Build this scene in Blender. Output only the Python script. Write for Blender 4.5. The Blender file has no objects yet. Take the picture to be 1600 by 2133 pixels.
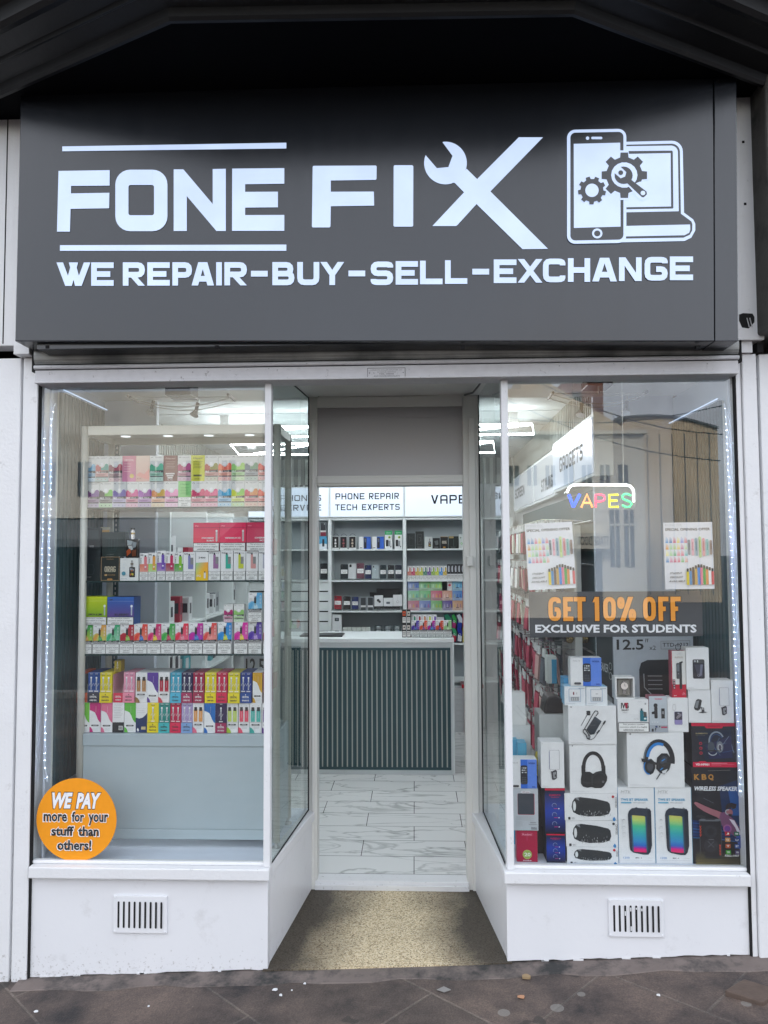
import bpy, math, random
from mathutils import Vector, Matrix
random.seed(7)
R = math.radians
scene = bpy.context.scene
COL = scene.collection

# ------------------------------------------------------------------ camera
PW, PH, FPX = 1600.0, 2133.0, 1605.0
CAM = Vector((0.0, -3.38, 1.84))
YAW, PITCH, ROLL = R(2.258), R(3.09), R(-0.276)
fw = Vector((-math.sin(YAW)*math.cos(PITCH), math.cos(YAW)*math.cos(PITCH), math.sin(PITCH)))
rt = Vector((math.cos(YAW), math.sin(YAW), 0)); up = rt.cross(fw)
RT = rt*math.cos(ROLL) + up*math.sin(ROLL); UP = -rt*math.sin(ROLL) + up*math.cos(ROLL)
cam_d = bpy.data.cameras.new('camera'); cam = bpy.data.objects.new('camera', cam_d); COL.objects.link(cam)
cam_d.sensor_fit = 'VERTICAL'; cam_d.angle = 2*math.atan(PH/2/FPX)
cam_d.clip_start = 0.05; cam_d.clip_end = 2000
m = Matrix((RT, UP, -fw)).transposed().to_4x4(); m.translation = CAM
cam.matrix_world = m
scene.camera = cam

# ------------------------------------------------------------------ world, sun, exposure
world = bpy.data.worlds.new("World"); scene.world = world; world.use_nodes = True
wn = world.node_tree
sky = wn.nodes.new('ShaderNodeTexSky'); sky.sky_type = 'NISHITA'; sky.sun_disc = False
SUN_EL, SUN_ROT = R(36), R(-32)
sky.sun_elevation = SUN_EL; sky.sun_rotation = SUN_ROT
sky.air_density = 1.0; sky.dust_density = 4.0; sky.ozone_density = 1.2
bg = wn.nodes['Background']; bg.inputs['Strength'].default_value = 0.14
# thin overcast: the clear sky washed over with pale broken cloud
tcw = wn.nodes.new('ShaderNodeTexCoord'); nzw = wn.nodes.new('ShaderNodeTexNoise'); nzw.inputs['Scale'].default_value = 2.2; nzw.inputs['Detail'].default_value = 7
wn.links.new(tcw.outputs['Generated'], nzw.inputs['Vector'])
mrw = wn.nodes.new('ShaderNodeMapRange'); mrw.inputs[1].default_value = .3; mrw.inputs[2].default_value = .7; mrw.inputs[3].default_value = .55; mrw.inputs[4].default_value = .95
wn.links.new(nzw.outputs['Fac'], mrw.inputs[0])
mxw = wn.nodes.new('ShaderNodeMix'); mxw.data_type = 'RGBA'; mxw.inputs[7].default_value = (9.6, 10.0, 10.9, 1)
wn.links.new(mrw.outputs[0], mxw.inputs[0]); wn.links.new(sky.outputs[0], mxw.inputs[6]); wn.links.new(mxw.outputs[2], bg.inputs[0])
sun_d = bpy.data.lights.new('sun', 'SUN'); sun_d.energy = 2.6; sun_d.angle = R(12); sun_d.color = (1, .97, .93)
sun = bpy.data.objects.new('sun', sun_d); COL.objects.link(sun)
sd = Vector((math.sin(SUN_ROT)*math.cos(SUN_EL), math.cos(SUN_ROT)*math.cos(SUN_EL), math.sin(SUN_EL)))
sun.rotation_euler = sd.to_track_quat('Z', 'Y').to_euler()
sun.location = (-4, 12, 14)
vs = scene.view_settings
vs.view_transform = 'Standard'; vs.look = 'None'; vs.gamma = 1; vs.use_curve_mapping = False
vs.exposure = 0.85
cy = scene.cycles
cy.max_bounces = 10; cy.diffuse_bounces = 4; cy.glossy_bounces = 5; cy.transmission_bounces = 6
cy.transparent_max_bounces = 24; cy.use_denoising = True
cy.caustics_reflective = False; cy.caustics_refractive = False; cy.sample_clamp_indirect = 6

# ------------------------------------------------------------------ measuring: a pixel of the photo on the plane y = Y
def at(px, py, Y):
    d = fw*FPX + RT*(px-PW/2) - UP*(py-PH/2)
    t = (Y-CAM.y)/d.y
    p = CAM + d*t
    return p.x, p.z
def rp(x0, y0, x1, y1, Y):
    xm, ym = (x0+x1)/2, (y0+y1)/2
    return at(x0, ym, Y)[0], at(x1, ym, Y)[0], at(xm, y1, Y)[1], at(xm, y0, Y)[1]   # x0 x1 z0 z1
def on_x(px, py, X):     # point on plane x = X
    d = fw*FPX + RT*(px-PW/2) - UP*(py-PH/2)
    t = (X-CAM.x)/d.x; p = CAM + d*t
    return p.y, p.z
def on_z(px, py, Z):
    d = fw*FPX + RT*(px-PW/2) - UP*(py-PH/2)
    t = (Z-CAM.z)/d.z; p = CAM + d*t
    return p.x, p.y

def lin(v): return v/12.92 if v <= .04045 else ((v+.055)/1.055)**2.4
def C(h):
    h = h.lstrip('#'); return tuple(lin(int(h[i:i+2], 16)/255) for i in (0, 2, 4))

# ------------------------------------------------------------------ materials
MATS = {}
def nmat(name):
    mt = bpy.data.materials.new(name); mt.use_nodes = True
    MATS[name] = mt
    return mt, mt.node_tree, mt.node_tree.nodes['Principled BSDF']
def mat(name, col, rough=.5, metal=0, vary=.08, scale=6, bump=0, bscale=60, spec=.5, coat=0, dirt=None, dscale=3, dlo=.55, dhi=.75):
    mt, nt, b = nmat(name)
    N, L = nt.nodes, nt.links
    tc = N.new('ShaderNodeTexCoord')
    nz = N.new('ShaderNodeTexNoise'); nz.inputs['Scale'].default_value = scale; nz.inputs['Detail'].default_value = 6
    L.new(tc.outputs['Object'], nz.inputs['Vector'])
    mx = N.new('ShaderNodeMix'); mx.data_type = 'RGBA'
    mx.inputs[6].default_value = tuple(min(1, c*(1-vary)) for c in col)+(1,)
    mx.inputs[7].default_value = tuple(min(1, c*(1+vary)) for c in col)+(1,)
    L.new(nz.outputs['Fac'], mx.inputs[0])
    out = mx.outputs[2]
    if dirt:
        n2 = N.new('ShaderNodeTexNoise'); n2.inputs['Scale'].default_value = dscale; n2.inputs['Detail'].default_value = 9
        n2.inputs['Roughness'].default_value = .7
        L.new(tc.outputs['Object'], n2.inputs['Vector'])
        rm = N.new('ShaderNodeMapRange'); rm.inputs[1].default_value = dlo; rm.inputs[2].default_value = dhi
        L.new(n2.outputs['Fac'], rm.inputs[0])
        m2 = N.new('ShaderNodeMix'); m2.data_type = 'RGBA'; m2.inputs[7].default_value = dirt+(1,)
        L.new(rm.outputs[0], m2.inputs[0]); L.new(out, m2.inputs[6]); out = m2.outputs[2]
    L.new(out, b.inputs['Base Color'])
    b.inputs['Roughness'].default_value = rough; b.inputs['Metallic'].default_value = metal
    b.inputs['Specular IOR Level'].default_value = spec
    if coat: b.inputs['Coat Weight'].default_value = coat; b.inputs['Coat Roughness'].default_value = .15
    if bump:
        n3 = N.new('ShaderNodeTexNoise'); n3.inputs['Scale'].default_value = bscale; n3.inputs['Detail'].default_value = 4
        L.new(tc.outputs['Object'], n3.inputs['Vector'])
        bp = N.new('ShaderNodeBump'); bp.inputs['Strength'].default_value = bump; bp.inputs['Distance'].default_value = .004
        L.new(n3.outputs['Fac'], bp.inputs['Height']); L.new(bp.outputs[0], b.inputs['Normal'])
    return mt
def splash(name):
    nt = MATS[name].node_tree; N, L = nt.nodes, nt.links; b = N['Principled BSDF']; src = b.inputs['Base Color'].links[0].from_socket
    tc = N.new('ShaderNodeTexCoord'); sp = N.new('ShaderNodeSeparateXYZ'); L.new(tc.outputs['Object'], sp.inputs[0])
    h = N.new('ShaderNodeMapRange'); h.inputs[1].default_value = .0; h.inputs[2].default_value = .20; h.inputs[3].default_value = .13; h.inputs[4].default_value = 0; L.new(sp.outputs[2], h.inputs[0])
    nz = N.new('ShaderNodeTexNoise'); nz.inputs['Scale'].default_value = 55; nz.inputs['Detail'].default_value = 8; nz.inputs['Roughness'].default_value = .75; L.new(tc.outputs['Object'], nz.inputs['Vector'])
    ad = N.new('ShaderNodeMath'); ad.operation = 'ADD'; L.new(nz.outputs['Fac'], ad.inputs[0]); L.new(h.outputs[0], ad.inputs[1])
    mr = N.new('ShaderNodeMapRange'); mr.inputs[1].default_value = .64; mr.inputs[2].default_value = .74; mr.inputs[4].default_value = .75; L.new(ad.outputs[0], mr.inputs[0])
    mx = N.new('ShaderNodeMix'); mx.data_type = 'RGBA'; mx.inputs[7].default_value = (.26, .24, .22, 1); L.new(mr.outputs[0], mx.inputs[0]); L.new(src, mx.inputs[6]); L.new(mx.outputs[2], b.inputs['Base Color'])
def attr_mat(name, rough, metal=0, spec=.5, emit=0, alpha=1):
    mt, nt, b = nmat(name)
    N, L = nt.nodes, nt.links
    a = N.new('ShaderNodeAttribute'); a.attribute_name = 'Col'
    tc = N.new('ShaderNodeTexCoord'); nz = N.new('ShaderNodeTexNoise'); nz.inputs['Scale'].default_value = 40
    L.new(tc.outputs['Object'], nz.inputs['Vector'])
    mr = N.new('ShaderNodeMapRange'); mr.inputs[3].default_value = .93; mr.inputs[4].default_value = 1.05
    L.new(nz.outputs['Fac'], mr.inputs[0])
    vm = N.new('ShaderNodeVectorMath'); vm.operation = 'SCALE'
    L.new(a.outputs['Color'], vm.inputs[0]); L.new(mr.outputs[0], vm.inputs['Scale'])
    L.new(vm.outputs[0], b.inputs['Base Color'])
    b.inputs['Roughness'].default_value = rough; b.inputs['Metallic'].default_value = metal
    b.inputs['Specular IOR Level'].default_value = spec
    if emit:
        L.new(a.outputs['Color'], b.inputs['Emission Color']); b.inputs['Emission Strength'].default_value = emit
    return mt
def emis(name, col, s, rough=.3, sample=True, vary=0.0, base=(.5, .5, .5)):
    mt, nt, b = nmat(name)
    N, L = nt.nodes, nt.links
    b.inputs['Base Color'].default_value = base+(1,)
    b.inputs['Roughness'].default_value = rough
    tc = N.new('ShaderNodeTexCoord'); nz = N.new('ShaderNodeTexNoise'); nz.inputs['Scale'].default_value = 5
    nz.inputs['Detail'].default_value = 5
    L.new(tc.outputs['Object'], nz.inputs['Vector'])
    mx = N.new('ShaderNodeMix'); mx.data_type = 'RGBA'
    mx.inputs[6].default_value = tuple(c*(1-vary) for c in col)+(1,); mx.inputs[7].default_value = tuple(c*(1+vary) for c in col)+(1,)
    L.new(nz.outputs['Fac'], mx.inputs[0]); L.new(mx.outputs[2], b.inputs['Emission Color'])
    b.inputs['Emission Strength'].default_value = s
    if not sample: mt.cycles.emission_sampling = 'NONE'
    return mt

mat('white_paint', (.75, .76, .775), .42, vary=.05, bump=.35, bscale=70, dirt=(.40, .39, .38), dscale=14, dlo=.62, dhi=.80)
mat('panel_white', (.76, .77, .795), .34, vary=.04, scale=2.5, bump=.2, bscale=22, dirt=(.60, .60, .61), dscale=6, dlo=.58, dhi=.8)
mat('cream_paint', (.70, .70, .67), .42, vary=.05, bump=.15, bscale=60, dirt=(.3, .28, .25), dscale=8, dlo=.68, dhi=.78)
mat('old_white', (.58, .58, .60), .5, vary=.1, scale=30, bump=.3, bscale=160, dirt=(.13, .125, .12), dscale=38, dlo=.62, dhi=.72)
mat('black_gloss', (.005, .0055, .007), .42, vary=.4, bump=.3, bscale=20, dirt=(.035, .033, .03), dscale=9, dlo=.6, dhi=.9, spec=.3)
mat('soffit_black', (.0018, .0022, .0035), .8, vary=.3, spec=.08)
mat('gap_black', (.008, .008, .009), .9)
mat('sign_face', (.015, .018, .024), .20, vary=.05, bump=.03, bscale=400).node_tree.nodes['Principled BSDF'].inputs['IOR'].default_value = 1.62
mat('dark_stone', (.10, .098, .092), .85, vary=.35, scale=12, bump=.6, bscale=60, dirt=(.03, .03, .03), dscale=6, dlo=.5, dhi=.7)
mat('alu', (.55, .56, .55), .35, .85, vary=.06)
mat('cream_alu', (.62, .62, .56), .4, .2, vary=.04)
mat('chrome', (.6, .6, .62), .15, 1.0)
mat('brass', (.45, .33, .16), .25, 1.0)
mat('melamine', (.74, .78, .78), .4, vary=.03)
mat('melamine_back', (.36, .40, .42), .5, vary=.05)
mat('wall_white', (.62, .65, .66), .6, vary=.03)
mat('ceiling_white', (.52, .56, .56), .8, vary=.03)
mat('blue_white', (.70, .76, .86), .55, vary=.03)
mat('bay_panel', (.42, .50, .54), .5, vary=.03)
mat('slat_dark', (.034, .08, .092), .5, vary=.15)
mat('slat_light', (.52, .53, .48), .55, vary=.06)
mat('slat_pale', (.66, .70, .66), .55, vary=.06)
mat('slat_grey', (.25, .27, .25), .55, vary=.06)
mat('grey_panel', (.48, .47, .48), .45, vary=.04, scale=2)
mat('black_plastic', (.012, .012, .014), .35, vary=.2)
mat('glass_edge', (.02, .05, .05), .25)
mat('tile_stuff', (.5, .5, .5), .4)
attr_mat('card', .42, spec=.45)
attr_mat('matte', .7, spec=.3)
attr_mat('gloss', .15, spec=.6)
mt_e = attr_mat('neon', .3, emit=1.3); mt_e.cycles.emission_sampling = 'NONE'
emis('sign_light', (.56, .70, 1.0), .48, rough=.25, vary=.22, sample=False, base=(.25, .28, .33))
emis('box_light', (.60, .75, 1.0), .50, rough=.2, vary=.06)
emis('box_light3', (.60, .72, .9), .14, rough=.2, vary=.06)
emis('box_light2', (.60, .75, 1.0), .27, rough=.2, vary=.06)
emis('tube_light', (.92, .97, 1.0), 16)
emis('led', (.50, .68, 1.0), 170)
emis('downlight_lens', (.85, .93, 1.0), .7)  # weak glow painted onto the lenses of unlit downlights
emis('led_glow', (.55, .72, 1.0), .5)

splash('white_paint'); splash('panel_white')
# the metal face is a little unevenly polished, with faint vertical rain streaks
nt = MATS['sign_face'].node_tree; N, L = nt.nodes, nt.links
tc = N.new('ShaderNodeTexCoord'); mp = N.new('ShaderNodeMapping'); mp.inputs['Scale'].default_value = (9, 9, 1.1); L.new(tc.outputs['Object'], mp.inputs[0])
nz = N.new('ShaderNodeTexNoise'); nz.inputs['Scale'].default_value = 2.4; nz.inputs['Detail'].default_value = 9; nz.inputs['Roughness'].default_value = .65; L.new(mp.outputs[0], nz.inputs['Vector'])
mr = N.new('ShaderNodeMapRange'); mr.inputs[1].default_value = .35; mr.inputs[2].default_value = .7; mr.inputs[3].default_value = .19; mr.inputs[4].default_value = .235; L.new(nz.outputs['Fac'], mr.inputs[0]); L.new(mr.outputs[0], N['Principled BSDF'].inputs['Roughness'])
# clear plastic / glass : thin sheet, partly reflecting
def glass(name, tint, k=1.75, rough=0.0):
    mt = bpy.data.materials.new(name); mt.use_nodes = True; nt = mt.node_tree; nt.nodes.clear(); MATS[name] = mt
    N, L = nt.nodes, nt.links
    o = N.new('ShaderNodeOutputMaterial'); mx = N.new('ShaderNodeMixShader'); t = N.new('ShaderNodeBsdfTransparent')
    g = N.new('ShaderNodeBsdfGlossy'); g.inputs['Roughness'].default_value = rough
    t.inputs[0].default_value = tint+(1,)
    f = N.new('ShaderNodeLayerWeight'); f.inputs[0].default_value = .5
    pw = N.new('ShaderNodeMath'); pw.operation = 'POWER'; pw.inputs[1].default_value = 5; L.new(f.outputs['Facing'], pw.inputs[0])
    mu = N.new('ShaderNodeMath'); mu.operation = 'MULTIPLY_ADD'; mu.use_clamp = True; mu.inputs[1].default_value = .85; mu.inputs[2].default_value = .04*k
    L.new(pw.outputs[0], mu.inputs[0])
    # wiped-on smears: the reflection is a little uneven
    tc = N.new('ShaderNodeTexCoord'); nz = N.new('ShaderNodeTexNoise'); nz.inputs['Scale'].default_value = 2.5; nz.inputs['Detail'].default_value = 7; nz.inputs['Distortion'].default_value = 1.5
    L.new(tc.outputs['Object'], nz.inputs['Vector']); rg = N.new('ShaderNodeMapRange'); rg.inputs[1].default_value = .3; rg.inputs[2].default_value = .7; rg.inputs[3].default_value = .8; rg.inputs[4].default_value = 1.2
    L.new(nz.outputs['Fac'], rg.inputs[0]); m2 = N.new('ShaderNodeMath'); m2.operation = 'MULTIPLY'; m2.use_clamp = True
    L.new(mu.outputs[0], m2.inputs[0]); L.new(rg.outputs[0], m2.inputs[1]); L.new(m2.outputs[0], mx.inputs[0]); L.new(t.outputs[0], mx.inputs[1]); L.new(g.outputs[0], mx.inputs[2])
    L.new(mx.outputs[0], o.inputs[0])
    return mt
glass('glass', (.96, .98, .97), 3.3)
glass('side_glass', (.80, .86, .84), 2.2)
glass('clear', (.97, .985, .98), .6)
glass('plastic', (.88, .9, .9), 1.5, .05)
# plain see-through sheet for the back of a pane
def clearback():
    mt = bpy.data.materials.new('clear_back'); mt.use_nodes = True; nt = mt.node_tree; nt.nodes.clear(); MATS['clear_back'] = mt
    o = nt.nodes.new('ShaderNodeOutputMaterial'); t = nt.nodes.new('ShaderNodeBsdfTransparent'); nt.links.new(t.outputs[0], o.inputs[0])
clearback()

# ------------------------------------------------------------------ mesh builder
class MB:
    def __init__(s): s.v = []; s.f = []; s.m = []; s.c = []
    def face(s, pts, mat='card', col=(.8, .8, .8)):
        i = len(s.v); s.v.extend(tuple(p) for p in pts); s.f.append(tuple(range(i, i+len(pts)))); s.m.append(mat); s.c.append(col)
    def raw(s, verts, faces, mat, col=(.8, .8, .8)):
        i = len(s.v); s.v.extend(tuple(p) for p in verts)
        for f in faces: s.f.append(tuple(i+k for k in f)); s.m.append(mat); s.c.append(col)
    def box(s, x0, x1, y0, y1, z0, z1, mat='card', col=(.8, .8, .8), front=None):
        x0, x1 = min(x0, x1), max(x0, x1); y0, y1 = min(y0, y1), max(y0, y1); z0, z1 = min(z0, z1), max(z0, z1)
        V = [(x0, y0, z0), (x1, y0, z0), (x1, y1, z0), (x0, y1, z0), (x0, y0, z1), (x1, y0, z1), (x1, y1, z1), (x0, y1, z1)]
        F = [(0, 1, 5, 4), (1, 2, 6, 5), (2, 3, 7, 6), (3, 0, 4, 7), (4, 5, 6, 7), (3, 2, 1, 0)]
        i = len(s.v); s.v.extend(V)
        for k, f in enumerate(F):
            s.f.append(tuple(i+j for j in f)); s.m.append(front if (front and k == 0) else mat); s.c.append(col)
    def prism(s, poly, y0, y1, mat='card', col=(.8, .8, .8), side=None, back=True):
        # poly: (x,z) list; front face at y0 facing -y
        a = sum(poly[i][0]*poly[(i+1) % len(poly)][1]-poly[(i+1) % len(poly)][0]*poly[i][1] for i in range(len(poly)))
        if a < 0: poly = poly[::-1]
        n = len(poly); i = len(s.v)
        s.v.extend((x, y0, z) for x, z in poly); s.v.extend((x, y1, z) for x, z in poly)
        s.f.append(tuple(range(i, i+n))); s.m.append(mat); s.c.append(col)
        if back: s.f.append(tuple(range(i+2*n-1, i+n-1, -1))); s.m.append(side or mat); s.c.append(col)
        for k in range(n):
            j = (k+1) % n; s.f.append((i+k, i+n+k, i+n+j, i+j)); s.m.append(side or mat); s.c.append(col)
    def vprism(s, poly, z0, z1, mat='card', col=(.8, .8, .8)):
        a = sum(poly[i][0]*poly[(i+1) % len(poly)][1]-poly[(i+1) % len(poly)][0]*poly[i][1] for i in range(len(poly)))
        if a < 0: poly = poly[::-1]
        n = len(poly); i = len(s.v)
        s.v.extend((x, y, z0) for x, y in poly); s.v.extend((x, y, z1) for x, y in poly)
        s.f.append(tuple(range(i+n-1, i-1, -1))); s.m.append(mat); s.c.append(col)
        s.f.append(tuple(range(i+n, i+2*n))); s.m.append(mat); s.c.append(col)
        for k in range(n):
            j = (k+1) % n; s.f.append((i+k, i+j, i+n+j, i+n+k)); s.m.append(mat); s.c.append(col)
    def tube(s, pts, r, mat='card', col=(.8, .8, .8), n=8, closed=False, r2=None):
        pts = [Vector(p) for p in pts]; k = len(pts); i0 = len(s.v); prev = None
        for a, p in enumerate(pts):
            if closed: d = (pts[(a+1) % k]-pts[a-1])
            else: d = pts[min(a+1, k-1)]-pts[max(a-1, 0)]
            d.normalize()
            if prev is None:
                q = Vector((0, 0, 1)) if abs(d.z) < .9 else Vector((1, 0, 0))
                u = d.cross(q).normalized()
            else: u = (prev-d*prev.dot(d)).normalized()
            prev = u; w = d.cross(u)
            rr = r if r2 is None else r+(r2-r)*a/(k-1)
            for j in range(n):
                t = 2*math.pi*j/n; s.v.append(tuple(p+u*math.cos(t)*rr+w*math.sin(t)*rr))
        for a in range(k if closed else k-1):
            b = (a+1) % k
            for j in range(n):
                jj = (j+1) % n; s.f.append((i0+a*n+j, i0+a*n+jj, i0+b*n+jj, i0+b*n+j)); s.m.append(mat); s.c.append(col)
        if not closed:
            s.f.append(tuple(i0+j for j in range(n-1, -1, -1))); s.m.append(mat); s.c.append(col)
            s.f.append(tuple(i0+(k-1)*n+j for j in range(n))); s.m.append(mat); s.c.append(col)
    def rot(s, cx, cy, a, start=0):
        ca, sa = math.cos(a), math.sin(a)
        for i in range(start, len(s.v)):
            x, y, z = s.v[i]; dx, dy = x-cx, y-cy; s.v[i] = (cx+dx*ca-dy*sa, cy+dx*sa+dy*ca, z)
    def lean(s, y0, z0, a):   # rotate about x axis line (y0,z0): top moves back
        ca, sa = math.cos(a), math.sin(a)
        for i, (x, y, z) in enumerate(s.v):
            dy, dz = y-y0, z-z0; s.v[i] = (x, y0+dy*ca+dz*sa, z0-dy*sa+dz*ca)
    def tilt(s, x0, z0, a):   # rotate in the facade plane
        ca, sa = math.cos(a), math.sin(a)
        for i, (x, y, z) in enumerate(s.v):
            dx, dz = x-x0, z-z0; s.v[i] = (x0+dx*ca-dz*sa, y, z0+dx*sa+dz*ca)
    def build(s, name, parent=None, bevel=0, smooth=False, label=None, cat=None, group=None, kind=None, seg=2):
        me = bpy.data.meshes.new(name)
        xs = [p[0] for p in s.v]; ys = [p[1] for p in s.v]; zs = [p[2] for p in s.v]
        if parent is not None:
            p = parent; o3 = Vector((0, 0, 0))
            while p is not None: o3 += p.location; p = p.parent
            loc = Vector((0, 0, 0)); o = o3
        else:
            o = Vector(((min(xs)+max(xs))/2, (min(ys)+max(ys))/2, min(zs))); loc = o
        me.from_pydata([(x-o.x, y-o.y, z-o.z) for x, y, z in s.v], [], s.f)
        names = []
        for mn in s.m:
            if mn not in names: names.append(mn)
        for mn in names: me.materials.append(MATS[mn])
        idx = {mn: i for i, mn in enumerate(names)}
        ca = me.color_attributes.new('Col', 'FLOAT_COLOR', 'CORNER')
        li = 0; buf = []
        for f, mn, c in zip(s.f, s.m, s.c):
            if isinstance(c, list):
                for q in c: buf.extend((q[0], q[1], q[2], 1))
            else:
                buf.extend((c[0], c[1], c[2], 1)*len(f))
        ca.data.foreach_set('color', buf)
        me.polygons.foreach_set('material_index', [idx[mn] for mn in s.m])
        if smooth: me.polygons.foreach_set('use_smooth', [True]*len(s.f))
        me.update()
        ob = bpy.data.objects.new(name, me); COL.objects.link(ob); ob.location = loc
        if parent is not None: ob.parent = parent
        if bevel:
            md = ob.modifiers.new('bevel', 'BEVEL'); md.width = bevel; md.segments = seg; md.limit_method = 'ANGLE'; md.angle_limit = R(40)
            md.harden_normals = False
        tag(ob, label, cat, group, kind)
        return ob
def tag(o, label=None, cat=None, group=None, kind=None):
    if label: o['label'] = label
    if cat: o['category'] = cat
    if group: o['group'] = group
    if kind: o['kind'] = kind
    return o
def thing(name, label, cat, loc=(0, 0, 0), group=None):
    o = bpy.data.objects.new(name, None); o.empty_display_size = .1; COL.objects.link(o); o.location = loc
    return tag(o, label, cat, group)

# ------------------------------------------------------------------ writing: built-in font as mesh
_TX = {}
def text_mesh(s, bold=0, shear=0, spacing=1.0):
    k = (s, bold, shear, spacing)
    if k not in _TX:
        cu = bpy.data.curves.new('t', 'FONT'); cu.body = s; cu.resolution_u = 2; cu.offset = bold; cu.shear = shear; cu.space_character = spacing
        ob = bpy.data.objects.new('t', cu); COL.objects.link(ob)
        dg = bpy.context.evaluated_depsgraph_get()
        me = bpy.data.meshes.new_from_object(ob.evaluated_get(dg))
        vs_ = [(v.co.x, v.co.y) for v in me.vertices]; fs = [tuple(p.vertices) for p in me.polygons]
        bpy.data.objects.remove(ob); bpy.data.curves.remove(cu); bpy.data.meshes.remove(me)
        if not vs_: vs_ = [(0, 0), (1, 0), (1, 1)]; fs = []
        x0 = min(v[0] for v in vs_); x1 = max(v[0] for v in vs_); y0 = min(v[1] for v in vs_); y1 = max(v[1] for v in vs_)
        _TX[k] = ([((x-x0)/(x1-x0), (y-y0)/(y1-y0)) for x, y in vs_], fs, (x1-x0)/(y1-y0))
    return _TX[k]

# stroke alphabet (square "techno" letters).  p = polyline with cut corners, s = sharp polyline, d = slanted bar
GL = {
 'A': [('p', [(0, 1), (0, 0), (1, 0), (1, 1)]), ('s', [(0, .58), (1, .58)])],
 'a': [('d', .42, 0, 0, 1), ('d', .58, 0, 1, 1), ('s', [(.25, .78), (.75, .78)])],
 'B': [('s', [(0, 1), (0, 0)]), ('p', [(0, 0), (.93, 0), (.93, .5), (0, .5)]), ('p', [(.5, .5), (1, .5), (1, 1), (0, 1)])],
 'C': [('p', [(1, .22), (1, 0), (0, 0), (0, 1), (1, 1), (1, .78)])],
 'c': [('p', [(1, 0), (0, 0), (0, 1), (1, 1)])],
 'D': [('o', [(0, 0), (1, 0), (1, 1), (0, 1)])],
 'E': [('s', [(1, 0), (0, 0), (0, 1), (1, 1)]), ('s', [(0, .5), (.97, .5)])],
 'F': [('s', [(1, 0), (0, 0), (0, 1)]), ('s', [(0, .5), (.9, .5)])],
 'G': [('p', [(1, .2), (1, 0), (0, 0), (0, 1), (1, 1), (1, .52), (.5, .52)])],
 'H': [('s', [(0, 0), (0, 1)]), ('s', [(1, 0), (1, 1)]), ('s', [(0, .5), (1, .5)])],
 'I': [('s', [(.5, 0), (.5, 1)])],
 'K': [('s', [(0, 0), (0, 1)]), ('d', 1, 0, .15, .55), ('d', .3, .45, 1, 1)],
 'L': [('s', [(0, 0), (0, 1), (1, 1)])],
 'M': [('s', [(0, 0), (0, 1)]), ('s', [(1, 0), (1, 1)]), ('d', 0, 0, .5, .6), ('d', 1, 0, .5, .6)],
 'N': [('s', [(0, 0), (0, 1)]), ('s', [(1, 0), (1, 1)]), ('d', 0, 0, 1, 1)],
 'O': [('o', [(0, 0), (1, 0), (1, 1), (0, 1)])],
 'P': [('s', [(0, 1), (0, 0)]), ('p', [(0, 0), (1, 0), (1, .56), (0, .56)])],
 'Q': [('o', [(0, 0), (1, 0), (1, 1), (0, 1)]), ('d', .55, .6, 1, 1)],
 'R': [('s', [(0, 1), (0, 0)]), ('p', [(0, 0), (1, 0), (1, .54), (0, .54)]), ('d', .38, .54, 1, 1)],
 'S': [('p', [(1, .18), (1, 0), (0, 0), (0, .5), (1, .5), (1, 1), (0, 1), (0, .82)])],
 's': [('p', [(1, 0), (0, 0), (0, .5), (1, .5), (1, 1), (0, 1)])],
 'T': [('s', [(0, 0), (1, 0)]), ('s', [(.5, 0), (.5, 1)])],
 'U': [('p', [(0, 0), (0, 1), (1, 1), (1, 0)])],
 'V': [('d', 0, 0, .5, 1), ('d', 1, 0, .5, 1)],
 'W': [('d', 0, 0, .32, 1), ('d', .55, 0, .32, 1), ('d', .45, 0, .68, 1), ('d', 1, 0, .68, 1)],
 'X': [('d', 0, 0, 1, 1), ('d', 1, 0, 0, 1)],
 'Y': [('d', 0, 0, .5, .55), ('d', 1, 0, .5, .55), ('s', [(.5, .5), (.5, 1)])],
 '-': [('s', [(0, .5), (1, .5)])],
 '0': [('o', [(0, 0), (1, 0), (1, 1), (0, 1)])],
 '1': [('s', [(.62, 0), (.62, 1)]), ('d', .62, 0, 0, .22)],
 '%': [('q', (0, 0, .40, .5)), ('q', (.60, .5, 1, 1)), ('d', .82, 0, .18, 1)],
}
def _offset(pts, w, closed):
    n = len(pts); L_, R_ = [], []
    for i, p in enumerate(pts):
        if closed or 0 < i < n-1:
            a = pts[i-1]; b = pts[(i+1) % n]
            d1 = (p[0]-a[0], p[1]-a[1]); d2 = (b[0]-p[0], b[1]-p[1])
        elif i == 0: b = pts[1]; d1 = d2 = (b[0]-p[0], b[1]-p[1])
        else: a = pts[i-1]; d1 = d2 = (p[0]-a[0], p[1]-a[1])
        l1 = math.hypot(*d1) or 1; l2 = math.hypot(*d2) or 1
        n1 = (-d1[1]/l1, d1[0]/l1); n2 = (-d2[1]/l2, d2[0]/l2)
        mx_, my_ = n1[0]+n2[0], n1[1]+n2[1]; dd = (mx_*mx_+my_*my_) or 1
        k = w/2*2/dd
        L_.append((p[0]+mx_*k, p[1]+my_*k)); R_.append((p[0]-mx_*k, p[1]-my_*k))
    return L_, R_
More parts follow.
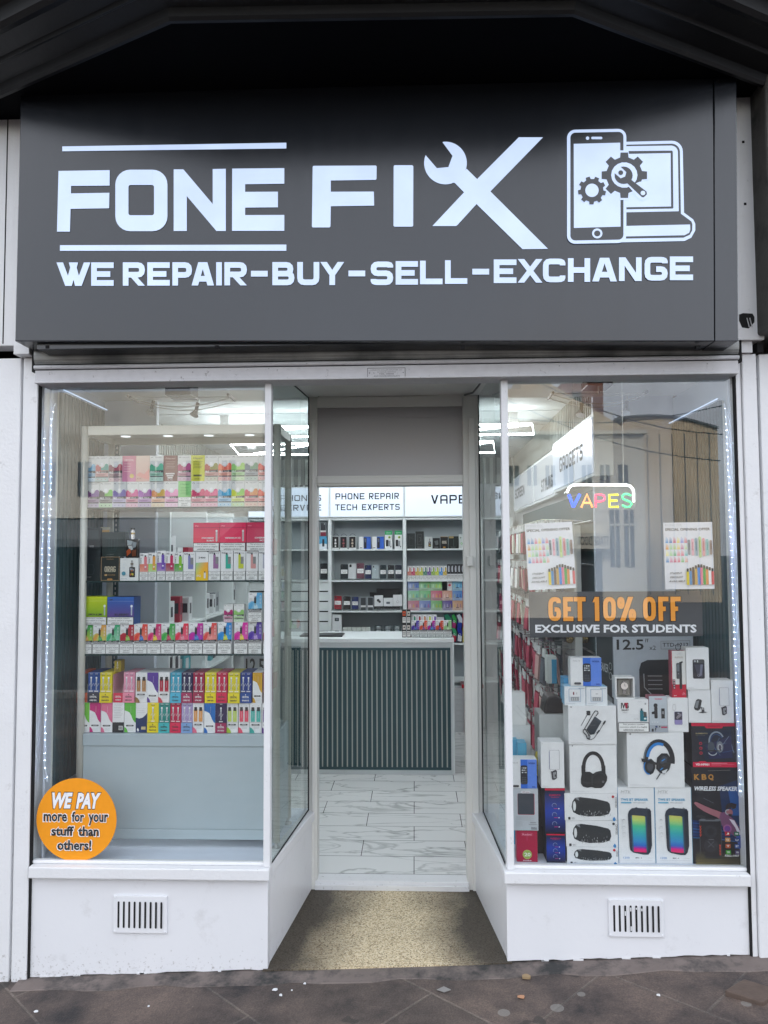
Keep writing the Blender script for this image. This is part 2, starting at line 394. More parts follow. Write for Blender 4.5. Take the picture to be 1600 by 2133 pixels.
def _cut(pts, c, closed, seg=3):
    out = []; n = len(pts)
    for i, p in enumerate(pts):
        if not closed and i in (0, n-1): out.append(p); continue
        a = pts[i-1]; b = pts[(i+1) % n]
        la = math.hypot(a[0]-p[0], a[1]-p[1]); lb = math.hypot(b[0]-p[0], b[1]-p[1])
        if la == 0 or lb == 0: out.append(p); continue
        ca_, cb_ = min(c, la*.49), min(c, lb*.49)
        A = (p[0]+(a[0]-p[0])/la*ca_, p[1]+(a[1]-p[1])/la*ca_); B = (p[0]+(b[0]-p[0])/lb*cb_, p[1]+(b[1]-p[1])/lb*cb_)
        for j in range(seg+1):
            t = j/seg; out.append(((1-t)**2*A[0]+2*t*(1-t)*p[0]+t*t*B[0], (1-t)**2*A[1]+2*t*(1-t)*p[1]+t*t*B[1]))
    return out
def glyph(emit, ch, x0, y0, x1, y1, w, corner=.9, seg=3):
    # y down. emit(list of points) draws a convex-ish polygon
    hw = w/2; W, H = x1-x0, y1-y0
    def M(a, b): return (x0+hw+a*(W-w), y0+hw+b*(H-w))
    for g in GL.get(ch, []):
        if g[0] == 'd':
            _, a0, b0, a1, b1 = g; t = min(w*1.15, W*.5)
            xa = x0+a0*(W-t); xb = x0+a1*(W-t); ya = y0+b0*H; yb = y0+b1*H
            emit([(xa, ya), (xa+t, ya), (xb+t, yb), (xb, yb)]); continue
        if g[0] == 'q':
            a0, b0, a1, b1 = g[1]; ww = w*.8
            X0, X1, Y0, Y1 = x0+a0*W+ww/2, x0+a1*W-ww/2, y0+b0*H+ww/2, y0+b1*H-ww/2
            pts = _cut([(X0, Y0), (X1, Y0), (X1, Y1), (X0, Y1)], corner*w, True, seg); closed = True; w_ = ww
        else:
            pts = [M(*q) for q in g[1]]; closed = g[0] == 'o'; w_ = w
            if g[0] in 'po': pts = _cut(pts, corner*w, closed, seg)
            if not closed:
                for e, (i, j) in ((0, (0, 1)), (1, (-1, -2))):
                    q = g[1][i]; p = pts[i]; r_ = pts[j]; l = math.hypot(p[0]-r_[0], p[1]-r_[1]) or 1
                    dx, dy = (p[0]-r_[0])/l, (p[1]-r_[1])/l
                    edge = (abs(dx) > .5 and q[0] in (0, 1)) or (abs(dy) > .5 and q[1] in (0, 1))
                    if edge: pts[i] = (p[0]+dx*hw, p[1]+dy*hw)
        L_, R_ = _offset(pts, w_, closed); n = len(pts)
        for i in range(n if closed else n-1):
            j = (i+1) % n; emit([L_[i], L_[j], R_[j], R_[i]])

# canvas on a plane y = const facing -y (u right 0..1, v down 0..1)
class Canvas:
    step = .00035
    def __init__(s, mb, x0, x1, z0, z1, y, mat='card'):
        s.mb, s.x0, s.x1, s.z0, s.z1, s.y, s.mat = mb, x0, x1, z0, z1, y, mat; s.n = 0
        s.w = x1-x0; s.h = z1-z0
    def P(s, u, v): return (s.x0+u*s.w, s.y, s.z1-v*s.h)
    def lay(s): s.y -= s.step
    def poly(s, pts, col, mat=None, lay=True):
        if lay: s.lay()
        a = sum(pts[i][0]*pts[(i+1) % len(pts)][1]-pts[(i+1) % len(pts)][0]*pts[i][1] for i in range(len(pts)))
        cc = col
        if a > 0:
            pts = pts[::-1]
            if isinstance(col, list): cc = col[::-1]
        s.mb.face([s.P(u, v) for u, v in pts], mat or s.mat, cc)
    def rect(s, u0, v0, u1, v1, col, mat=None, lay=True): s.poly([(u0, v0), (u1, v0), (u1, v1), (u0, v1)], col, mat, lay)
    def grad(s, u0, v0, u1, v1, c0, c1): s.poly([(u0, v0), (u1, v0), (u1, v1), (u0, v1)], [c0, c0, c1, c1])
    def rr(s, u0, v0, u1, v1, r, col, mat=None):   # r in units of width
        ry = r*s.w/s.h; pts = []
        for cx, cy_, a0 in ((u1-r, v0+ry, -90), (u1-r, v1-ry, 0), (u0+r, v1-ry, 90), (u0+r, v0+ry, 180)):
            for k in range(4):
                t = R(a0+30*k); pts.append((cx+r*math.cos(t), cy_+ry*math.sin(t)))
        s.poly(pts, col, mat)
    def disc(s, u, v, r, col, mat=None, n=14, ry=None, lay=True):
        ry = (ry if ry else r*s.w/s.h)
        s.poly([(u+r*math.cos(2*math.pi*k/n), v+ry*math.sin(2*math.pi*k/n)) for k in range(n)], col, mat, lay)
    def line(s, pts, w, col, mat=None, closed=False):   # w in units of width; pts in uv
        asp = s.h/s.w; q = [(u, v*asp) for u, v in pts]; L_, R_ = _offset(q, w, closed); n = len(q)
        s.lay()
        for i in range(n if closed else n-1):
            j = (i+1) % n
            s.poly([(p[0], p[1]/asp) for p in (L_[i], L_[j], R_[j], R_[i])], col, mat, lay=False)
    def arc(s, u, v, r, a0, a1, w, col, ry=None, n=12, mat=None):
        ry = ry if ry else r*s.w/s.h
        s.line([(u+r*math.cos(R(a0+(a1-a0)*k/n)), v+ry*math.sin(R(a0+(a1-a0)*k/n))) for k in range(n+1)], w, col, mat)
    def text(s, t, u0, v0, u1, v1, col, bold=0, shear=0, mat=None, fit=True, rot=False):
        vv, ff, asp = text_mesh(t, bold, shear); s.lay()
        if rot:   # reads downwards
            s.mb.raw([s.P(u1-(u1-u0)*y, v0+(v1-v0)*x) for x, y in vv], ff, mat or s.mat, col)
        else:
            s.mb.raw([s.P(u0+(u1-u0)*x, v1-(v1-v0)*y) for x, y in vv], ff, mat or s.mat, col)
    def tech(s, t, u0, v0, u1, v1, col, wt=.16, gap=.22, mat=None, corner=.9, widths=None, seg=2):
        # stroke letters; wt relative to height
        asp = s.h/s.w; H = (v1-v0)*asp; W = u1-u0
        cw = {'I': .35, ' ': .6, '-': .6, '1': .6, '%': 1.35}; tot = sum(cw.get(c, 1) for c in t)+gap*(len(t)-1)
        k = W/tot; x = u0
        for c in t:
            a = cw.get(c, 1)*k
            if c != ' ':
                def em(pts):
                    s.y -= .00002
                    s.poly([(p[0], p[1]/asp) for p in pts], col, mat, lay=False)
                glyph(em, c, x, v0*asp, x+a, v1*asp, wt*H, corner, seg)
            x += a+gap*k
        s.lay()
BLACK = (.008, .008, .010); WHITE = (.82, .83, .84); INK = (.03, .032, .035)
WARN = ['This product contains', 'nicotine which is a highly', 'addictive substance.']
def warn(c, u0, v0, u1, v1, narrow=False):
    c.rect(u0, v0, u1, v1, INK); w = u1-u0; h = v1-v0
    e = .02*w; ev = e*c.w/c.h
    c.rect(u0+e, v0+ev, u1-e, v1-ev, (.84, .85, .84))
    L_ = ['This product', 'contains nicotine', 'which is a highly', 'addictive', 'substance.'] if narrow else WARN
    n = len(L_)
    for i, t in enumerate(L_):
        m_ = (.5-.44*len(t)/(17 if narrow else 26))
        c.text(t, u0+w*m_, v0+h*(.12+.8*i/n), u1-w*m_, v0+h*(.12+.8*i/n+.52/n), INK, bold=.01)
# ordinals for labels
ORD = ['first', 'second', 'third', 'fourth', 'fifth', 'sixth', 'seventh', 'eighth', 'ninth', 'tenth', 'eleventh', 'twelfth', 'thirteenth', 'fourteenth', 'fifteenth', 'sixteenth', 'seventeenth', 'eighteenth', 'nineteenth']
jit2 = random.Random(55)
def carton(px, Y, d, col, art, name, label, cat='box', group=None, rz=0, zfloor=None, mat='card', bevel=.0012, side=None, lean=0, tilt=0):
    rz = rz or jit2.uniform(-.02, .02); Y = Y+jit2.uniform(-.004, .004)
    x0, x1, z0, z1 = rp(*px, Y)
    if zfloor is not None: z0 = zfloor
    mb = MB(); mb.box(x0, x1, Y, Y+d, z0, z1, mat, side or col)
    c = Canvas(mb, x0, x1, z0, z1, Y)
    if side: c.rect(0, 0, 1, 1, col)
    # cardboard flap seams on the visible faces
    if art: art(c)
    if rz: mb.rot((x0+x1)/2, Y+d/2, rz)
    if lean: mb.lean(Y, z0, lean)
    if tilt: mb.tilt((x0+x1)/2, z0, tilt)
    return mb.build(name, bevel=bevel, seg=1, label=label, cat=cat, group=group)

# ================================================================== SETTING: ground
def ground_material():
    mt, nt, b = nmat('flagstones'); N, L = nt.nodes, nt.links
    tc = N.new('ShaderNodeTexCoord'); mp = N.new('ShaderNodeMapping'); mp.inputs['Rotation'].default_value = (0, 0, R(44))
    mp.inputs['Location'].default_value = (.33, .12, 0)
    L.new(tc.outputs['Object'], mp.inputs[0])
    br = N.new('ShaderNodeTexBrick'); br.inputs['Scale'].default_value = 1
    br.inputs['Brick Width'].default_value = .86; br.inputs['Row Height'].default_value = .58; br.inputs['Mortar Size'].default_value = .007
    br.inputs['Mortar Smooth'].default_value = .6; br.inputs['Bias'].default_value = 0
    br.inputs['Color1'].default_value = (.062, .054, .05, 1); br.inputs['Color2'].default_value = (.098, .082, .074, 1); br.inputs['Mortar'].default_value = (.115, .105, .095, 1)
    L.new(mp.outputs[0], br.inputs['Vector'])
    n1 = N.new('ShaderNodeTexNoise'); n1.inputs['Scale'].default_value = 3.2; n1.inputs['Detail'].default_value = 10; n1.inputs['Roughness'].default_value = .68
    L.new(tc.outputs['Object'], n1.inputs['Vector'])
    r1 = N.new('ShaderNodeValToRGB'); e = r1.color_ramp.elements
    e[0].position = .34; e[0].color = (.30, .31, .36, 1); e[1].position = .68; e[1].color = (1.9, 1.65, 1.5, 1)
    L.new(n1.outputs['Fac'], r1.inputs[0])
    m1 = N.new('ShaderNodeMix'); m1.data_type = 'RGBA'; m1.blend_type = 'MULTIPLY'; m1.inputs[0].default_value = 1
    L.new(br.outputs['Color'], m1.inputs[6]); L.new(r1.outputs[0], m1.inputs[7])
    # fine grit
    n2 = N.new('ShaderNodeTexNoise'); n2.inputs['Scale'].default_value = 150; n2.inputs['Detail'].default_value = 3
    L.new(tc.outputs['Object'], n2.inputs['Vector'])
    r2 = N.new('ShaderNodeMapRange'); r2.inputs[1].default_value = .3; r2.inputs[2].default_value = .7; r2.inputs[3].default_value = .72; r2.inputs[4].default_value = 1.3
    L.new(n2.outputs['Fac'], r2.inputs[0])
    vm = N.new('ShaderNodeVectorMath'); vm.operation = 'SCALE'; L.new(m1.outputs[2], vm.inputs[0]); L.new(r2.outputs[0], vm.inputs['Scale'])
    # chewing gum and dark stains
    vo = N.new('ShaderNodeTexVoronoi'); vo.inputs['Scale'].default_value = 5.5; vo.inputs['Randomness'].default_value = 1
    L.new(tc.outputs['Object'], vo.inputs['Vector'])
    ns = N.new('ShaderNodeSeparateColor'); L.new(vo.outputs['Color'], ns.inputs[0])
    sz = N.new('ShaderNodeMath'); sz.operation = 'MULTIPLY'; sz.inputs[1].default_value = .17; L.new(ns.outputs[0], sz.inputs[0])
    lt = N.new('ShaderNodeMath'); lt.operation = 'LESS_THAN'; L.new(vo.outputs['Distance'], lt.inputs[0]); L.new(sz.outputs[0], lt.inputs[1])
    am = N.new('ShaderNodeMath'); am.operation = 'MULTIPLY'; am.inputs[1].default_value = .55; L.new(lt.outputs[0], am.inputs[0])
    m2 = N.new('ShaderNodeMix'); m2.data_type = 'RGBA'; m2.inputs[7].default_value = (.27, .26, .24, 1)
    L.new(am.outputs[0], m2.inputs[0]); L.new(vm.outputs[0], m2.inputs[6])
    v3 = N.new('ShaderNodeTexVoronoi'); v3.inputs['Scale'].default_value = 3.1
    n4 = N.new('ShaderNodeTexNoise'); n4.inputs['Scale'].default_value = 9; L.new(tc.outputs['Object'], n4.inputs['Vector'])
    mm = N.new('ShaderNodeMix'); mm.data_type = 'VECTOR'; mm.inputs[0].default_value = .25
    L.new(tc.outputs['Object'], mm.inputs[4]); L.new(n4.outputs['Color'], mm.inputs[5]); L.new(mm.outputs[1], v3.inputs['Vector'])
    l3 = N.new('ShaderNodeMath'); l3.operation = 'LESS_THAN'; l3.inputs[1].default_value = .13; L.new(v3.outputs['Distance'], l3.inputs[0])
    a3 = N.new('ShaderNodeMath'); a3.operation = 'MULTIPLY'; a3.inputs[1].default_value = .6; L.new(l3.outputs[0], a3.inputs[0])
    m3 = N.new('ShaderNodeMix'); m3.data_type = 'RGBA'; m3.inputs[7].default_value = (.024, .023, .022, 1)
    L.new(a3.outputs[0], m3.inputs[0]); L.new(m2.outputs[2], m3.inputs[6])
    L.new(m3.outputs[2], b.inputs['Base Color'])
    b.inputs['Roughness'].default_value = .72
    bp = N.new('ShaderNodeBump'); bp.inputs['Strength'].default_value = .5; bp.inputs['Distance'].default_value = .006
    ad = N.new('ShaderNodeMath'); ad.operation = 'SUBTRACT'; L.new(n2.outputs['Fac'], ad.inputs[0]); L.new(br.outputs['Fac'], ad.inputs[1])
    L.new(ad.outputs[0], bp.inputs['Height']); L.new(bp.outputs[0], b.inputs['Normal'])
ground_material()
def terrazzo():
    mt, nt, b = nmat('terrazzo'); N, L = nt.nodes, nt.links
    tc = N.new('ShaderNodeTexCoord')
    vo = N.new('ShaderNodeTexVoronoi'); vo.inputs['Scale'].default_value = 210; L.new(tc.outputs['Object'], vo.inputs['Vector'])
    sc = N.new('ShaderNodeSeparateColor'); L.new(vo.outputs['Color'], sc.inputs[0])
    rp_ = N.new('ShaderNodeValToRGB'); e = rp_.color_ramp.elements
    e[0].position = 0; e[0].color = (.13, .095, .05, 1); e[1].position = .22; e[1].color = (.44, .34, .20, 1)
    x = e.new(.6); x.color = (.62, .51, .33, 1); x = e.new(1); x.color = (.74, .65, .47, 1)
    L.new(sc.outputs[0], rp_.inputs[0])
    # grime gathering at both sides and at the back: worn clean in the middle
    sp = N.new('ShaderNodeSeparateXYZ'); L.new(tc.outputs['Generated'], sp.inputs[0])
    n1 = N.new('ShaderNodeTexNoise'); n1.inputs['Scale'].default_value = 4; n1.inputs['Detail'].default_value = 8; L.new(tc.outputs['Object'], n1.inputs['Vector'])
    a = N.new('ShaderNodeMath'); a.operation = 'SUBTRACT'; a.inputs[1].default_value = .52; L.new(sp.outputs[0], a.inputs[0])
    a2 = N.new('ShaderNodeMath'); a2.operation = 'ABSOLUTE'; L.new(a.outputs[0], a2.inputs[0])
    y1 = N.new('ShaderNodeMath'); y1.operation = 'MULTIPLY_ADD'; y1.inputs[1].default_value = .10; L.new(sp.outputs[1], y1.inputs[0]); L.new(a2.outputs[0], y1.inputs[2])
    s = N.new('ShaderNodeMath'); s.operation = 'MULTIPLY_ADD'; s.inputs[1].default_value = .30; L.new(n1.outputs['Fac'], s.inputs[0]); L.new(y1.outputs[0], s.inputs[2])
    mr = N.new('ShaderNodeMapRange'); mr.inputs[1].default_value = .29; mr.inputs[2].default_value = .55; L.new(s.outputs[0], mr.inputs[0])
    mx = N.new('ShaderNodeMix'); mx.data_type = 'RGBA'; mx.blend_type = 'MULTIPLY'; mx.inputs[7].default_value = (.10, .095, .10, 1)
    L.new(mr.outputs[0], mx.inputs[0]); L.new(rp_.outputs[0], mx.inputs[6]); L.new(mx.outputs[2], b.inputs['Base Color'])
    b.inputs['Roughness'].default_value = .6
    bp = N.new('ShaderNodeBump'); bp.inputs['Strength'].default_value = .3; bp.inputs['Distance'].default_value = .002
    L.new(vo.outputs['Distance'], bp.inputs['Height']); L.new(bp.outputs[0], b.inputs['Normal'])
terrazzo()
def marble():
    mt, nt, b = nmat('marble_tile'); N, L = nt.nodes, nt.links
    tc = N.new('ShaderNodeTexCoord')
    br = N.new('ShaderNodeTexBrick'); br.inputs['Scale'].default_value = 1; br.inputs['Brick Width'].default_value = .60; br.inputs['Row Height'].default_value = .24
    br.inputs['Mortar Size'].default_value = .0022; br.inputs['Mortar Smooth'].default_value = 0; br.inputs['Bias'].default_value = -1
    br.inputs['Color1'].default_value = (1, 1, 1, 1); br.inputs['Color2'].default_value = (.9, .9, .9, 1); br.inputs['Mortar'].default_value = (.10, .10, .10, 1)
    mp0 = N.new('ShaderNodeMapping'); mp0.inputs['Location'].default_value = (.02, .0, 0); L.new(tc.outputs['Object'], mp0.inputs[0])
    L.new(mp0.outputs[0], br.inputs['Vector'])
    def veins(rot, sc, lo, hi, seed):
        mp = N.new('ShaderNodeMapping'); mp.inputs['Rotation'].default_value = (0, 0, R(rot)); mp.inputs['Scale'].default_value = (.55, 2.2, 1); mp.inputs['Location'].default_value = (seed, seed*.7, 0)
        L.new(tc.outputs['Object'], mp.inputs[0])
        nz = N.new('ShaderNodeTexNoise'); nz.inputs['Scale'].default_value = sc; nz.inputs['Detail'].default_value = 5; nz.inputs['Roughness'].default_value = .5; nz.inputs['Distortion'].default_value = .9
        L.new(mp.outputs[0], nz.inputs['Vector'])
        s = N.new('ShaderNodeMath'); s.operation = 'SUBTRACT'; s.inputs[1].default_value = .5; L.new(nz.outputs['Fac'], s.inputs[0])
        a = N.new('ShaderNodeMath'); a.operation = 'ABSOLUTE'; L.new(s.outputs[0], a.inputs[0])
        m_ = N.new('ShaderNodeMapRange'); m_.inputs[1].default_value = lo; m_.inputs[2].default_value = hi; m_.inputs[3].default_value = 1; m_.inputs[4].default_value = 0
        L.new(a.outputs[0], m_.inputs[0]); return m_.outputs[0]
    v1 = veins(-22, 1.7, .0, .014, 3.1); v2 = veins(35, 1.3, 0, .010, 8.4)
    mxv = N.new('ShaderNodeMath'); mxv.operation = 'MAXIMUM'; L.new(v1, mxv.inputs[0]); L.new(v2, mxv.inputs[1])
    nn = N.new('ShaderNodeTexNoise'); nn.inputs['Scale'].default_value = 1.6; L.new(tc.outputs['Object'], nn.inputs['Vector'])
    mu = N.new('ShaderNodeMath'); mu.operation = 'MULTIPLY'; L.new(mxv.outputs[0], mu.inputs[0]); L.new(nn.outputs['Fac'], mu.inputs[1])
    m1 = N.new('ShaderNodeMix'); m1.data_type = 'RGBA'; m1.inputs[6].default_value = (.88, .89, .88, 1); m1.inputs[7].default_value = (.16, .18, .17, 1)
    L.new(mu.outputs[0], m1.inputs[0])
    m2 = N.new('ShaderNodeMix'); m2.data_type = 'RGBA'; m2.blend_type = 'MULTIPLY'; m2.inputs[0].default_value = 1
    L.new(m1.outputs[2], m2.inputs[6]); L.new(br.outputs['Color'], m2.inputs[7]); L.new(m2.outputs[2], b.inputs['Base Color'])
    b.inputs['Roughness'].default_value = .18
marble()

# pavement (slopes gently up to the right) and road
zl = at(60, 2067, -.10)[1]; xl_ = at(60, 2067, -.10)[0]; zr = at(1560, 2022, -.10)[1]; xr_ = at(1560, 2022, -.10)[0]
PS = (zr-zl)/(xr_-xl_)
def gz(x): return zl+(x-xl_)*PS
mb = MB(); mb.raw([(-40, -7, gz(-4)-.25), (-4, -7, gz(-4)), (-4, .6, gz(-4)), (-40, .6, gz(-4)-.25), (4, -7, gz(4)), (4, .6, gz(4)), (40, -7, gz(4)+.25), (40, .6, gz(4)+.25)],
       [(0, 1, 2, 3), (1, 4, 5, 2), (4, 6, 7, 5)], 'flagstones', (0, 0, 0))
pv = mb.build('pavement', kind='structure')
mat('asphalt', (.032, .032, .034), .85, vary=.2, scale=30, bump=.4, bscale=200)
mat('kerb_stone', (.2, .195, .19), .8, vary=.2, scale=20)
mb = MB(); mb.face([(-300, -400, -.13), (300, -400, -.13), (300, 300, -.13), (-300, 300, -.13)], 'asphalt'); mb.build('road', kind='structure')
mb = MB(); mb.box(-40, 40, -7.15, -7.0, -.3, -.01, 'kerb_stone'); mb.build('kerb', kind='structure', bevel=.02)
mb = MB(); mb.box(-60, 60, -22, -14.5, -.3, -.02, 'asphalt'); mb.build('far_pavement', kind='structure')

# stone border in front of the stallrisers
def ground_strip():
    mat('border_stone', (.16, .13, .118), .8, vary=.35, scale=7, bump=.5, bscale=50, dirt=(.03, .03, .03), dscale=5, dlo=.45, dhi=.62)
    mb = MB(); n = 30; pts = []
    xa, xb = -1.72, 1.56
    rnd = random.Random(3)
    for i in range(n+1):
        x = xa+(xb-xa)*i/n; w = -.085-.02*rnd.random()+.01*math.sin(i*1.3)
        g = gz(x); pts.append([(x, w-.012, g-.012), (x, w, g+.004), (x, -.03, g+.008), (x, .06, g+.010)])
    for i in range(n):
        for j in range(3):
            mb.raw([pts[i][j], pts[i+1][j], pts[i+1][j+1], pts[i][j+1]], [(0, 1, 2, 3)], 'border_stone', (0, 0, 0))
    return mb.build('border_strip', kind='structure')
ground_strip()

# recess floor
XA0, XA1 = at(558, 1930, 0)[0], at(653, 1780, .76)[0]      # left return wall front / back
XB0, XB1 = at(1056, 1930, 0)[0], at(988, 1780, .76)[0]
DY = .76
zf0 = gz(XA0)+.014; zf0r = gz(XB0)+.014; zf1 = at(820, 1846, DY)[1]; FZ = at(820, 1832, DY)[1]
mb = MB(); mb.raw([(XA0-.02, -.01, zf0), (XB0+.02, -.01, zf0r), (XB1+.03, DY+.02, zf1), (XA1-.03, DY+.02, zf1), (XA0-.02, -.012, zf0-.03), (XB0+.02, -.012, zf0r-.03)],
       [(0, 1, 2, 3), (4, 5, 1, 0)], 'terrazzo', (0, 0, 0)); mb.build('entrance_floor', kind='structure')

# ================================================================== SHOP FRONT
XL, XR = at(72, 1300, -.02)[0], at(1546, 1300, -.02)[0]
ZLB = at(800, 789, -.06)[1]; ZLT = at(800, 761, -.06)[1]
ZS0 = at(560, 1838, -.04)[1]; ZS1 = at(560, 1813, -.04)[1]
front = thing('shopfront', 'white painted shop front with recessed doorway between two display windows', 'shopfront', (0, 0, 0))
ga = at(0, 2070, -.1)[1]
# pilasters: boards with grooves
def pil(boards, z0, z1, name='pilaster', lab=None):
    mb = MB()
    for a, b, y in boards: mb.box(a, b, y, .10, z0, z1, 'white_paint')
    return mb.build(name, front, bevel=.004, label=lab)
zcapL0, zcapL1 = at(45, 740, -.06)[1], at(45, 714, -.06)[1]
g1 = at(31, 1300, -.02)[0]; g2 = at(37, 1300, -.02)[0]
pil([(g1-.75, g1, -.012), (g1, g2, .006), (g2, XL-.008, -.016)], gz(XL)-.02, zcapL0)
for a_, b_ in ((XL-.0078, XL-.0005), (XR+.0005, XR+.0078)):  # black strip set in for the shade on the pilaster's inner return
    mb = MB(); mb.box(a_, b_, -.009, .011, gz(a_)-.02, ZLB+.15, 'gap_black'); mb.build('return_shade_strip', front)
mb = MB(); cx0, cx1 = at(28, 725, -.07)[0], at(61, 725, -.07)[0]
mb.box(cx0, cx1, -.07, .05, zcapL0+.002, zcapL1-.01, 'white_paint'); mb.box(g1-.75, cx1-.03, -.045, .05, zcapL1-.008, at(20, 215, -.15)[1], 'white_paint')
gx = at(12, 400, -.05)[0]; mb.box(gx-.003, gx+.003, -.0475, -.04, zcapL1, at(20, 216, -.15)[1], 'gap_black')
mb.build('pilaster_cap', front, bevel=.003)
# right pilaster
h1, h2, h3 = at(1561, 1300, -.02)[0], at(1592, 1300, -.02)[0], at(1599, 1300, -.02)[0]
zc0, zc1 = at(1560, 735, -.04)[1], at(1560, 711, -.04)[1]
pil([(XR+.008, h1, -.010), (h1+.002, h2, -.022), (h2+.0005, h3, .006), (h3+.0005, h3+.7, -.016)], gz(XR)-.02, zc0)
mb = MB()
ux0, ux1 = at(1530, 450, -.06)[0], at(1584, 450, -.06)[0]; zt = at(1560, 196, -.06)[1]
mb.box(XR+.008, XR+.07, -.04, .05, zc0+.002, zc1, 'white_paint')
mb.box(ux0, ux1, -.06, .05, zc1+.002, zt, 'white_paint')
hx = [at(px_, py_, -.062) for px_, py_ in ((1540, 655), (1548, 652), (1568, 653), (1572, 660), (1572, 671), (1560, 684), (1546, 682), (1540, 668))]
c = Canvas(mb, 0, 1, 0, 1, -.0602, 'gap_black'); c.lay(); mb.face([(x, c.y, z) for x, z in hx][::-1], 'gap_black')
for q in ((1548, 296), (1552, 425)):
    x, z = at(*q, -.06); mb.box(x-.005, x+.005, -.063, -.059, z-.005, z+.005, 'gap_black')
for k in (0, 1):
    a_ = at(1556+6*k, 662, -.065); b_ = at(1561+6*k, 681, -.065); mb.tube([(a_[0], -.064, a_[1]), (b_[0], -.064, b_[1])], .0022, 'old_white', n=5)
mb.build('pilaster_cap', front, bevel=.0, label='upper right pilaster box with a ragged black hole')
mb = MB(); mb.box(ux0+.09, ux0+.115, -.038, .02, zc0+.004, zc1-.004, 'gap_black'); mb.build('cable_gap', front)
# dark stone pier on the right
dx = at(1593, 450, -.16)[0]; mb = MB(); mb.box(dx, dx+.6, -.20, .3, at(1590, 686, -.16)[1], 5.2, 'dark_stone')
mb.build('stone_pier', label='dark weathered stone pier at the upper right of the shop', cat='pier', bevel=.012)

# lintel with maker's plate
mb = MB(); mb.box(XL, XR, -.06, .06, ZLB, ZLT, 'old_white'); mb.box(XL, XR, -.066, -.0605, ZLB, ZLB+.008, 'old_white')
lint = mb.build('lintel', front, bevel=.004)
px0, px1, pz0, pz1 = rp(766, 767, 844, 787, -.061)
mb = MB(); mb.box(px0, px1, -.064, -.0602, pz0, pz1, 'old_white'); c = Canvas(mb, px0, px1, pz0, pz1, -.0642)
c.line([(0, 0), (1, 0), (1, 1), (0, 1)], .012, (.06, .06, .06), closed=True)
g_ = (.22, .22, .22)
c.text('LONDON ROLLER SHUTTER CO', .08, .12, .92, .27, g_); c.text('24 HOUR SERVICE', .25, .34, .75, .48, g_); c.text('TEL 0800', .3, .54, .7, .68, (.1, .1, .1)); c.text('AND DOOR SPECIALISTS', .16, .76, .86, .92, (.12, .12, .12))
for u in (.05, .95): c.disc(u, .5, .012, (.02, .02, .02))
mb.build('maker_plate', lint)

# recess soffit and bay ceilings
ZBC = ZLB+.085
mb = MB(); mb.box(XL-.05, XR+.05, .062, DY+.05, ZBC, ZBC+.04, 'cream_paint'); mb.build('soffit', front)
mb = MB(); mb.box(XL, XR, .02, .061, ZLB+.005, ZBC-.001, 'cream_paint'); mb.build('head_board', front)

# stallrisers
def wall_seg(mb, p, q, th, z0, z1, mat, z0b=None):
    # vertical slab from plan point p to q, thickness th to the side, bottom may slope
    d = Vector((q[0]-p[0], q[1]-p[1])); n = Vector((-d.y, d.x)).normalized()*th
    pts = [p, q, (q[0]+n.x, q[1]+n.y), (p[0]+n.x, p[1]+n.y)]
    zb = [z0, z0b if z0b is not None else z0]; zb = [zb[0], zb[1], zb[1], zb[0]]
    V = [(x, y, z) for (x, y), z in zip(pts, zb)]+[(x, y, z1) for x, y in pts]
    mb.raw(V, [(3, 2, 1, 0), (4, 5, 6, 7), (0, 1, 5, 4), (1, 2, 6, 5), (2, 3, 7, 6), (3, 0, 4, 7)], mat, (.8, .8, .8))
def ragged_bottom(x0, x1, zf, n=26, seed=1):
    rnd = random.Random(seed); return [(x0+(x1-x0)*i/n, zf(i/n)+rnd.uniform(-.003, .003)) for i in range(n+1)]
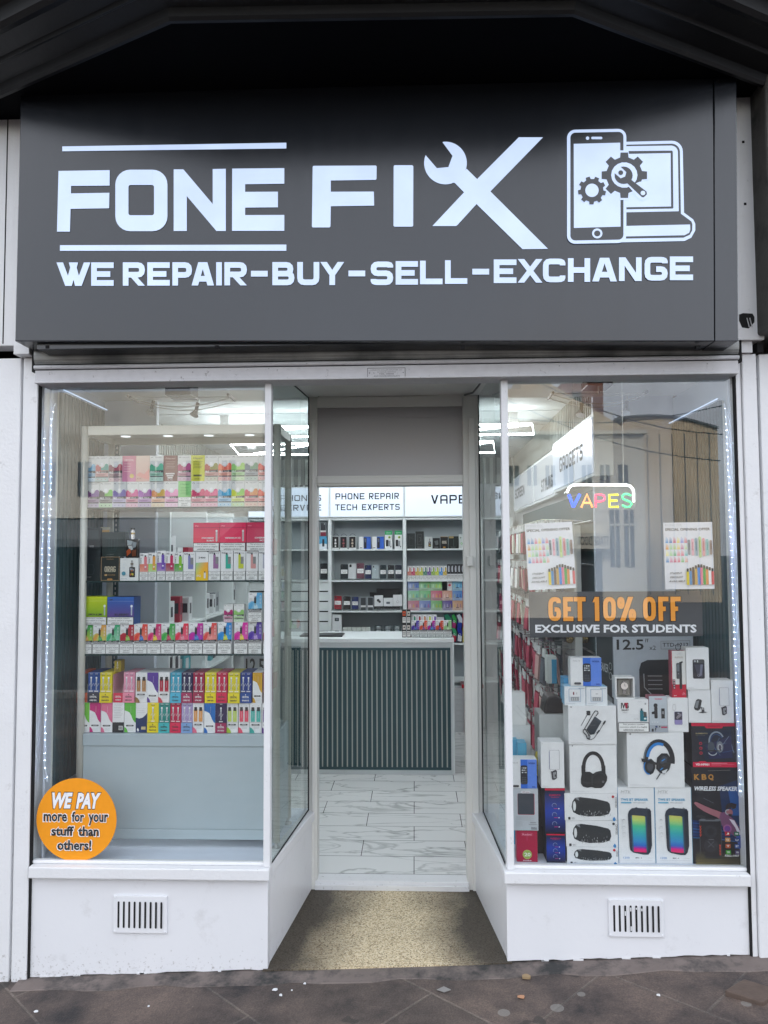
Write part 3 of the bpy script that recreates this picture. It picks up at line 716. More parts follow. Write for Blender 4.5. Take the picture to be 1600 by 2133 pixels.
for side in (0, 1):
    if side == 0:
        xa, xb = XL, XA0; zb = lambda t: gz(XL)*(1-t)+gz(XA0)*t+.011
    else:
        xa, xb = XB0, XR; zb = lambda t: gz(XB0)*(1-t)+gz(XR)*t+.013
    bot = ragged_bottom(xa, xb, zb, seed=side+4)
    mb = MB(); mb.prism(bot+[(xb, ZS0), (xa, ZS0)], .0, .05, 'panel_white')
    if side == 0: wall_seg(mb, (XA0, .0505), (XA1, DY-.02), .04, zf0, ZS0, 'panel_white', zf1)
    else: wall_seg(mb, (XB1, DY-.02), (XB0, .0505), .04, zf1, ZS0, 'panel_white', zf0)
    st = mb.build('stallriser', front, bevel=.002)
    # drips of paint along the foot
    rnd = random.Random(11+side)
    for i in range(6):
        mb = MB(); x = xa+(xb-xa)*rnd.random(); z = zb((x-xa)/(xb-xa)); w = rnd.uniform(.01, .05)
        mb.box(x, min(x+w, xb), -.0016, -.0003, z-rnd.uniform(.001, .004), z+.004, 'white_paint'); mb.build('paint_drip', st)
    # air vent
    v = (236, 1866, 348, 1944) if side == 0 else (1268, 1874, 1383, 1952)
    x0, x1, z0, z1 = rp(*v, -.008)
    mb = MB(); mb.box(x0, x1, -.009, -.001, z0, z1, 'panel_white')
    vt = mb.build('air_vent', front, bevel=.002)
    mb = MB(); c = Canvas(mb, x0, x1, z0, z1, -.0094, 'gap_black')
    for k in range(9):
        u = .10+.80*k/8; c.rr(u-.018, .15, u+.018, .86, .017, BLACK)
    if side == 1:
        for u, v_, h_ in ((.30, .30, .12), (.40, .2, .1), (.4, .7, .12), (.5, .2, .05), (.6, .22, .07)):
            c.rect(u-.014, v_, u+.01, v_+h_, WHITE, 'white_paint')
    mb.build('slots', vt)
    for u in (.03, .97):
        for w_ in (.05, .95):
            mb = MB(); xx, zz = x0+u*(x1-x0), z1-w_*(z1-z0); mb.tube([(xx, -.009, zz), (xx, -.0125, zz)], .0035, 'panel_white', n=8); mb.build('screw', vt)
    # sill
    mb = MB()
    mb.box(xa, xb+(.012 if side == 0 else 0), -.035, .05, ZS0+.001, ZS1, 'white_paint') if side == 0 else mb.box(xa-.012, xb, -.035, .05, ZS0+.001, ZS1, 'white_paint')
    if side == 0: wall_seg(mb, (XA0+.014, .0505), (XA1+.014, DY-.02), .055, ZS0+.001, ZS1-.001, 'white_paint')
    else: wall_seg(mb, (XB1-.014, DY-.02), (XB0-.014, .0505), .055, ZS0+.001, ZS1-.001, 'white_paint')
    mb.box(xa, xb, .0, .03, ZS1+.0005, ZS1+.016, 'white_paint')
    mb.build('sill', front, bevel=.005)

# mullions, panes
MLx0, MLx1 = at(551, 1300, .0)[0], at(565, 1300, .0)[0]
MRx0, MRx1 = at(1049, 1300, .0)[0], at(1064, 1300, .0)[0]
mb = MB(); mb.box(MLx0, MLx1, -.012, .035, ZS1+.001, ZLB-.001, 'white_paint'); mb.build('mullion', front, bevel=.004)
mb = MB(); mb.box(MRx0, MRx1, -.012, .035, ZS1+.001, ZLB-.001, 'white_paint'); mb.build('mullion', front, bevel=.004)
for x0, x1 in ((XL+.002, MLx0), (MRx1, XR-.002)):
    mb = MB(); mb.box(x0, x1, .012, .018, ZS1+.014, ZLB-.002, 'clear_back', front='glass'); mb.build('window_pane', front, label='large front display window pane')
def pane(p, q, z0, z1):
    mb = MB(); mb.face([(p[0], p[1], z0), (q[0], q[1], z0), (q[0], q[1], z1), (p[0], p[1], z1)], 'side_glass')
    d = Vector((q[0]-p[0], q[1]-p[1])); n = Vector((-d.y, d.x)).normalized()*.006
    mb.face([(p[0]+n.x, p[1]+n.y, z0), (p[0]+n.x, p[1]+n.y, z1), (q[0]+n.x, q[1]+n.y, z1), (q[0]+n.x, q[1]+n.y, z0)], 'clear_back')
    mb.build('window_pane', front, label='side window pane of the doorway recess')
SLr = at(643, 1300, DY-.03)[0]; SRr = at(1002, 1300, DY-.03)[0]
pane((MLx1-.004, .02), (SLr, DY-.03), ZS1, ZBC)
pane((SRr, DY-.03), (MRx0+.004, .02), ZS1, ZBC)
# black mastic beads of the side panes
mb = MB()
mb.tube([(SLr, DY-.034, ZS1), (SLr, DY-.034, ZBC)], .0035, 'gap_black', n=6); mb.tube([(MLx1, .03, ZBC-.004), (SLr, DY-.034, ZBC-.004)], .003, 'gap_black', n=6)
mb.tube([(MLx1, .03, ZS1+.004), (SLr, DY-.034, ZS1+.004)], .003, 'gap_black', n=6)
mb.tube([(SRr, DY-.034, ZS1), (SRr, DY-.034, ZBC)], .0035, 'gap_black', n=6); mb.tube([(MRx0, .03, ZS1+.004), (SRr, DY-.034, ZS1+.004)], .003, 'gap_black', n=6)
mb.build('glazing_bead', front)

# door frame
jl0, jl1 = SLr+.002, at(662, 1300, DY)[0]; jr0, jr1 = at(967, 1300, DY)[0], SRr-.002
zh1 = ZBC; zt0 = at(815, 1012, DY)[1]; zt1 = at(815, 991, DY)[1]; zp1 = at(815, 841, DY)[1]
mb = MB()
for a, b in ((jl0, jl1), (jr0, jr1)):
    mb.box(a, b, DY-.03, DY+.07, zf1-.02, zh1-.001, 'cream_paint'); w = b-a
    mb.box(a+w*.35, a+w*.78, DY-.044, DY-.0305, zf1-.02, zh1-.12, 'cream_paint')
mb.box(jl1, jr0, DY-.03, DY+.07, zp1, zh1-.001, 'cream_paint'); mb.box(jl1, jr0, DY-.045, DY-.031, zh1-.06, zh1-.001, 'cream_paint')
mb.box(jl1, jr0, DY-.03, DY+.07, zt0, zt1, 'cream_paint'); mb.box(jl1, jr0, DY-.04, DY-.031, zt0+.012, zt1-.012, 'cream_paint')
mb.build('door_frame', front, bevel=.004)
mb = MB(); mb.box(jl1, jr0, DY+.0, DY+.02, zt1, zp1, 'grey_panel'); zz = at(815, 868, DY)[1]; mb.box(jl1, jr0, DY-.006, DY-.0005, zz-.006, zz+.006, 'grey_panel')
mb.build('transom_panel', front)
mb = MB(); mb.box(jl1-.01, jr0+.01, DY-.035, DY+.06, zf1-.01, FZ+.004, 'white_paint'); mb.box(jl1-.01, jr0+.01, DY-.05, DY-.036, zf1-.01, FZ-.012, 'white_paint'); mb.build('threshold', front, bevel=.003)
mb = MB(); a, b, z0, z1 = rp(973, 1158, 985, 1179, DY-.05); mb.box(a, b, DY-.072, DY-.045, z0, z1, 'cream_paint'); mb.build('door_contact', front, bevel=.003)
# cable along the head of the recess
pts = [at(663, 829, DY-.05), at(675, 822, DY-.05), at(700, 822, DY-.05), at(760, 823, DY-.05), at(830, 822, DY-.05), at(900, 822, DY-.05), at(962, 824, DY-.05)]
mb = MB(); mb.tube([(x, DY-.05, z) for x, z in pts], .0035, 'cream_paint', n=6)
q = [at(968, 823, DY-.05), at(985, 818, DY-.3), at(995, 806, DY-.5), at(1004, 794, .1)]
mb.tube([(x, y, z) for (x, z), y in zip(q, (DY-.05, DY-.3, DY-.5, .1))], .005, 'black_plastic', n=6)
mb.tube([(x, DY-.051, z+.007) for x, z in pts], .002, 'black_plastic', n=5)
mb.build('cable', label='thin cables clipped along the top of the doorway recess', cat='cable')

# ------------------------------------------------------------------ roller shutter
sh = thing('roller_shutter', 'grey perforated roller shutter rolled up under the sign', 'roller shutter', (0, 0, ZLT))
mb = MB(); z0, z1 = at(800, 750, -.05)[1], at(800, 716, -.05)[1]
mt, nt, b = nmat('perforated'); N, L = nt.nodes, nt.links
tc = N.new('ShaderNodeTexCoord'); vo = N.new('ShaderNodeTexVoronoi'); vo.inputs['Scale'].default_value = 210; vo.inputs['Randomness'].default_value = 0
L.new(tc.outputs['Object'], vo.inputs['Vector']); lt = N.new('ShaderNodeMath'); lt.operation = 'LESS_THAN'; lt.inputs[1].default_value = .33; L.new(vo.outputs['Distance'], lt.inputs[0])
n1 = N.new('ShaderNodeTexNoise'); n1.inputs['Scale'].default_value = 6; n1.inputs['Detail'].default_value = 8; L.new(tc.outputs['Object'], n1.inputs['Vector'])
r1 = N.new('ShaderNodeValToRGB'); r1.color_ramp.elements[0].color = (.13, .14, .14, 1); r1.color_ramp.elements[1].color = (.42, .43, .42, 1); r1.color_ramp.elements[0].position = .3; r1.color_ramp.elements[1].position = .7; L.new(n1.outputs['Fac'], r1.inputs[0])
mx = N.new('ShaderNodeMix'); mx.data_type = 'RGBA'; L.new(lt.outputs[0], mx.inputs[0]); L.new(r1.outputs[0], mx.inputs[6]); mx.inputs[7].default_value = (.03, .03, .03, 1); L.new(mx.outputs[2], b.inputs['Base Color']); b.inputs['Roughness'].default_value = .5; b.inputs['Metallic'].default_value = .3
n = 10; V = []; zc = (z0+z1)/2; hh = (z1-z0)/2
for i in range(n+1):
    t = -1+2*i/n; V.append((-.055-.02*math.sqrt(max(0, 1-t*t*.9)), zc+t*hh))
for i in range(n): mb.raw([(XL, V[i][0], V[i][1]), (XR, V[i][0], V[i][1]), (XR, V[i+1][0], V[i+1][1]), (XL, V[i+1][0], V[i+1][1])], [(0, 1, 2, 3)], 'perforated', (0, 0, 0))
mb.build('slat', sh, smooth=True)
mb = MB(); zb0, zb1 = at(800, 760, -.06)[1], at(800, 751.5, -.06)[1]
mb.tube([(XL, -.066, (zb0+zb1)/2), (XR, -.066, (zb0+zb1)/2)], (zb1-zb0)/2, 'old_white', n=10); mb.build('bottom_bar', sh, smooth=True)
mb = MB(); mb.box(XL-.02, XR+.02, -.05, .06, ZLT-.004, at(800, 700, -.05)[1], 'gap_black'); mb.build('backing', sh)

# ------------------------------------------------------------------ shop sign (lit box)
SY = -.22
sg = thing('shop_sign', 'dark grey metal fascia sign with lit white lettering about phone repair', 'shop sign', (0, SY, 2.7))
def sp(px, py): return at(px, py, SY)
q = [sp(43, 195), sp(1486, 162), sp(1488, 711), sp(31, 711)]
def inset(z): return z
# flat face, very slightly out of level like the real one
mb = MB(); mb.prism([q[3], q[2], q[1], q[0]], SY, -.07, 'sign_face'); mb.build('face', sg, bevel=.004)
q2 = [sp(1487.5, 162), sp(1534, 160), sp(1538, 711), sp(1489.5, 711)]
mb = MB(); mb.prism([q2[3], q2[2], q2[1], q2[0]], SY-.001, -.07, 'sign_face'); sp_ = mb.build('side_panel', sg, bevel=.003)
mb = MB(); x, z = sp(1495, 170); mb.tube([(x, SY-.001, z), (x, SY-.004, z)], .006, 'gap_black', n=10); mb.build('bolt', sp_)
mb = MB(); a, b = sp(36, 714), sp(1534, 713)
mb.box(a[0]+.07, b[0]-.03, SY+.03, -.071, a[1]-.02, a[1]+.003, 'sign_face')
for px in (92, 448, 965, 1460):
    x, z = sp(px, 716); mb.box(x-.008, x+.008, SY+.028, SY+.05, z-.012, z+.001, 'gap_black')
mb.build('return_edge', sg)
LY = SY-.003
def lit(name, polys, lab=None):
    mb = MB(); y = LY
    for p in polys:
        y -= .00002
        mb.prism([at(a, b, y) for a, b in p], y, SY-.0005, 'sign_light', side='gap_black', back=False)
    return mb.build(name, sg, label=lab)
def k1(L_): return [(100+x/3.077, 280+y/3.077) for x, y in L_]
def k2(L_): return [(630+x/3.077, 270+y/3.077) for x, y in L_]
lit('bar', [k1([(92, 77), (1528, 53), (1528, 90), (92, 108)])]); lit('bar', [k1([(77, 710), (1528, 706), (1528, 746), (77, 746)])])
lit('letter', [k1([(68, 234), (396, 229), (395, 328), (148, 330), (148, 378), (394, 374), (392, 473), (145, 477), (141, 623), (58, 623)])])
def rrect(x0, y0, x1, y1, r, n=6, skew=0):
    pts = []
    for cx, cy_, a0 in ((x1-r, y0+r, -90), (x1-r, y1-r, 0), (x0+r, y1-r, 90), (x0+r, y0+r, 180)):
        for k in range(n+1):
            t = R(a0+90*k/n); pts.append((cx+r*math.cos(t), cy_+r*math.sin(t)))
    return [(x, y+skew*(x-x0)) for x, y in pts]
def ring(outer, inner):
    # outer and inner have the same number of points
    n = len(outer); return [[outer[i], outer[(i+1) % n], inner[(i+1) % n], inner[i]] for i in range(n)]
lit('letter', [k1(p) for p in ring(rrect(432, 226, 766, 620, 95), rrect(516, 324, 680, 518, 14))])
lit('letter', [k1([(806, 224), (868, 224), (1056, 446), (1056, 222), (1140, 220), (1140, 619), (1080, 619), (890, 395), (890, 619), (806, 619)])])
lit('letter', [k1([(1181, 219), (1515, 216), (1515, 316), (1264, 319), (1264, 368), (1474, 367), (1474, 467), (1264, 469), (1264, 517), (1515, 516), (1515, 618), (1180, 618)])])
lit('letter', [k2([(66, 237), (72, 232), (470, 230), (476, 236), (475, 316), (470, 322), (182, 326), (182, 398), (458, 397), (460, 487), (182, 491), (180, 620), (174, 627), (66, 627), (61, 620)])])
lit('letter', [k2([(590, 228), (704, 228), (711, 235), (710, 616), (704, 622), (590, 622), (584, 616), (585, 235)])])
# spanner-headed X: jaw as an arc
jaw = []
cxj, cyj, rj = 917, 214, 137
for k in range(0, 15):
    t = R(-95+115*k/14); jaw.append((cxj+rj*math.cos(t), cyj+rj*math.sin(t)))
body = [(1052, 250), (1120, 317), (1387, 49), (1542, 49), (1205, 396), (1574, 764), (1411, 766), (1116, 477), (995, 610), (985, 618), (833, 618), (1036, 402), (976, 341), (962, 341)]
jaw2 = []
for k in range(0, 15):
    t = R(72+130*k/14); jaw2.append((cxj+rj*math.cos(t), cyj+rj*math.sin(t)))
lit('letter', [k2([(898, 81)]+jaw+body+jaw2+[(792, 166), (862, 247), (936, 240), (962, 168)])], 'lit letter X shaped as a spanner')
# second line, heavy square letters
def row(name, text, xs, off, sc, ytop, ybot, w):
    polys = []
    for ch, (a, b) in zip(text, xs):
        X0, X1 = off[0]+a/sc, off[0]+b/sc; t = (a+b)/2
        y0 = off[1]+(ytop[0]+(ytop[1]-ytop[0])*t/1600)/sc; y1 = off[1]+(ybot[0]+(ybot[1]-ybot[0])*t/1600)/sc
        if ch == '-':
            ym = (y0+y1)/2; polys.append([(X0, ym-6), (X1, ym-6), (X1, ym+6), (X0, ym+6)]); continue
        glyph(lambda p: polys.append(p), ch, X0, y0, X1, y1, w, .8, 3)
    return lit(name, polys)
row('lettering', 'WEREPaIR-BUY-', [(42, 208), (212, 322), (367, 475), (487, 597), (610, 706), (704, 814), (826, 851), (865, 975), (995, 1077), (1100, 1208), (1222, 1330), (1335, 1452), (1473, 1555)], (100, 520), 2.353, (63, 60), (178, 173), 11.8)
row('lettering', 'SELL-EXCHaNGE', [(28, 135), (147, 253), (263, 370), (382, 488), (512, 592), (614, 722), (728, 846), (848, 955), (967, 1073), (1083, 1200), (1210, 1318), (1332, 1442), (1452, 1563)], (760, 520), 2.2857, (58, 31), (170, 144), 11.8)
# phone + laptop + gears emblem
def emblem():
    mb = MB(); st = {'y': LY}
    def pl(pts, m_='sign_light', d=.0005):
        st['y'] -= d
        w_ = [at(1160+x/5, 250+y/5, st['y']) for x, y in pts]
        a = sum(w_[i][0]*w_[(i+1) % len(w_)][1]-w_[(i+1) % len(w_)][0]*w_[i][1] for i in range(len(w_)))
        if a < 0: w_ = w_[::-1]
        mb.face([(x, st['y'], z) for x, z in w_], m_)
    G = 'sign_face'
    def rd(pts): # shear to follow the slight rise to the right
        return [(x, y-(x-100)*.018) for x, y in pts]
    lap = rrect(500, 228, 1312, 900, 110)
    pl([(500, 232), (1200, 216)]+[(1200+112*math.sin(R(a)), 328-112*math.cos(R(a))) for a in range(15, 91, 15)]+[(1325, 965), (1420, 1035), (1442, 1080), (1442, 1150), (1400, 1225), (1330, 1260), (600, 1275), (500, 1275)])
    pl([(500, 262), (1200, 246)]+[(1200+82*math.sin(R(a)), 330-82*math.cos(R(a))) for a in range(15, 91, 15)]+[(1292, 975), (1400, 1055), (1412, 1080), (1410, 1150), (1385, 1195), (1320, 1225), (500, 1238)], G)
    pl([(500, 276), (1195, 266)]+[(1195+66*math.sin(R(a)), 334-66*math.cos(R(a))) for a in range(15, 91, 15)]+[(1270, 950), (500, 965)])
    pl([(500, 326), (1198, 318), (1208, 326), (1214, 915), (1206, 922), (500, 934)], G)
    pl([(500, 358), (1185, 344), (1190, 900), (500, 912)])
    pl([(500, 1108), (1388, 1088), (1390, 1140), (1378, 1175), (1330, 1200), (500, 1217)])
    pl(rd(rrect(106, 102, 724, 1290, 85)))
    pl(rd(rrect(141, 133, 694, 1256, 52)), G); pl([(694, 300), (724, 300), (720, 1235), (694, 1240)])
    pl([(176, 248), (660, 236), (664, 1110), (178, 1124)])
    pl([(320+18*math.cos(R(a)), 189+18*math.sin(R(a))) for a in range(0, 360, 30)]); pl(rrect(358, 174, 475, 200, 13, 3))
    pl([(421+54*math.cos(R(a)), 1181+52*math.sin(R(a))) for a in range(0, 360, 20)]); pl([(421+33*math.cos(R(a)), 1181+31*math.sin(R(a))) for a in range(0, 360, 20)], G)
    def gear(cx, cy_, ro, ri, n, ph=0):
        p = []
        for k in range(n):
            a = 360/n*k+ph; s = 360/n
            for f_, r_ in ((-.30, ri), (-.21, ro), (.21, ro), (.30, ri)): p.append((cx+r_*math.cos(R(a+f_*s)), cy_+r_*math.sin(R(a+f_*s))))
        return p
    pl(gear(703, 575, 262, 212, 8, 0)); pl(gear(703, 575, 240, 190, 8, 0), G); pl([(703+137*math.cos(R(a)), 573+133*math.sin(R(a))) for a in range(0, 360, 20)])
    pl(gear(366, 733, 147, 120, 9, 12), G); pl([(366+70*math.cos(R(a)), 732+70*math.sin(R(a))) for a in range(0, 360, 20)])
    pl([(745, 690), (870, 640), (975, 745), (960, 800), (900, 835), (850, 810)])
    sp__ = [(665, 487)]+[(695+95*math.cos(R(a)), 577+93*math.sin(R(a))) for a in range(-90, 31, 15)]+[(935, 745), (938, 775), (905, 806), (885, 803), (735, 660)]+[(695+95*math.cos(R(a)), 573+93*math.sin(R(a))) for a in range(75, 180, 15)]+[(602, 553), (665, 607), (712, 588), (724, 542)]
    pl(sp__, G); pl([(897+25*math.cos(R(a)), 760+24*math.sin(R(a))) for a in range(0, 360, 30)]); pl([(666+26*math.cos(R(a)), 548+25*math.sin(R(a))) for a in range(0, 360, 30)], G)
    return mb.build('emblem', sg, label='lit emblem of a phone and laptop with gears')
emblem()

# unseen building mass above, beside and behind the shop, added to block the sun
mat('brick_dark', (.16, .09, .07), .85, vary=.25, scale=18, bump=.4, bscale=40)
bm_ = thing('unseen_building_mass', 'unseen dark building mass around the shop, added to keep the sun out', 'building', (0, 3, 0))
for nm, bx4 in (('upper_mass', (-7, 7, .301, 7.5, 3.1, 9.5)), ('side_mass', (-7, -2.31, .11, 7.5, -.4, 3.099)), ('side_mass', (2.05, 7, .301, 7.5, -.4, 3.099)), ('rear_mass', (-2.309, 2.049, 5.2, 7.5, -.4, 3.099))):
    mb = MB(); mb.box(*bx4, 'brick_dark'); mb.build(nm, bm_)

# ------------------------------------------------------------------ black wall and projecting bay above the shop
ZS = 3.82
mb = MB(); mb.box(-3.2, 3.2, -.005, .3, at(800, 705, -.06)[1], ZS+.05, 'soffit_black'); mb.build('upper_wall', label='black painted wall behind the shop sign', cat='wall')
P = [on_z(-150, 262, ZS), on_z(360, 36, ZS), on_z(1190, 22, ZS), on_z(1760, 238, ZS)]
bay = thing('bay_window_base', 'black moulded underside of a projecting bay above the shop sign', 'bay', (0, 0, ZS))
mb = MB(); xx = [(P[0][0], .3)]+P+[(P[3][0], .3)]
mb.vprism(xx, ZS, ZS+.05, 'soffit_black'); mb.build('soffit', bay)
def sweep(profile, m_, name):
    mb = MB(); offs = []
    path = [(P[0][0]-.25, P[0][1]+.22)]+P+[(P[3][0]+.25, P[3][1]+.22)]
    for o, z in profile:
        L_, R_ = _offset(path, 2*abs(o)+1e-6, False); offs.append((R_ if o >= 0 else L_, z))
    for a in range(len(profile)-1):
        A, za = offs[a]; B, zb = offs[a+1]
        for i in range(len(path)-1):
            mb.raw([(*A[i], ZS+za), (*A[i+1], ZS+za), (*B[i+1], ZS+zb), (*B[i], ZS+zb)], [(0, 1, 2, 3)], m_, (0, 0, 0))
    return mb.build(name, bay)
sweep([(0, .0), (0, -.022), (.008, -.03), (.022, -.03), (.03, -.018), (.035, .012), (.10, .03), (.11, .02), (.118, .02), (.125, .035), (.20, .05), (.21, .035), (.235, .03), (.25, .045), (.26, .09), (.30, .12), (.34, .13), (.345, .11), (.40, .11), (.41, .15), (.42, .4), (.42, 3.0)], 'black_gloss', 'moulding')

# ================================================================== THE STREET BEHIND THE CAMERA (seen in the glass)
def mirror_at(px, py, D):   # real point whose reflection in the panes (y = .012) shows at this pixel
    x, z = at(px, py, D); return x, .024-D, z
mat('render_white', (.84, .79, .66), .8, vary=.06, scale=3)
mat('beige_panel', (.74, .60, .41), .7, vary=.05)
mat('brick_red', (.28, .12, .08), .85, vary=.2, scale=20)
mat('dark_glass', (.03, .035, .04), .15)
mat('shade_grey', (.10, .11, .12), .6)
mat('roof_grey', (.16, .17, .18), .7)
YB = 19.0
def rx(px, Y=YB): return at(px, 1100, Y)[0]
def rz_(py, Y=YB): return at(1300, py, Y)[1]
def opp_box(mb, x0, x1, Y0, Y1, z0, z1, m_): mb.box(x0, x1, .024-Y1, .024-Y0, z0, z1, m_)
# white theatre building
tb = thing('theatre_building', 'cream rendered theatre across the street, seen reflected in the right window', 'building', (rx(1200), -YB, 0))
mb = MB(); opp_box(mb, rx(1040), rx(1345), YB, YB+6, -.1, rz_(905), 'render_white'); opp_box(mb, rx(1035), rx(1350), YB-.15, YB+6, rz_(905)+.005, rz_(897), 'render_white')
opp_box(mb, rx(1015), rx(1170), YB+.5, YB+7, rz_(897)+.01, rz_(800), 'beige_panel'); mb.build('wall', tb)
for i in range(7):
    a = 1062+i*38; mb = MB(); opp_box(mb, rx(a), rx(a+20), YB-.03, YB-.005, rz_(1010), rz_(968), 'dark_glass'); w_ = mb.build('window', tb)
    mb = MB(); opp_box(mb, rx(a+8), rx(a+11), YB-.06, YB-.035, rz_(1010), rz_(968), 'render_white'); mb.build('glazing_bar', w_)
for i, a in enumerate((1270, 1300)):
    mb = MB(); opp_box(mb, rx(a), rx(a+20), YB-.03, YB-.005, rz_(1180), rz_(1062), 'shade_grey'); w_ = mb.build('window', tb)
    mb = MB(); opp_box(mb, rx(a+9), rx(a+11), YB-.06, YB-.035, rz_(1180), rz_(1062), 'render_white'); opp_box(mb, rx(a), rx(a+20), YB-.06, YB-.035, rz_(1095), rz_(1091), 'render_white'); mb.build('glazing_bar', w_)
mb = MB(); opp_box(mb, rx(1185), rx(1262), YB-.4, YB-.005, rz_(1143), rz_(1110), 'render_white')
a, b = rx(1196), rx(1260); zA, zB = rz_(1136), rz_(1117)
vv, ff, _ = text_mesh('STAGE DOOR', .01)
mb.raw([(b-(b-a)*x, .024-YB+.405, zA+(zB-zA)*y) for x, y in vv], ff, 'black_plastic', BLACK)
mb.build('entrance_canopy', tb)
mb = MB(); opp_box(mb, rx(1200), rx(1252), YB-.03, YB-.005, -.05, rz_(1148), 'shade_grey'); mb.build('door', tb)
# building with rounded roof
rb = thing('panelled_building', 'beige panelled block with a curved roof across the street', 'building', (rx(1400), -YB-8, 0))
Y2 = 27; mb = MB()
n = 10; top = [(rx(1290+210*i/n, Y2), rz_(880-14*math.sin(math.pi*i/n)-6+(22*i/n), Y2)) for i in range(n+1)]
poly = [(rx(1090, Y2), -.1), (rx(1090, Y2), rz_(770, Y2)), (rx(1140, Y2), rz_(790, Y2)), (rx(1300, Y2), rz_(888, Y2))]+top[1:]+[(rx(1500, Y2), -.1)]
mb.prism(poly, .024-Y2-6, .024-Y2, 'beige_panel'); mb.build('wall', rb)
for i in range(8):
    x = rx(1300+26*i, Y2); mb = MB(); mb.box(x-.015, x+.015, .024-Y2+.003, .024-Y2+.02, .2, rz_(1060 if i < 2 else 905, Y2), 'roof_grey'); mb.build('panel_joint', rb)
mb = MB(); mb.prism([(x, z+.01) for x, z in top]+[(x, z+.09) for x, z in top[::-1]], .024-Y2-6, .024-Y2+.12, 'roof_grey'); mb.build('roof', rb)
# left: pale stone block, dark frontage below
sb = thing('stone_terrace', 'tall pale stone terrace across the street, seen reflected in the left window', 'building', (rx(300), -18, 0))
mb = MB(); opp_box(mb, rx(-500), rx(560), 18, 26, rz_(1075), rz_(818), 'render_white'); opp_box(mb, rx(-500), rx(560), 18.4, 26, -.1, rz_(1076), 'shade_grey'); mb.build('wall', sb)
for i in range(6):
    a = 120+i*72; mb = MB(); opp_box(mb, rx(a), rx(a+26), 17.97, 17.995, rz_(1030), rz_(960), 'shade_grey'); w_ = mb.build('window', sb)
    mb = MB(); opp_box(mb, rx(a+11), rx(a+14), 17.94, 17.965, rz_(1030), rz_(960), 'render_white'); mb.build('glazing_bar', w_)
mb = MB(); z_ = rz_(1078); mb.raw([(rx(-500), -17.97, z_), (rx(520), -17.97, z_), (rx(520), -15.5, z_-.6), (rx(-500), -15.5, z_-.6), (rx(-500), -17.97, z_-.3), (rx(520), -17.97, z_-.3), (rx(520), -15.5, z_-.8), (rx(-500), -15.5, z_-.8)],
    [(0, 1, 2, 3), (7, 6, 5, 4), (0, 3, 7, 4), (3, 2, 6, 7), (2, 1, 5, 6)], 'roof_grey'); mb.build('awning', sb)
# brick house between, further back
bb = thing('brick_house', 'red brick house behind the theatre across the street', 'building', (rx(1225, 30), -30, 0))
mb = MB(); opp_box(mb, rx(1175, 30), rx(1262, 30), 30, 36, -.1, rz_(795, 30), 'brick_red'); mb.build('wall', bb)
mb = MB(); opp_box(mb, rx(1195, 30), rx(1215, 30), 29.95, 29.99, rz_(850, 30), rz_(815, 30), 'dark_glass'); mb.build('window', bb)
# overhead wires over the street
for i, (p, q) in enumerate((((1060, 835), (1500, 960)), ((1130, 800), (1505, 905)), ((1060, 870), (1505, 845)))):
    A = mirror_at(*p, 12+i); B = mirror_at(*q, 13+i); mb = MB()
    mb.tube([tuple(A[k]+(B[k]-A[k])*t/6-(.25*math.sin(math.pi*t/6) if k == 2 else 0) for k in range(3)) for t in range(7)], .012, 'black_plastic', n=5)
    mb.build('overhead_wire', label='thin black wire strung over the street, %s' % ('lowest', 'middle', 'highest')[i], cat='wire', group='wires over the street')

# ================================================================== INTERIOR SHELL
BY = 4.62; CZ = at(1067, 953, BY)[1]; RXL, RXR = -1.93, 1.04
mb = MB(); mb.raw([(RXL-.1, DY+.02, FZ), (RXR+.4, DY+.02, FZ), (RXR+.4, BY+.1, FZ), (RXL-.1, BY+.1, FZ)], [(0, 1, 2, 3)], 'marble_tile', (0, 0, 0)); mb.build('shop_floor', kind='structure')
mb = MB(); mb.box(RXL-.1, RXR+.6, DY+.0501, BY+.1, CZ, CZ+.1, 'ceiling_white')
for i in range(1, 7): mb.box(RXL, RXR+.4, DY+i*.6-.003, DY+i*.6+.003, CZ-.004, CZ-.001, 'melamine_back')
mb.box(-2.2, RXR+.6, DY+.03, DY+.05, ZBC+.041, CZ+.1, 'ceiling_white'); mb.build('ceiling', kind='structure')
for nm, x0, x1, y0, y1 in (('wall_back', RXL-.1, RXR+.1, BY, BY+.1), ('wall_left', RXL-.1, RXL, DY+.1, BY), ('wall_right', RXR, RXR+.1, .92, BY)):
    mb = MB(); mb.box(x0, x1, y0, y1, FZ-.1, CZ, 'wall_white'); mb.build(nm, kind='structure')
# bays: floors, side walls, back panels
BAYL, BAYR = XL-.02, XR+.035
BYL, BYR = .76, .88
BZ = at(400, 1800, .03)[1]+.0
for nm, pts in (('bay_floor', [(XL, .05), (XA0, .05), (XA1, DY+.02), (XL, DY+.02)]), ('bay_floor', [(XB0, .05), (XR+.05, .05), (XR+.05, BYR), (XB1, BYR)])):
    mb = MB(); mb.vprism(pts, BZ-.04, BZ, 'blue_white'); mb.build(nm, kind='structure')
mb = MB(); mb.box(BAYL-.1, BAYL, .03, BYL+.05, BZ-.5, ZBC, 'blue_white'); mb.build('wall_bay_side', kind='structure')
mb = MB(); mb.box(BAYR, BAYR+.1, .03, BYR+.05, BZ-.5, ZBC, 'blue_white'); mb.build('wall_bay_side', kind='structure')
xa = at(325, 1000, BYL)[0]; mb = MB(); mb.box(BAYL+.001, xa, BYL, BYL+.04, FZ, CZ-.001, 'blue_white'); mb.build('wall_bay_back', kind='structure')
xb = at(1238, 1000, BYR)[0]; mb = MB(); mb.box(xb, BAYR-.001, BYR, BYR+.04, FZ, CZ-.001, 'blue_white'); mb.build('wall_bay_back', kind='structure')
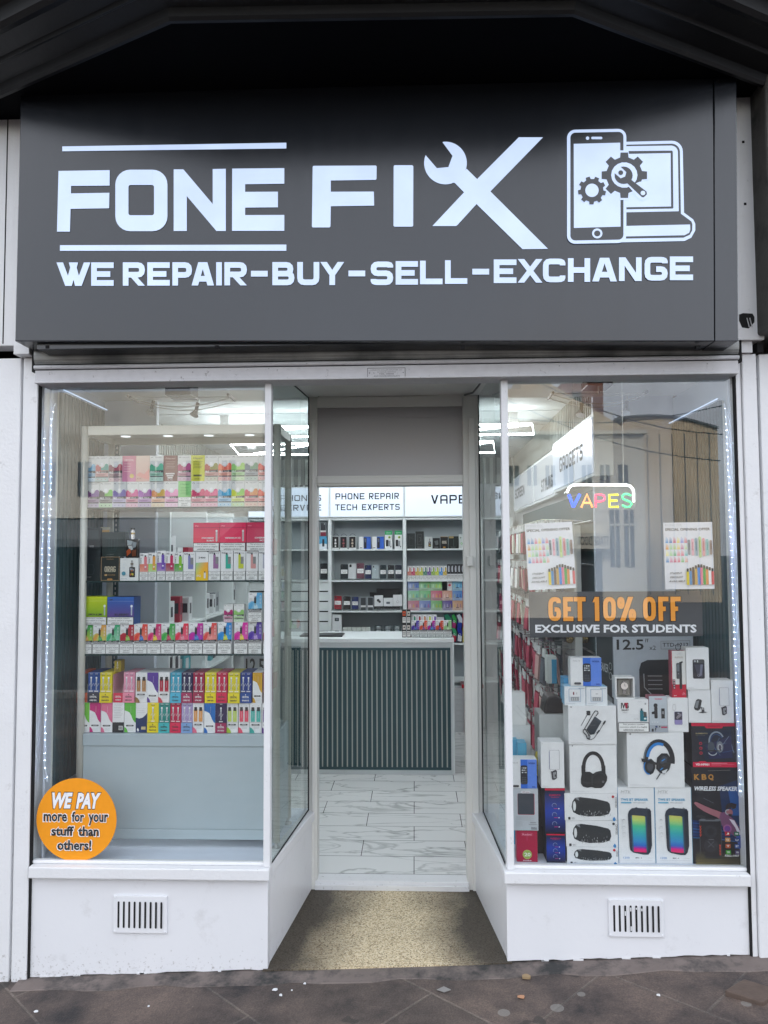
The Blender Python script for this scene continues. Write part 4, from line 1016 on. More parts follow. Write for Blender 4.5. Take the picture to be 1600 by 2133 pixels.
# inner faces of the bays below the sill (seen from inside only)
# slatted panels on the bay side walls
def slat_panel(X, y0, y1, z0, z1, n, facing, dark, light, label, gap=.5):
    mb = MB(); mb.box(X, X+.008*facing, y0, y1, z0, z1, light); w = (y1-y0)/n
    for i in range(n): mb.box(X+.0085*facing, X+.022*facing, y0+i*w, y0+i*w+w*gap, z0, z1, dark)
    return mb.build('slat_panel', label=label, cat='wall panel')
zsl = at(150, 838, .2)[1]; zsb = at(150, 1640, .2)[1]
slat_panel(BAYL, .20, .72, zsb, on_x(165, 836, BAYL)[1], 13, 1, 'slat_dark', 'slat_pale', 'dark blue and pale slatted panel inside the left display window', .72)
slat_panel(BAYR, .19, .86, BZ+.02, on_x(1500, 838, BAYR)[1], 17, -1, 'slat_dark', 'slat_pale', 'dark slatted panel with pale grooves inside the right display window', .78)

# LED strips
def led_strip(pts, label):
    t = thing('led_strip', label, 'led strip', pts[0], 'led strips down the window sides')
    mb = MB(); mb.tube(pts, .004, 'blue_white', n=6); mb.build('backing', t)
    mb = MB(); acc = 0; last = Vector(pts[0])
    for a, b in zip(pts, pts[1:]):
        a, b = Vector(a), Vector(b); L_ = (b-a).length; k = max(1, int(L_/.029))
        for i in range(k):
            p = a+(b-a)*(i+.5)/k; r = .0042
            V = [(p.x-r, p.y, p.z), (p.x+r, p.y, p.z), (p.x, p.y-r, p.z), (p.x, p.y+r, p.z), (p.x, p.y, p.z-r), (p.x, p.y, p.z+r)]
            mb.raw(V, [(0, 2, 5), (2, 1, 5), (1, 3, 5), (3, 0, 5), (2, 0, 4), (1, 2, 4), (3, 1, 4), (0, 3, 4)], 'led', (1, 1, 1))
    o = mb.build('diode', t); o['kind'] = 'stuff'
def P3(px, py, Y): x, z = at(px, py, Y); return (x, Y, z)
def batten(a, b, y, z0, z1, label):
    mb = MB(); mb.box(a, b, y, y+.02, z0, z1, 'blue_white'); mb.build('led_batten', label=label, cat='batten', bevel=.002)
batten(at(86, 1000, .06)[0], at(90, 1000, .06)[0], .06, BZ+.001, ZBC-.001, 'pale upright batten behind the outer string of the led and reflection pair, left window')
batten(at(101, 1000, .06)[0], at(105, 1000, .06)[0], .06, BZ+.001, ZBC-.001, 'pale upright batten behind the inner string of the led and reflection pair, left window')
batten(at(1522, 1000, .06)[0], at(1528, 1000, .06)[0], .06, at(1530, 1660, .06)[1], ZBC-.001, 'pale upright batten carrying a led string in the right window')
led_strip([P3(82, 840, .053), P3(87, 850, .053), P3(91, 880, .053), P3(90, 1000, .053), P3(76, 1590, .053), P3(70, 1628, .053)], 'left hand string of the left window pair, one a led string, one its built reflection')
led_strip([P3(117, 840, .053), P3(111, 850, .053), P3(106, 880, .053), P3(105, 1000, .053), P3(92, 1590, .053), P3(99, 1628, .053)], 'inner string of the left window pair, one a led string, one its built reflection')  # one string of this left pair is the other's reflection, built as solid diodes
led_strip([P3(1508, 840, .053), P3(1513, 862, .053), P3(1519, 1000, .053), P3(1543, 1655, .053)], 'string of white leds down the right window beside the slats')
def led_line(p, q, label):
    mb = MB(); mb.tube([p, q], .003, 'led_glow', n=6); mb.build('led_line', label=label, cat='led strip')
led_line((BAYR-.03, .19, on_x(1500, 838, BAYR)[1]+.008), (BAYR-.03, .86, on_x(1500, 838, BAYR)[1]+.008), 'glowing light line along the top of the right slatted panel')
led_line((BAYL+.03, .20, on_x(165, 836, BAYL)[1]+.008), (BAYL+.03, .72, on_x(165, 836, BAYL)[1]+.008), 'glowing light line along the top of the left slatted panel')

# ceiling lights : zigzag framed tubes
def ceiling_light(x0, x1, y0, y1, n, label):
    t = thing('ceiling_light', label, 'ceiling light', ((x0+x1)/2, (y0+y1)/2, CZ), 'zigzag tube lights on the ceiling'); z = CZ-.12
    mb = MB(); mb.tube([(x0, y0, z), (x1, y0, z), (x1+.08, y1, z), (x0-.08, y1, z)], .0075, 'tube_light', n=6, closed=True); mb.build('tube', t)
    pts = [(x0+(x1-x0)*i/n, y0 if i % 2 else y1, z) for i in range(n+1)]
    mb = MB(); mb.tube(pts, .0075, 'tube_light', n=6); mb.build('tube', t)
    for x in (x0+.1, x1-.1): mb = MB(); mb.box(x-.03, x+.03, (y0+y1)/2-.03, (y0+y1)/2+.03, z+.009, CZ-.001, 'alu'); mb.build('bracket', t)
ceiling_light(-1.45, .80, on_z(900, 872, CZ)[1]-.42, on_z(900, 872, CZ)[1]+.02, 3, 'zigzag white tube light nearest the door')
ceiling_light(-1.45, .62, on_z(900, 908, CZ)[1]-.45, on_z(900, 908, CZ)[1]+.2, 3, 'zigzag white tube light nearest the back shelves')

# ------------------------------------------------------------------ back shelving with light boxes
SYF = BY-.30                                         # front of the shelves
def bx(px): return at(px, 1180, SYF)[0]
def bz(py): return at(770, py, SYF)[1]
su = thing('shelving_unit', 'grey white shelving unit along the back wall under the light boxes', 'shelving unit', (-.1, SYF, FZ))
zsh = [bz(1143.5), bz(1208.5), bz(1272.5), bz(1340)]
cols = [(575-60, 686.5), (686.5, 843), (843, 1000), (1000, 1070)]
ups = [515, 687, 843, 1003, 1066]
th = .0175
for u in ups:
    mb = MB(); x = bx(u); mb.box(x-th, x+th, SYF, BY-.001, FZ, bz(1079), 'melamine'); mb.build('upright', su, bevel=.002)
mb = MB(); mb.box(bx(ups[0])+th, bx(ups[-1])-th, BY-.022, BY-.002, FZ, bz(1079), 'melamine_back'); mb.build('back_panel', su)
for i in range(4):
    a, b = bx(ups[i])+th+.001, bx(ups[i+1])-th-.001
    for k, z in enumerate(zsh):
        if i == 0 and k > 1: continue
        mb = MB(); mb.box(a, b, SYF+.002, BY-.023, z-.016, z, 'melamine'); mb.build('shelf', su, bevel=.002)
    mb = MB(); mb.box(a, b, SYF+.002, BY-.023, bz(1079)-.02, bz(1079), 'melamine'); mb.build('shelf', su)
    mb = MB(); mb.box(a, b, SYF+.002, BY-.023, bz(1418)-.016, bz(1418), 'melamine'); mb.build('shelf', su)
# slatwall in the first column
mb = MB(); a, b = bx(ups[0])+th+.001, bx(ups[1])-th-.001; z0 = FZ; z1 = zsh[1]-.017; k = 0
zz = z1
while zz > z0+.1:
    mb.box(a, b, SYF+.02, SYF+.035, zz-.088, zz-.001, 'melamine'); zz -= .1
mb.box(a, b, SYF+.036, SYF+.045, z0, z1, 'gap_black'); mb.build('slatwall', su)
# light boxes
def lightbox(px0, px1, lines, label):
    x0, x1 = bx(px0), bx(px1); z0, z1 = bz(1078), bz(1013)
    t = thing('lightbox_sign', label, 'lightbox sign', ((x0+x1)/2, SYF, z0), 'lit signs above the back shelves')
    mb = MB(); mb.box(x0, x1, SYF-.01, BY-.01, z0+.001, z1, 'melamine'); mb.build('case', t, bevel=.003)
    mb = MB(); mb.box(x0+.012, x1-.012, SYF-.016, SYF-.0101, z0+.014, z1-.012, 'box_light'); mb.build('lit_panel', t)
    mb = MB(); c = Canvas(mb, x0, x1, z0, z1, SYF-.017)
    for (s, u0, v0, u1, v1) in lines: c.tech(s, u0, v0, u1, v1, BLACK, wt=.17, gap=.24, mat='matte')
    mb.build('lettering', t)
lightbox(516, 687, [('PHONES', .40, .27, .90, .46), ('SERVICE', .40, .58, .90, .77)], 'lit white sign panel left of the phone repair sign, ending in S')
lightbox(687, 843, [('PHONE', .08, .22, .47, .42), ('REPAIR', .53, .22, .93, .42), ('TECH', .075, .575, .37, .765), ('EXPERTS', .435, .575, .94, .765)], 'lit white sign panel reading phone repair tech experts')
lightbox(843, 1003, [('VAPES', .35, .30, .93, .58)], 'lit white sign panel about vapes above the vape shelves')
mb = MB(); a, b, z0 = bx(515), bx(1003), bz(1013)
n = 44
for i in range(n): mb.box(a+(b-a)*i/n, a+(b-a)*(i+.5)/n, SYF-.005, SYF+.03, z0+.001, z0+.018, 'black_plastic')
mb.build('black_notched_trim', label='black notched strip along the top of the lit signs', cat='trim')
# striped wall above
mb = MB(); n = 40; a, b = RXL+.01, RXR-.001
for i in range(n): mb.box(a+(b-a)*i/n, a+(b-a)*(i+.52)/n, BY-.03, BY-.001, bz(1010)+.03, CZ-.002, 'slat_grey')
mb.box(a, b, BY-.0095, BY-.0005, bz(1010)+.03, CZ-.002, 'slat_pale'); mb.build('slat_panel', label='striped grey slatted band above the back wall signs', cat='wall panel')
# right wall: slatted band, light boxes
def side_band(X, f, y0, y1, z0, z1, n, label, dark='slat_grey'):
    slat_panel(X, y0, y1, z0, z1, n, f, dark, 'slat_pale', label, .45)
zb0 = on_x(1152, 925, RXR-.10)[1]; 
side_band(RXR, -1, .95, BY-.04, zb0+.03, CZ-.002, 62, 'striped slatted band along the top of the right wall')
side_band(RXL, 1, .95, BY-.04, zb0+.03, CZ-.002, 62, 'striped slatted band along the top of the left wall')
zl0, zl1 = zb0-.335, zb0
def side_box(X, f, y0, y1, words, label, proud=.10, lm='box_light3'):
    t = thing('lightbox_sign', label, 'lightbox sign', (X, (y0+y1)/2, zl0), 'lit signs along the side walls')
    mb = MB(); mb.box(X, X+proud*f, y0, y1, zl0, zl1, 'melamine'); mb.build('case', t, bevel=.003)
    mb = MB(); mb.box(X+f*(proud+.0005), X+f*(proud+.006), y0+.02, y1-.02, zl0+.02, zl1-.02, lm); mb.build('lit_panel', t)
    tmp = MB(); c = Canvas(tmp, 0, y1-y0, zl0, zl1, 0)
    for (s, u0, v0, u1, v1) in words: c.tech(s, u0, v0, u1, v1, (.10, .11, .12), wt=.20, gap=.24, mat='matte')
    mb = MB(); mb.f, mb.m, mb.c = tmp.f, tmp.m, tmp.c
    for (x, y, z) in tmp.v:
        xx = X+f*(proud+.007-y)
        mb.v.append((xx, (y1-x) if f < 0 else (y0+x), z))
    mb.build('lettering', t)
GY0, GY1 = on_x(1237, 900, RXR-.10)[0], on_x(1152, 950, RXR-.10)[0]
side_box(RXR, -1, GY0, GY1, [('GADGETS', .22, .38, .80, .66)], 'lit gadgets sign box high on the right wall', .10, 'box_light2')
side_box(RXR, -1, GY1+.012, GY1+.22, [('P', .2, .5, .6, .8)], 'short lit sign box just beyond the gadgets sign on the right wall', .06)
side_box(RXR, -1, GY1+.23, GY1+1.15, [('STYLING', .42, .52, .96, .80)], 'flatter lit sign box with styling lettering on the right wall', .05)
side_box(RXR, -1, GY1+1.17, BY-.35, [('SCREEN', .1, .36, .60, .64)], 'last lit sign box on the right wall near the back corner', .05)
side_box(RXL, 1, 1.2, 2.45, [('FONE', .25, .3, .75, .7)], 'lit sign box on the left wall nearest the window', .06)
side_box(RXL, 1, 2.47, BY-.35, [('SCREEN GUARDS', .08, .36, .92, .64)], 'long lit sign box on the left wall toward the back', .05)

# ------------------------------------------------------------------ counter
CYF = on_z(800, 1613, FZ)[1]
cx0, cx1 = at(560, 1480, CYF)[0], at(947, 1480, CYF)[0]; cz1 = at(800, 1324, CYF+.02)[1]; cz0 = at(800, 1339, CYF)[1]
ct = thing('shop_counter', 'white counter fronted with dark green and pale vertical slats', 'counter', ((cx0+cx1)/2, CYF, FZ))
mb = MB(); ctz = at(800, 1338, CYF-.01)[1]; mb.box(cx0, cx1, CYF-.012, CYF+.55, ctz-.002, ctz+.03, 'melamine'); mb.build('worktop', ct, bevel=.003)
CTZ = ctz+.03
fx = at(943, 1480, CYF)[0]
mb = MB(); mb.box(cx0, fx, CYF, CYF+.02, FZ+.0, ctz-.003, 'melamine'); mb.build('front_board', ct)
mb = MB(); mb.box(fx+.0005, cx1, CYF-.01, CYF+.5, FZ, ctz-.003, 'melamine'); mb.build('end_panel', ct, bevel=.002)
mb = MB(); za, zb = at(800, 1602, CYF)[1], at(800, 1349, CYF)[1]; xa = cx0+.01; xb = at(939, 1480, CYF)[0]
mb.box(xa, xb, CYF-.012, CYF-.0005, za, zb, 'slat_dark'); mb.box(xa, xb, CYF-.022, CYF-.0121, za, za+.018, 'slat_dark'); mb.box(xa, xb, CYF-.022, CYF-.0121, zb-.018, zb, 'slat_dark')
pitch = (at(671, 1480, CYF)[0]-at(661, 1480, CYF)[0])*1.027; x = at(671, 1480, CYF)[0]-pitch*9
mt_, nt_, b_ = 0, 0, 0
while x < xb-.02:
    if x > xa: mb.box(x, x+pitch*.27, CYF-.0128, CYF-.0121, za+.019, zb-.019, 'slat_light')
    if x > xa: mb.box(x-pitch*.36, x-.0005, CYF-.019, CYF-.0122, za+.019, zb-.019, 'slat_dark')
    if x > xa: mb.box(x+pitch*.27+.0005, x+pitch*.63, CYF-.019, CYF-.0122, za+.019, zb-.019, 'slat_dark')
    x += pitch
mb.build('slatted_front', ct)
mb = MB(); a = at(663, 1335, CYF+.1)[0]; b = at(713, 1325, CYF+.1)[0]
mb.box(a-.15, b, CYF+.1, CYF+.32, CTZ, CTZ+.012, 'black_plastic'); mb.build('repair_mat', bevel=.003, label='thin black tray lying on the left end of the counter', cat='tray')
# things under the shelf right of the counter
for k in range(8):
    x0, x1, z0, z1 = rp(948, 1444+k*11.5, 962, 1444+k*11.5+11, BY-.5)
    mb = MB(); zb = FZ+.02+(7-k)*.052; mb.box(x0-.02, x1+.02, BY-.52, BY-.36, FZ+.001+(7-k)*.052, FZ+.051+(7-k)*.052, 'card', (.55, .57, .58)); mb.build('white_box', bevel=.001, label='small white box, %s from the top of the stack beside the counter' % ORD[k], cat='box', group='white boxes stacked beside the counter')
mb = MB(); x0, x1 = at(962, 1500, BY-.5)[0], at(985, 1500, BY-.5)[0]; mb.box(x0+.021, x1+.08, BY-.55, BY-.36, FZ+.001, at(960, 1432, BY-.5)[1], 'gloss', C('#8a1020')); mb.box(x0, x1+.1, BY-.56, BY-.36, at(960, 1432, BY-.5)[1]+.001, at(960, 1424, BY-.5)[1], 'gloss', C('#a01224')); mb.build('red_bin', bevel=.004, label='dark red bin behind the white boxes beside the counter', cat='bin')

# ================================================================== GLASS DISPLAY CABINET in the left window
KY0, KY1 = .20, .56
kx0, kx1 = at(160, 1300, KY0)[0], at(583, 1300, KY0)[0]
cab = thing('display_cabinet', 'pale metal framed glass cabinet full of small coloured boxes in the left window', 'display cabinet', ((kx0+kx1)/2, (KY0+KY1)/2, BZ))
kz = lambda py: at(370, py, KY0+.01)[1]
zt1, zt0 = kz(886), kz(905)
for a, y in ((kx0+.018, KY0+.018), (kx1-.018, KY0+.018), (kx0+.018, KY1-.018), (kx1-.018, KY1-.018)):
    mb = MB(); mb.tube([(a, y, BZ+.03), (a, y, zt1)], .017, 'cream_alu', n=14); po = mb.build('post', cab, smooth=True)
    mb = MB(); mb.tube([(a, y, BZ+.0005), (a, y, BZ+.008)], .02, 'alu', n=12); mb.tube([(a, y, BZ+.008), (a, y, BZ+.03)], .008, 'alu', n=8); mb.build('foot', po)
mb = MB(); mb.box(kx0+.036, kx1-.036, KY0+.004, KY0+.03, zt0, zt1, 'cream_alu'); mb.box(kx0+.036, kx1-.036, KY1-.03, KY1-.004, zt0, zt1, 'cream_alu')
mb.box(kx0+.004, kx0+.03, KY0+.036, KY1-.036, zt0, zt1, 'cream_alu'); mb.box(kx1-.03, kx1-.004, KY0+.036, KY1-.036, zt0, zt1, 'cream_alu'); mb.build('top_frame', cab, bevel=.002)
mb = MB(); mb.box(kx0+.0305, kx1-.0305, KY0+.031, KY1-.031, zt1-.012, zt1-.002, 'cream_alu')
mb.build('top_panel', cab)
zb1, zb0 = kz(1529), kz(1554)
mb = MB(); mb.box(kx0+.034, kx1-.034, KY0+.006, KY0+.03, zb0, zb1, 'bay_panel'); mb.build('lower_rail', cab, bevel=.002)
zk1, zk0 = kz(1727), kz(1747)
mb = MB(); mb.box(kx0+.034, kx1-.034, KY0+.002, KY0+.03, zk0, zk1, 'bay_panel'); mb.build('foot_rail', cab, bevel=.002)
mb = MB(); mb.box(kx0+.036, kx1-.036, KY0+.012, KY0+.028, zk1+.001, zb0-.001, 'bay_panel'); mb.box(kx0+.012, kx0+.022, KY0+.036, KY1-.036, zk0, zb1, 'bay_panel'); mb.box(kx1-.022, kx1-.012, KY0+.036, KY1-.036, zk0, zb1, 'bay_panel')
mb.box(kx0+.036, kx1-.036, KY0+.031, KY1-.03, zb1-.02, zb1-.001, 'bay_panel'); mb.build('base_panel', cab)
for x in (kx0+.03, kx0+.2):
    pass
KS = [kz(1055.5), kz(1209.5), kz(1363), zb1]       # shelf tops
for z in KS[:3]:
    mb = MB(); mb.box(kx0+.03, kx1-.03, KY0+.014, KY1-.03, z-.007, z-.0005, 'glass_edge'); mb.build('shelf', cab)
mb = MB(); mb.box(kx1-.024, kx1-.019, KY0+.04, KY1-.04, zb1+.002, zt0-.002, 'clear'); mb.build('side_glass', cab)
mb = MB()
xx = at(240, 1300, KY1-.03)[0]
for y in (KY1-.035,):
    mb.box(xx-.012, xx+.012, y, y+.012, zb1, zt0, 'slat_dark')
    k = 0
    while zb1+.03+k*.025 < zt0: mb.box(xx-.003, xx+.003, y-.0012, y-.0003, zb1+.03+k*.025, zb1+.042+k*.025, 'alu'); k += 1
mb.build('shelf_bracket_strip', cab)
# unlit downlights under the cabinet top, lenses given a faint glow
for px in (262, 350, 435, 520):
    x, z = at(px, 916, KY0+.2); mb = MB(); mb.tube([(x, KY0+.2, zt1-.0125), (x, KY0+.2, zt1-.020)], .032, 'cream_alu', n=16); dl_ = mb.build('downlight', cab); mb = MB(); mb.tube([(x, KY0+.2, zt1-.0201), (x, KY0+.2, zt1-.022)], .024, 'downlight_lens', n=16); mb.build('lens', dl_)

FY = KY0+.035    # front plane of the goods
jit = random.Random(77)
def kbox(px0, px1, zb, h, col, art, name, label, group, d=.05, y=None, side=None, cat='vape box', rz=0):
    y = (y if y is not None else FY)+jit.uniform(-.004, .004); rz = rz or jit.uniform(-.022, .022)
    ym = 1200
    x0 = at(px0, ym, y)[0]; x1 = at(px1, ym, y)[0]
    mb = MB(); mb.box(x0+.0004, x1-.0004, y, y+d, zb, zb+h, 'card', side or col)
    c = Canvas(mb, x0+.0004, x1-.0004, zb, zb+h, y); c.rect(0, 0, 1, 1, col); art(c)
    if rz: mb.rot((x0+x1)/2, y+d/2, rz)
    return mb.build(name, label=label, cat=cat, group=group)
def mixc(a, b, t): return tuple(x*(1-t)+y*t for x, y in zip(a, b))
PALE = (.74, .75, .74)
# --- row of tall "pro max" boxes
def pro(c1, c2):
    def f(c):
        c.arc(.16, .10, .075, 180, 360, .025, INK, n=6); c.text('HAYATI', .38, .06, .86, .10, (.3, .3, .32), .01)
        p1 = [(0, .56), (0, .40), (.06, .36), (.10, .31), (.16, .36), (.22, .34), (.28, .40), (.40, .42), (.40, .56)]
        p2 = [(.40, .56), (.42, .45), (.58, .45), (.66, .40), (.72, .33), (.82, .30), (.92, .31), (1, .37), (1, .56)]
        c.poly(p1, c1); c.poly(p2, c2); c.rr(.38, .27, .60, .40, .02, (.88, .88, .9))
        c.rect(0, .559, 1, .66, mixc(c1, INK, .25)); c.poly([(.36, .60), (1, .57), (1, .66), (.36, .66)], INK)
        c.rect(0, .66, 1, .80, mixc(c1, WHITE, .35)); c.text('PRO', .04, .605, .36, .685, WHITE, .03, .2); c.text('MAX', .44, .61, .86, .665, (.7, .7, .72), .0, .2)
        c.rect(.06, .80, 1, .835, INK); c.rect(0, .84, 1, .995, mixc(c2, WHITE, .55))
        for u in (.2, .5, .8): c.disc(u, .92, .035, mixc(c1, INK, .1), n=8)
        c.rect(.1, .72, .8, .735, mixc(c1, INK, .4)); c.rect(.2, .75, .7, .762, mixc(c1, INK, .3))
    return f
def plainbox(col, ink, low=None):
    def f(c):
        c.text('Hayati', .14, .08, .86, .16, ink, .01, .3)
        for k in range(5): c.rect(.18+.04*(k % 2), .24+.06*k, .84-.05*(k % 3), .252+.06*k, ink)
        if low == 'warn': warn(c, 0, .62, 1, 1, True)
        elif low == 'block':
            for k, (a, b) in enumerate(((.18, .82), (.26, .74), (.32, .68))): c.rect(a, .68+.08*k, b, .735+.08*k, (.75, .7, .7))
            c.text('PRO MAX', .3, .93, .7, .97, WHITE)
        else: c.rect(.2, .75, .8, .82, ink); c.text('PRO MAX', .28, .90, .72, .94, ink, .02)
    return f
def peach(c):
    c.grad(0, 0, 1, 1, C('#e8cfc0'), C('#d9a9a0')); c.poly([(0, .75), (.3, .65), (.6, .72), (1, .50), (1, .95), (.4, .85)], C('#e59a93')); c.text('ELUX', .1, .86, .4, .91, C('#a05048'))
def pinkgrad(c):
    c.grad(0, 0, 1, 1, C('#d9869a'), C('#d17fa8')); c.disc(.7, .78, .16, C('#d7bf63')); c.text('CRYSTAL', .15, .12, .85, .2, C('#f3d7dd'), .02)
    for k in range(4): c.rect(.12, .3+.1*k, .6, .315+.1*k, C('#f0ccd4'))
n1 = [('#5f9fc4', '#77b0cf', 'pale blue'), ('#c0646a', '#4c9b90', 'red and teal'), ('#8d4a5c', '#b24a62', 'dull crimson'), None, None, ('#3fae8a', '#5fbf9d', 'mint green'), None,
      ('#b0306a', '#b23a80', 'magenta'), None, ('#b5483a', '#8f8c3c', 'red and olive'), ('#ef7f5c', '#e2553e', 'coral orange'), ('#8fce6b', '#a9d96a', 'light green'), ('#5d6f80', '#6a9a78', 'slate and green'), ('#e2483c', '#d63a3a', 'bright red')]
edges1 = [170, 196, 223, 252, 280.5, 309.5, 338, 368, 396, 425, 453, 481, 509, 537, 564]
hT = kz(1000)-kz(1054); hT2 = kz(946)-kz(1000)
edges2 = [176.5, 204.5, 232.5, 260.5, 286, 314, 342, 369.5, 397, 425.5, 453, 481, 509, 537, 564]
n2 = [('#7b3a86', '#7a4f9a', 'purple'), ('#2b2d33', '#6fbf4d', 'black and green'), ('#8a78b6', '#9c8cc2', 'lavender'), ('#c72a78', '#d54c96', 'hot pink'), ('#a04bb0', '#8f3f9e', 'violet'), ('#e2935a', '#d9b04a', 'amber'), ('#e07ab6', '#ec9ac6', 'soft pink'), None,
      ('#cc2460', '#d52f6e', 'crimson'), ('#d83a78', '#e04f8c', 'rose pink'), ('#2f9fd0', '#3fb0dc', 'sky blue'), ('#d9e23a', '#8fd050', 'lime'), ('#cf3458', '#d98a4a', 'red and amber'), ('#e5503c', '#ea7a50', 'tomato red')]
GP = 'tall vape boxes on the top shelf of the glass cabinet'
for rown, edges, spec, z, h in (('lower', edges2, n2, KS[0], hT), ('upper', edges1, n1, KS[0]+hT+.0005, hT2)):
    for i in range(14):
        lab_pos = '%s from left, %s row of cabinet top shelf' % (ORD[i], rown)
        sp_ = spec[i]
        if sp_:
            kbox(edges[i], edges[i+1], z, h, PALE, pro(C(sp_[0]), C(sp_[1])), 'vape_box', 'white box with %s artwork, %s' % (sp_[2], lab_pos), GP)
        elif rown == 'upper':
            col, fn, nm = {3: (C('#d9869a'), pinkgrad, 'pink printed box'), 4: (C('#e8cfc0'), peach, 'pale peach box'), 6: (C('#76403f'), plainbox(0, C('#c9a5a0'), 'block'), 'dark brown box'), 8: (C('#cfd02a'), plainbox(0, C('#55560f')), 'yellow box')}[i]
            kbox(edges[i], edges[i+1], z, h, col, fn, 'vape_box', '%s, %s' % (nm, lab_pos), GP)
        else:
            kbox(edges[i], edges[i+1], z, h, C('#86cf7c'), plainbox(0, C('#4f9c4c'), 'warn'), 'vape_box', 'pale green box with a warning panel, %s' % lab_pos, GP)
# --- second shelf
Z2 = KS[1]
def bigpink(t1, t2, ca, cb):
    def f(c):
        c.grad(0, 0, 1, .69, C(ca), C(cb)); c.text('elf bar', .06, .09, .20, .13, C('#f3a5b5'), .02); c.rect(0, .16, 1, .19, C('#c01850'))
        c.text(t1, .32 if t2 else .2, .51, .80, .565, WHITE, .03)
        if t2: c.text(t2, .52, .60, .80, .655, WHITE, .03)
        c.rr(.86, .26, .93, .66, .035, C('#c9b9bb')); c.disc(.895, .29, .04, C('#e7e4e6'))
        warn(c, 0, .70, 1, 1)
    return f
zs_ = Z2+(kz(1149)-kz(1209.5))
hb = kz(1089)-kz(1149)
for i, (a, b, t1, t2, ca, cb, nm) in enumerate(((402, 457, 'STRAWBERRY', 'BURST', '#dc1f52', '#e8455a', 'strawberry red'), (457.5, 512.5, 'WATERMELON ICE', None, '#e00f56', '#ea3a62', 'hot pink'), (513, 568, 'CHERRY', 'ICE', '#c81a50', '#cf3c60', 'dull cherry'))):
    kbox(a, b, zs_+.0008, hb, C(ca), bigpink(t1, t2, ca, cb), 'multipack_box', '%s multipack box with a white warning panel, %s from left on the middle shelf' % (nm, ORD[i]), 'wide multipack boxes standing on small boxes', d=.09)
def ivg(cb, cd, wide=False):
    def f(c):
        if not wide:
            c.rect(0, .40, 1, .68, cb); c.grad(0, .40, 1, .68, cb, mixc(cb, WHITE, .25))
        c.text('IVG', .08, .04, .40, .10, INK, .03); c.text('2400', .06, .16, .2, .38, INK, .01, 0, rot=True) if not wide else c.text('IVG 2400', .62, .06, .9, .09, INK)
        if wide:
            c.rr(.40, .12, .60, .60, .03, cd); c.rect(.44, .06, .56, .13, INK); c.rect(.60, .2, .84, .46, (.24, .25, .25)); c.rr(.42, .44, .84, .6, .04, cd)
        else:
            c.rr(.52, .13, .86, .62, .08, cd); c.rect(.58, .08, .76, .135, INK); c.rect(.6, .48, .78, .53, WHITE)
        warn(c, 0, .69, 1, 1, True)
    return f
small = [(291, 308.5, '#e07a5a', '#dc7f88', 'coral', 1152), (309, 326, '#a9cf62', '#e0a04a', 'green and amber', 1151), (327, 345, '#8a52b4', '#6f52b0', 'purple', 1147), (345.5, 363, '#9a1640', '#c2185a', 'crimson', 1149), (363.5, 381.5, '#3f9c2a', '#86bf2f', 'green', 1151)]
GS = 'slim vape boxes on the middle shelf of the glass cabinet'
for i, (a, b, cb, cd, nm, yt) in enumerate(small):
    kbox(a, b, Z2, kz(yt)-kz(1209.5), WHITE, ivg(C(cb), C(cd)), 'vape_box', 'slim white and %s vape box standing on the middle shelf' % nm, GS, d=.025)
kbox(382, 407, Z2, kz(1150)-kz(1209.5), WHITE, ivg(None, C('#7f7fb8'), True), 'vape_box', 'wider white box with a lavender vape between green and yellow boxes', GS, d=.05)
def sunset(c):
    c.rect(0, 0, 1, 1, WHITE); c.poly([(0, .38), (1, .36), (1, 1), (0, 1)], [C('#8fd0a0'), C('#f2a23c'), C('#f0c31e'), C('#f2d21e')]); c.text('2400', .22, .17, .78, .23, INK, .02); c.text('IVG', .08, .8, .4, .88, WHITE, .02); c.rr(.66, .72, .82, .93, .04, (.75, .74, .72)); c.rect(.70, .68, .78, .73, INK)
kbox(407.5, 433.5, Z2, kz(1150)-kz(1209.5), WHITE, sunset, 'vape_box', 'white box with a yellow to orange sunset lower half on the middle shelf', GS, d=.05)
for i, (a, b, cd, nm) in enumerate(((434, 459, '#9a6a9a', 'mauve'), (460, 485.5, '#2fae98', 'teal'), (486.5, 511.5, '#c2cc3c', 'lime yellow'), (512.5, 537.5, '#d69a98', 'dusty pink'), (538.5, 562, '#b5b8c8', 'grey'))):
    kbox(a, b, Z2, kz(1148)-kz(1209.5), WHITE, ivg(None, C(cd), True), 'vape_box', 'white box with a %s vape picture under the pink multipacks' % nm, GS, d=.05)
def drag(c):
    c.line([(.02, .015), (.98, .015), (.98, .985), (.02, .985)], .025, C('#a98a66'), closed=True); c.text('VOOPOO', .3, .08, .68, .13, C('#a98a66'), .01, .2)
    c.tech('DRAG', .20, .40, .80, .64, C('#b8b09a'), wt=.17, gap=.12); c.rr(.2, .73, .36, .80, .05, C('#c9a06a')); c.text('SPECIAL EDITION', .4, .735, .78, .79, C('#b88d5a')); c.rr(.36, .91, .64, .98, .04, C('#c9934e')); c.text('MAX 3', .42, .925, .58, .965, INK)
kbox(210, 249.5, Z2, kz(1159)-kz(1209.5), C('#14211f'), drag, 'vape_kit_box', 'black vape kit box with a thin copper border', None, d=.05, cat='box')
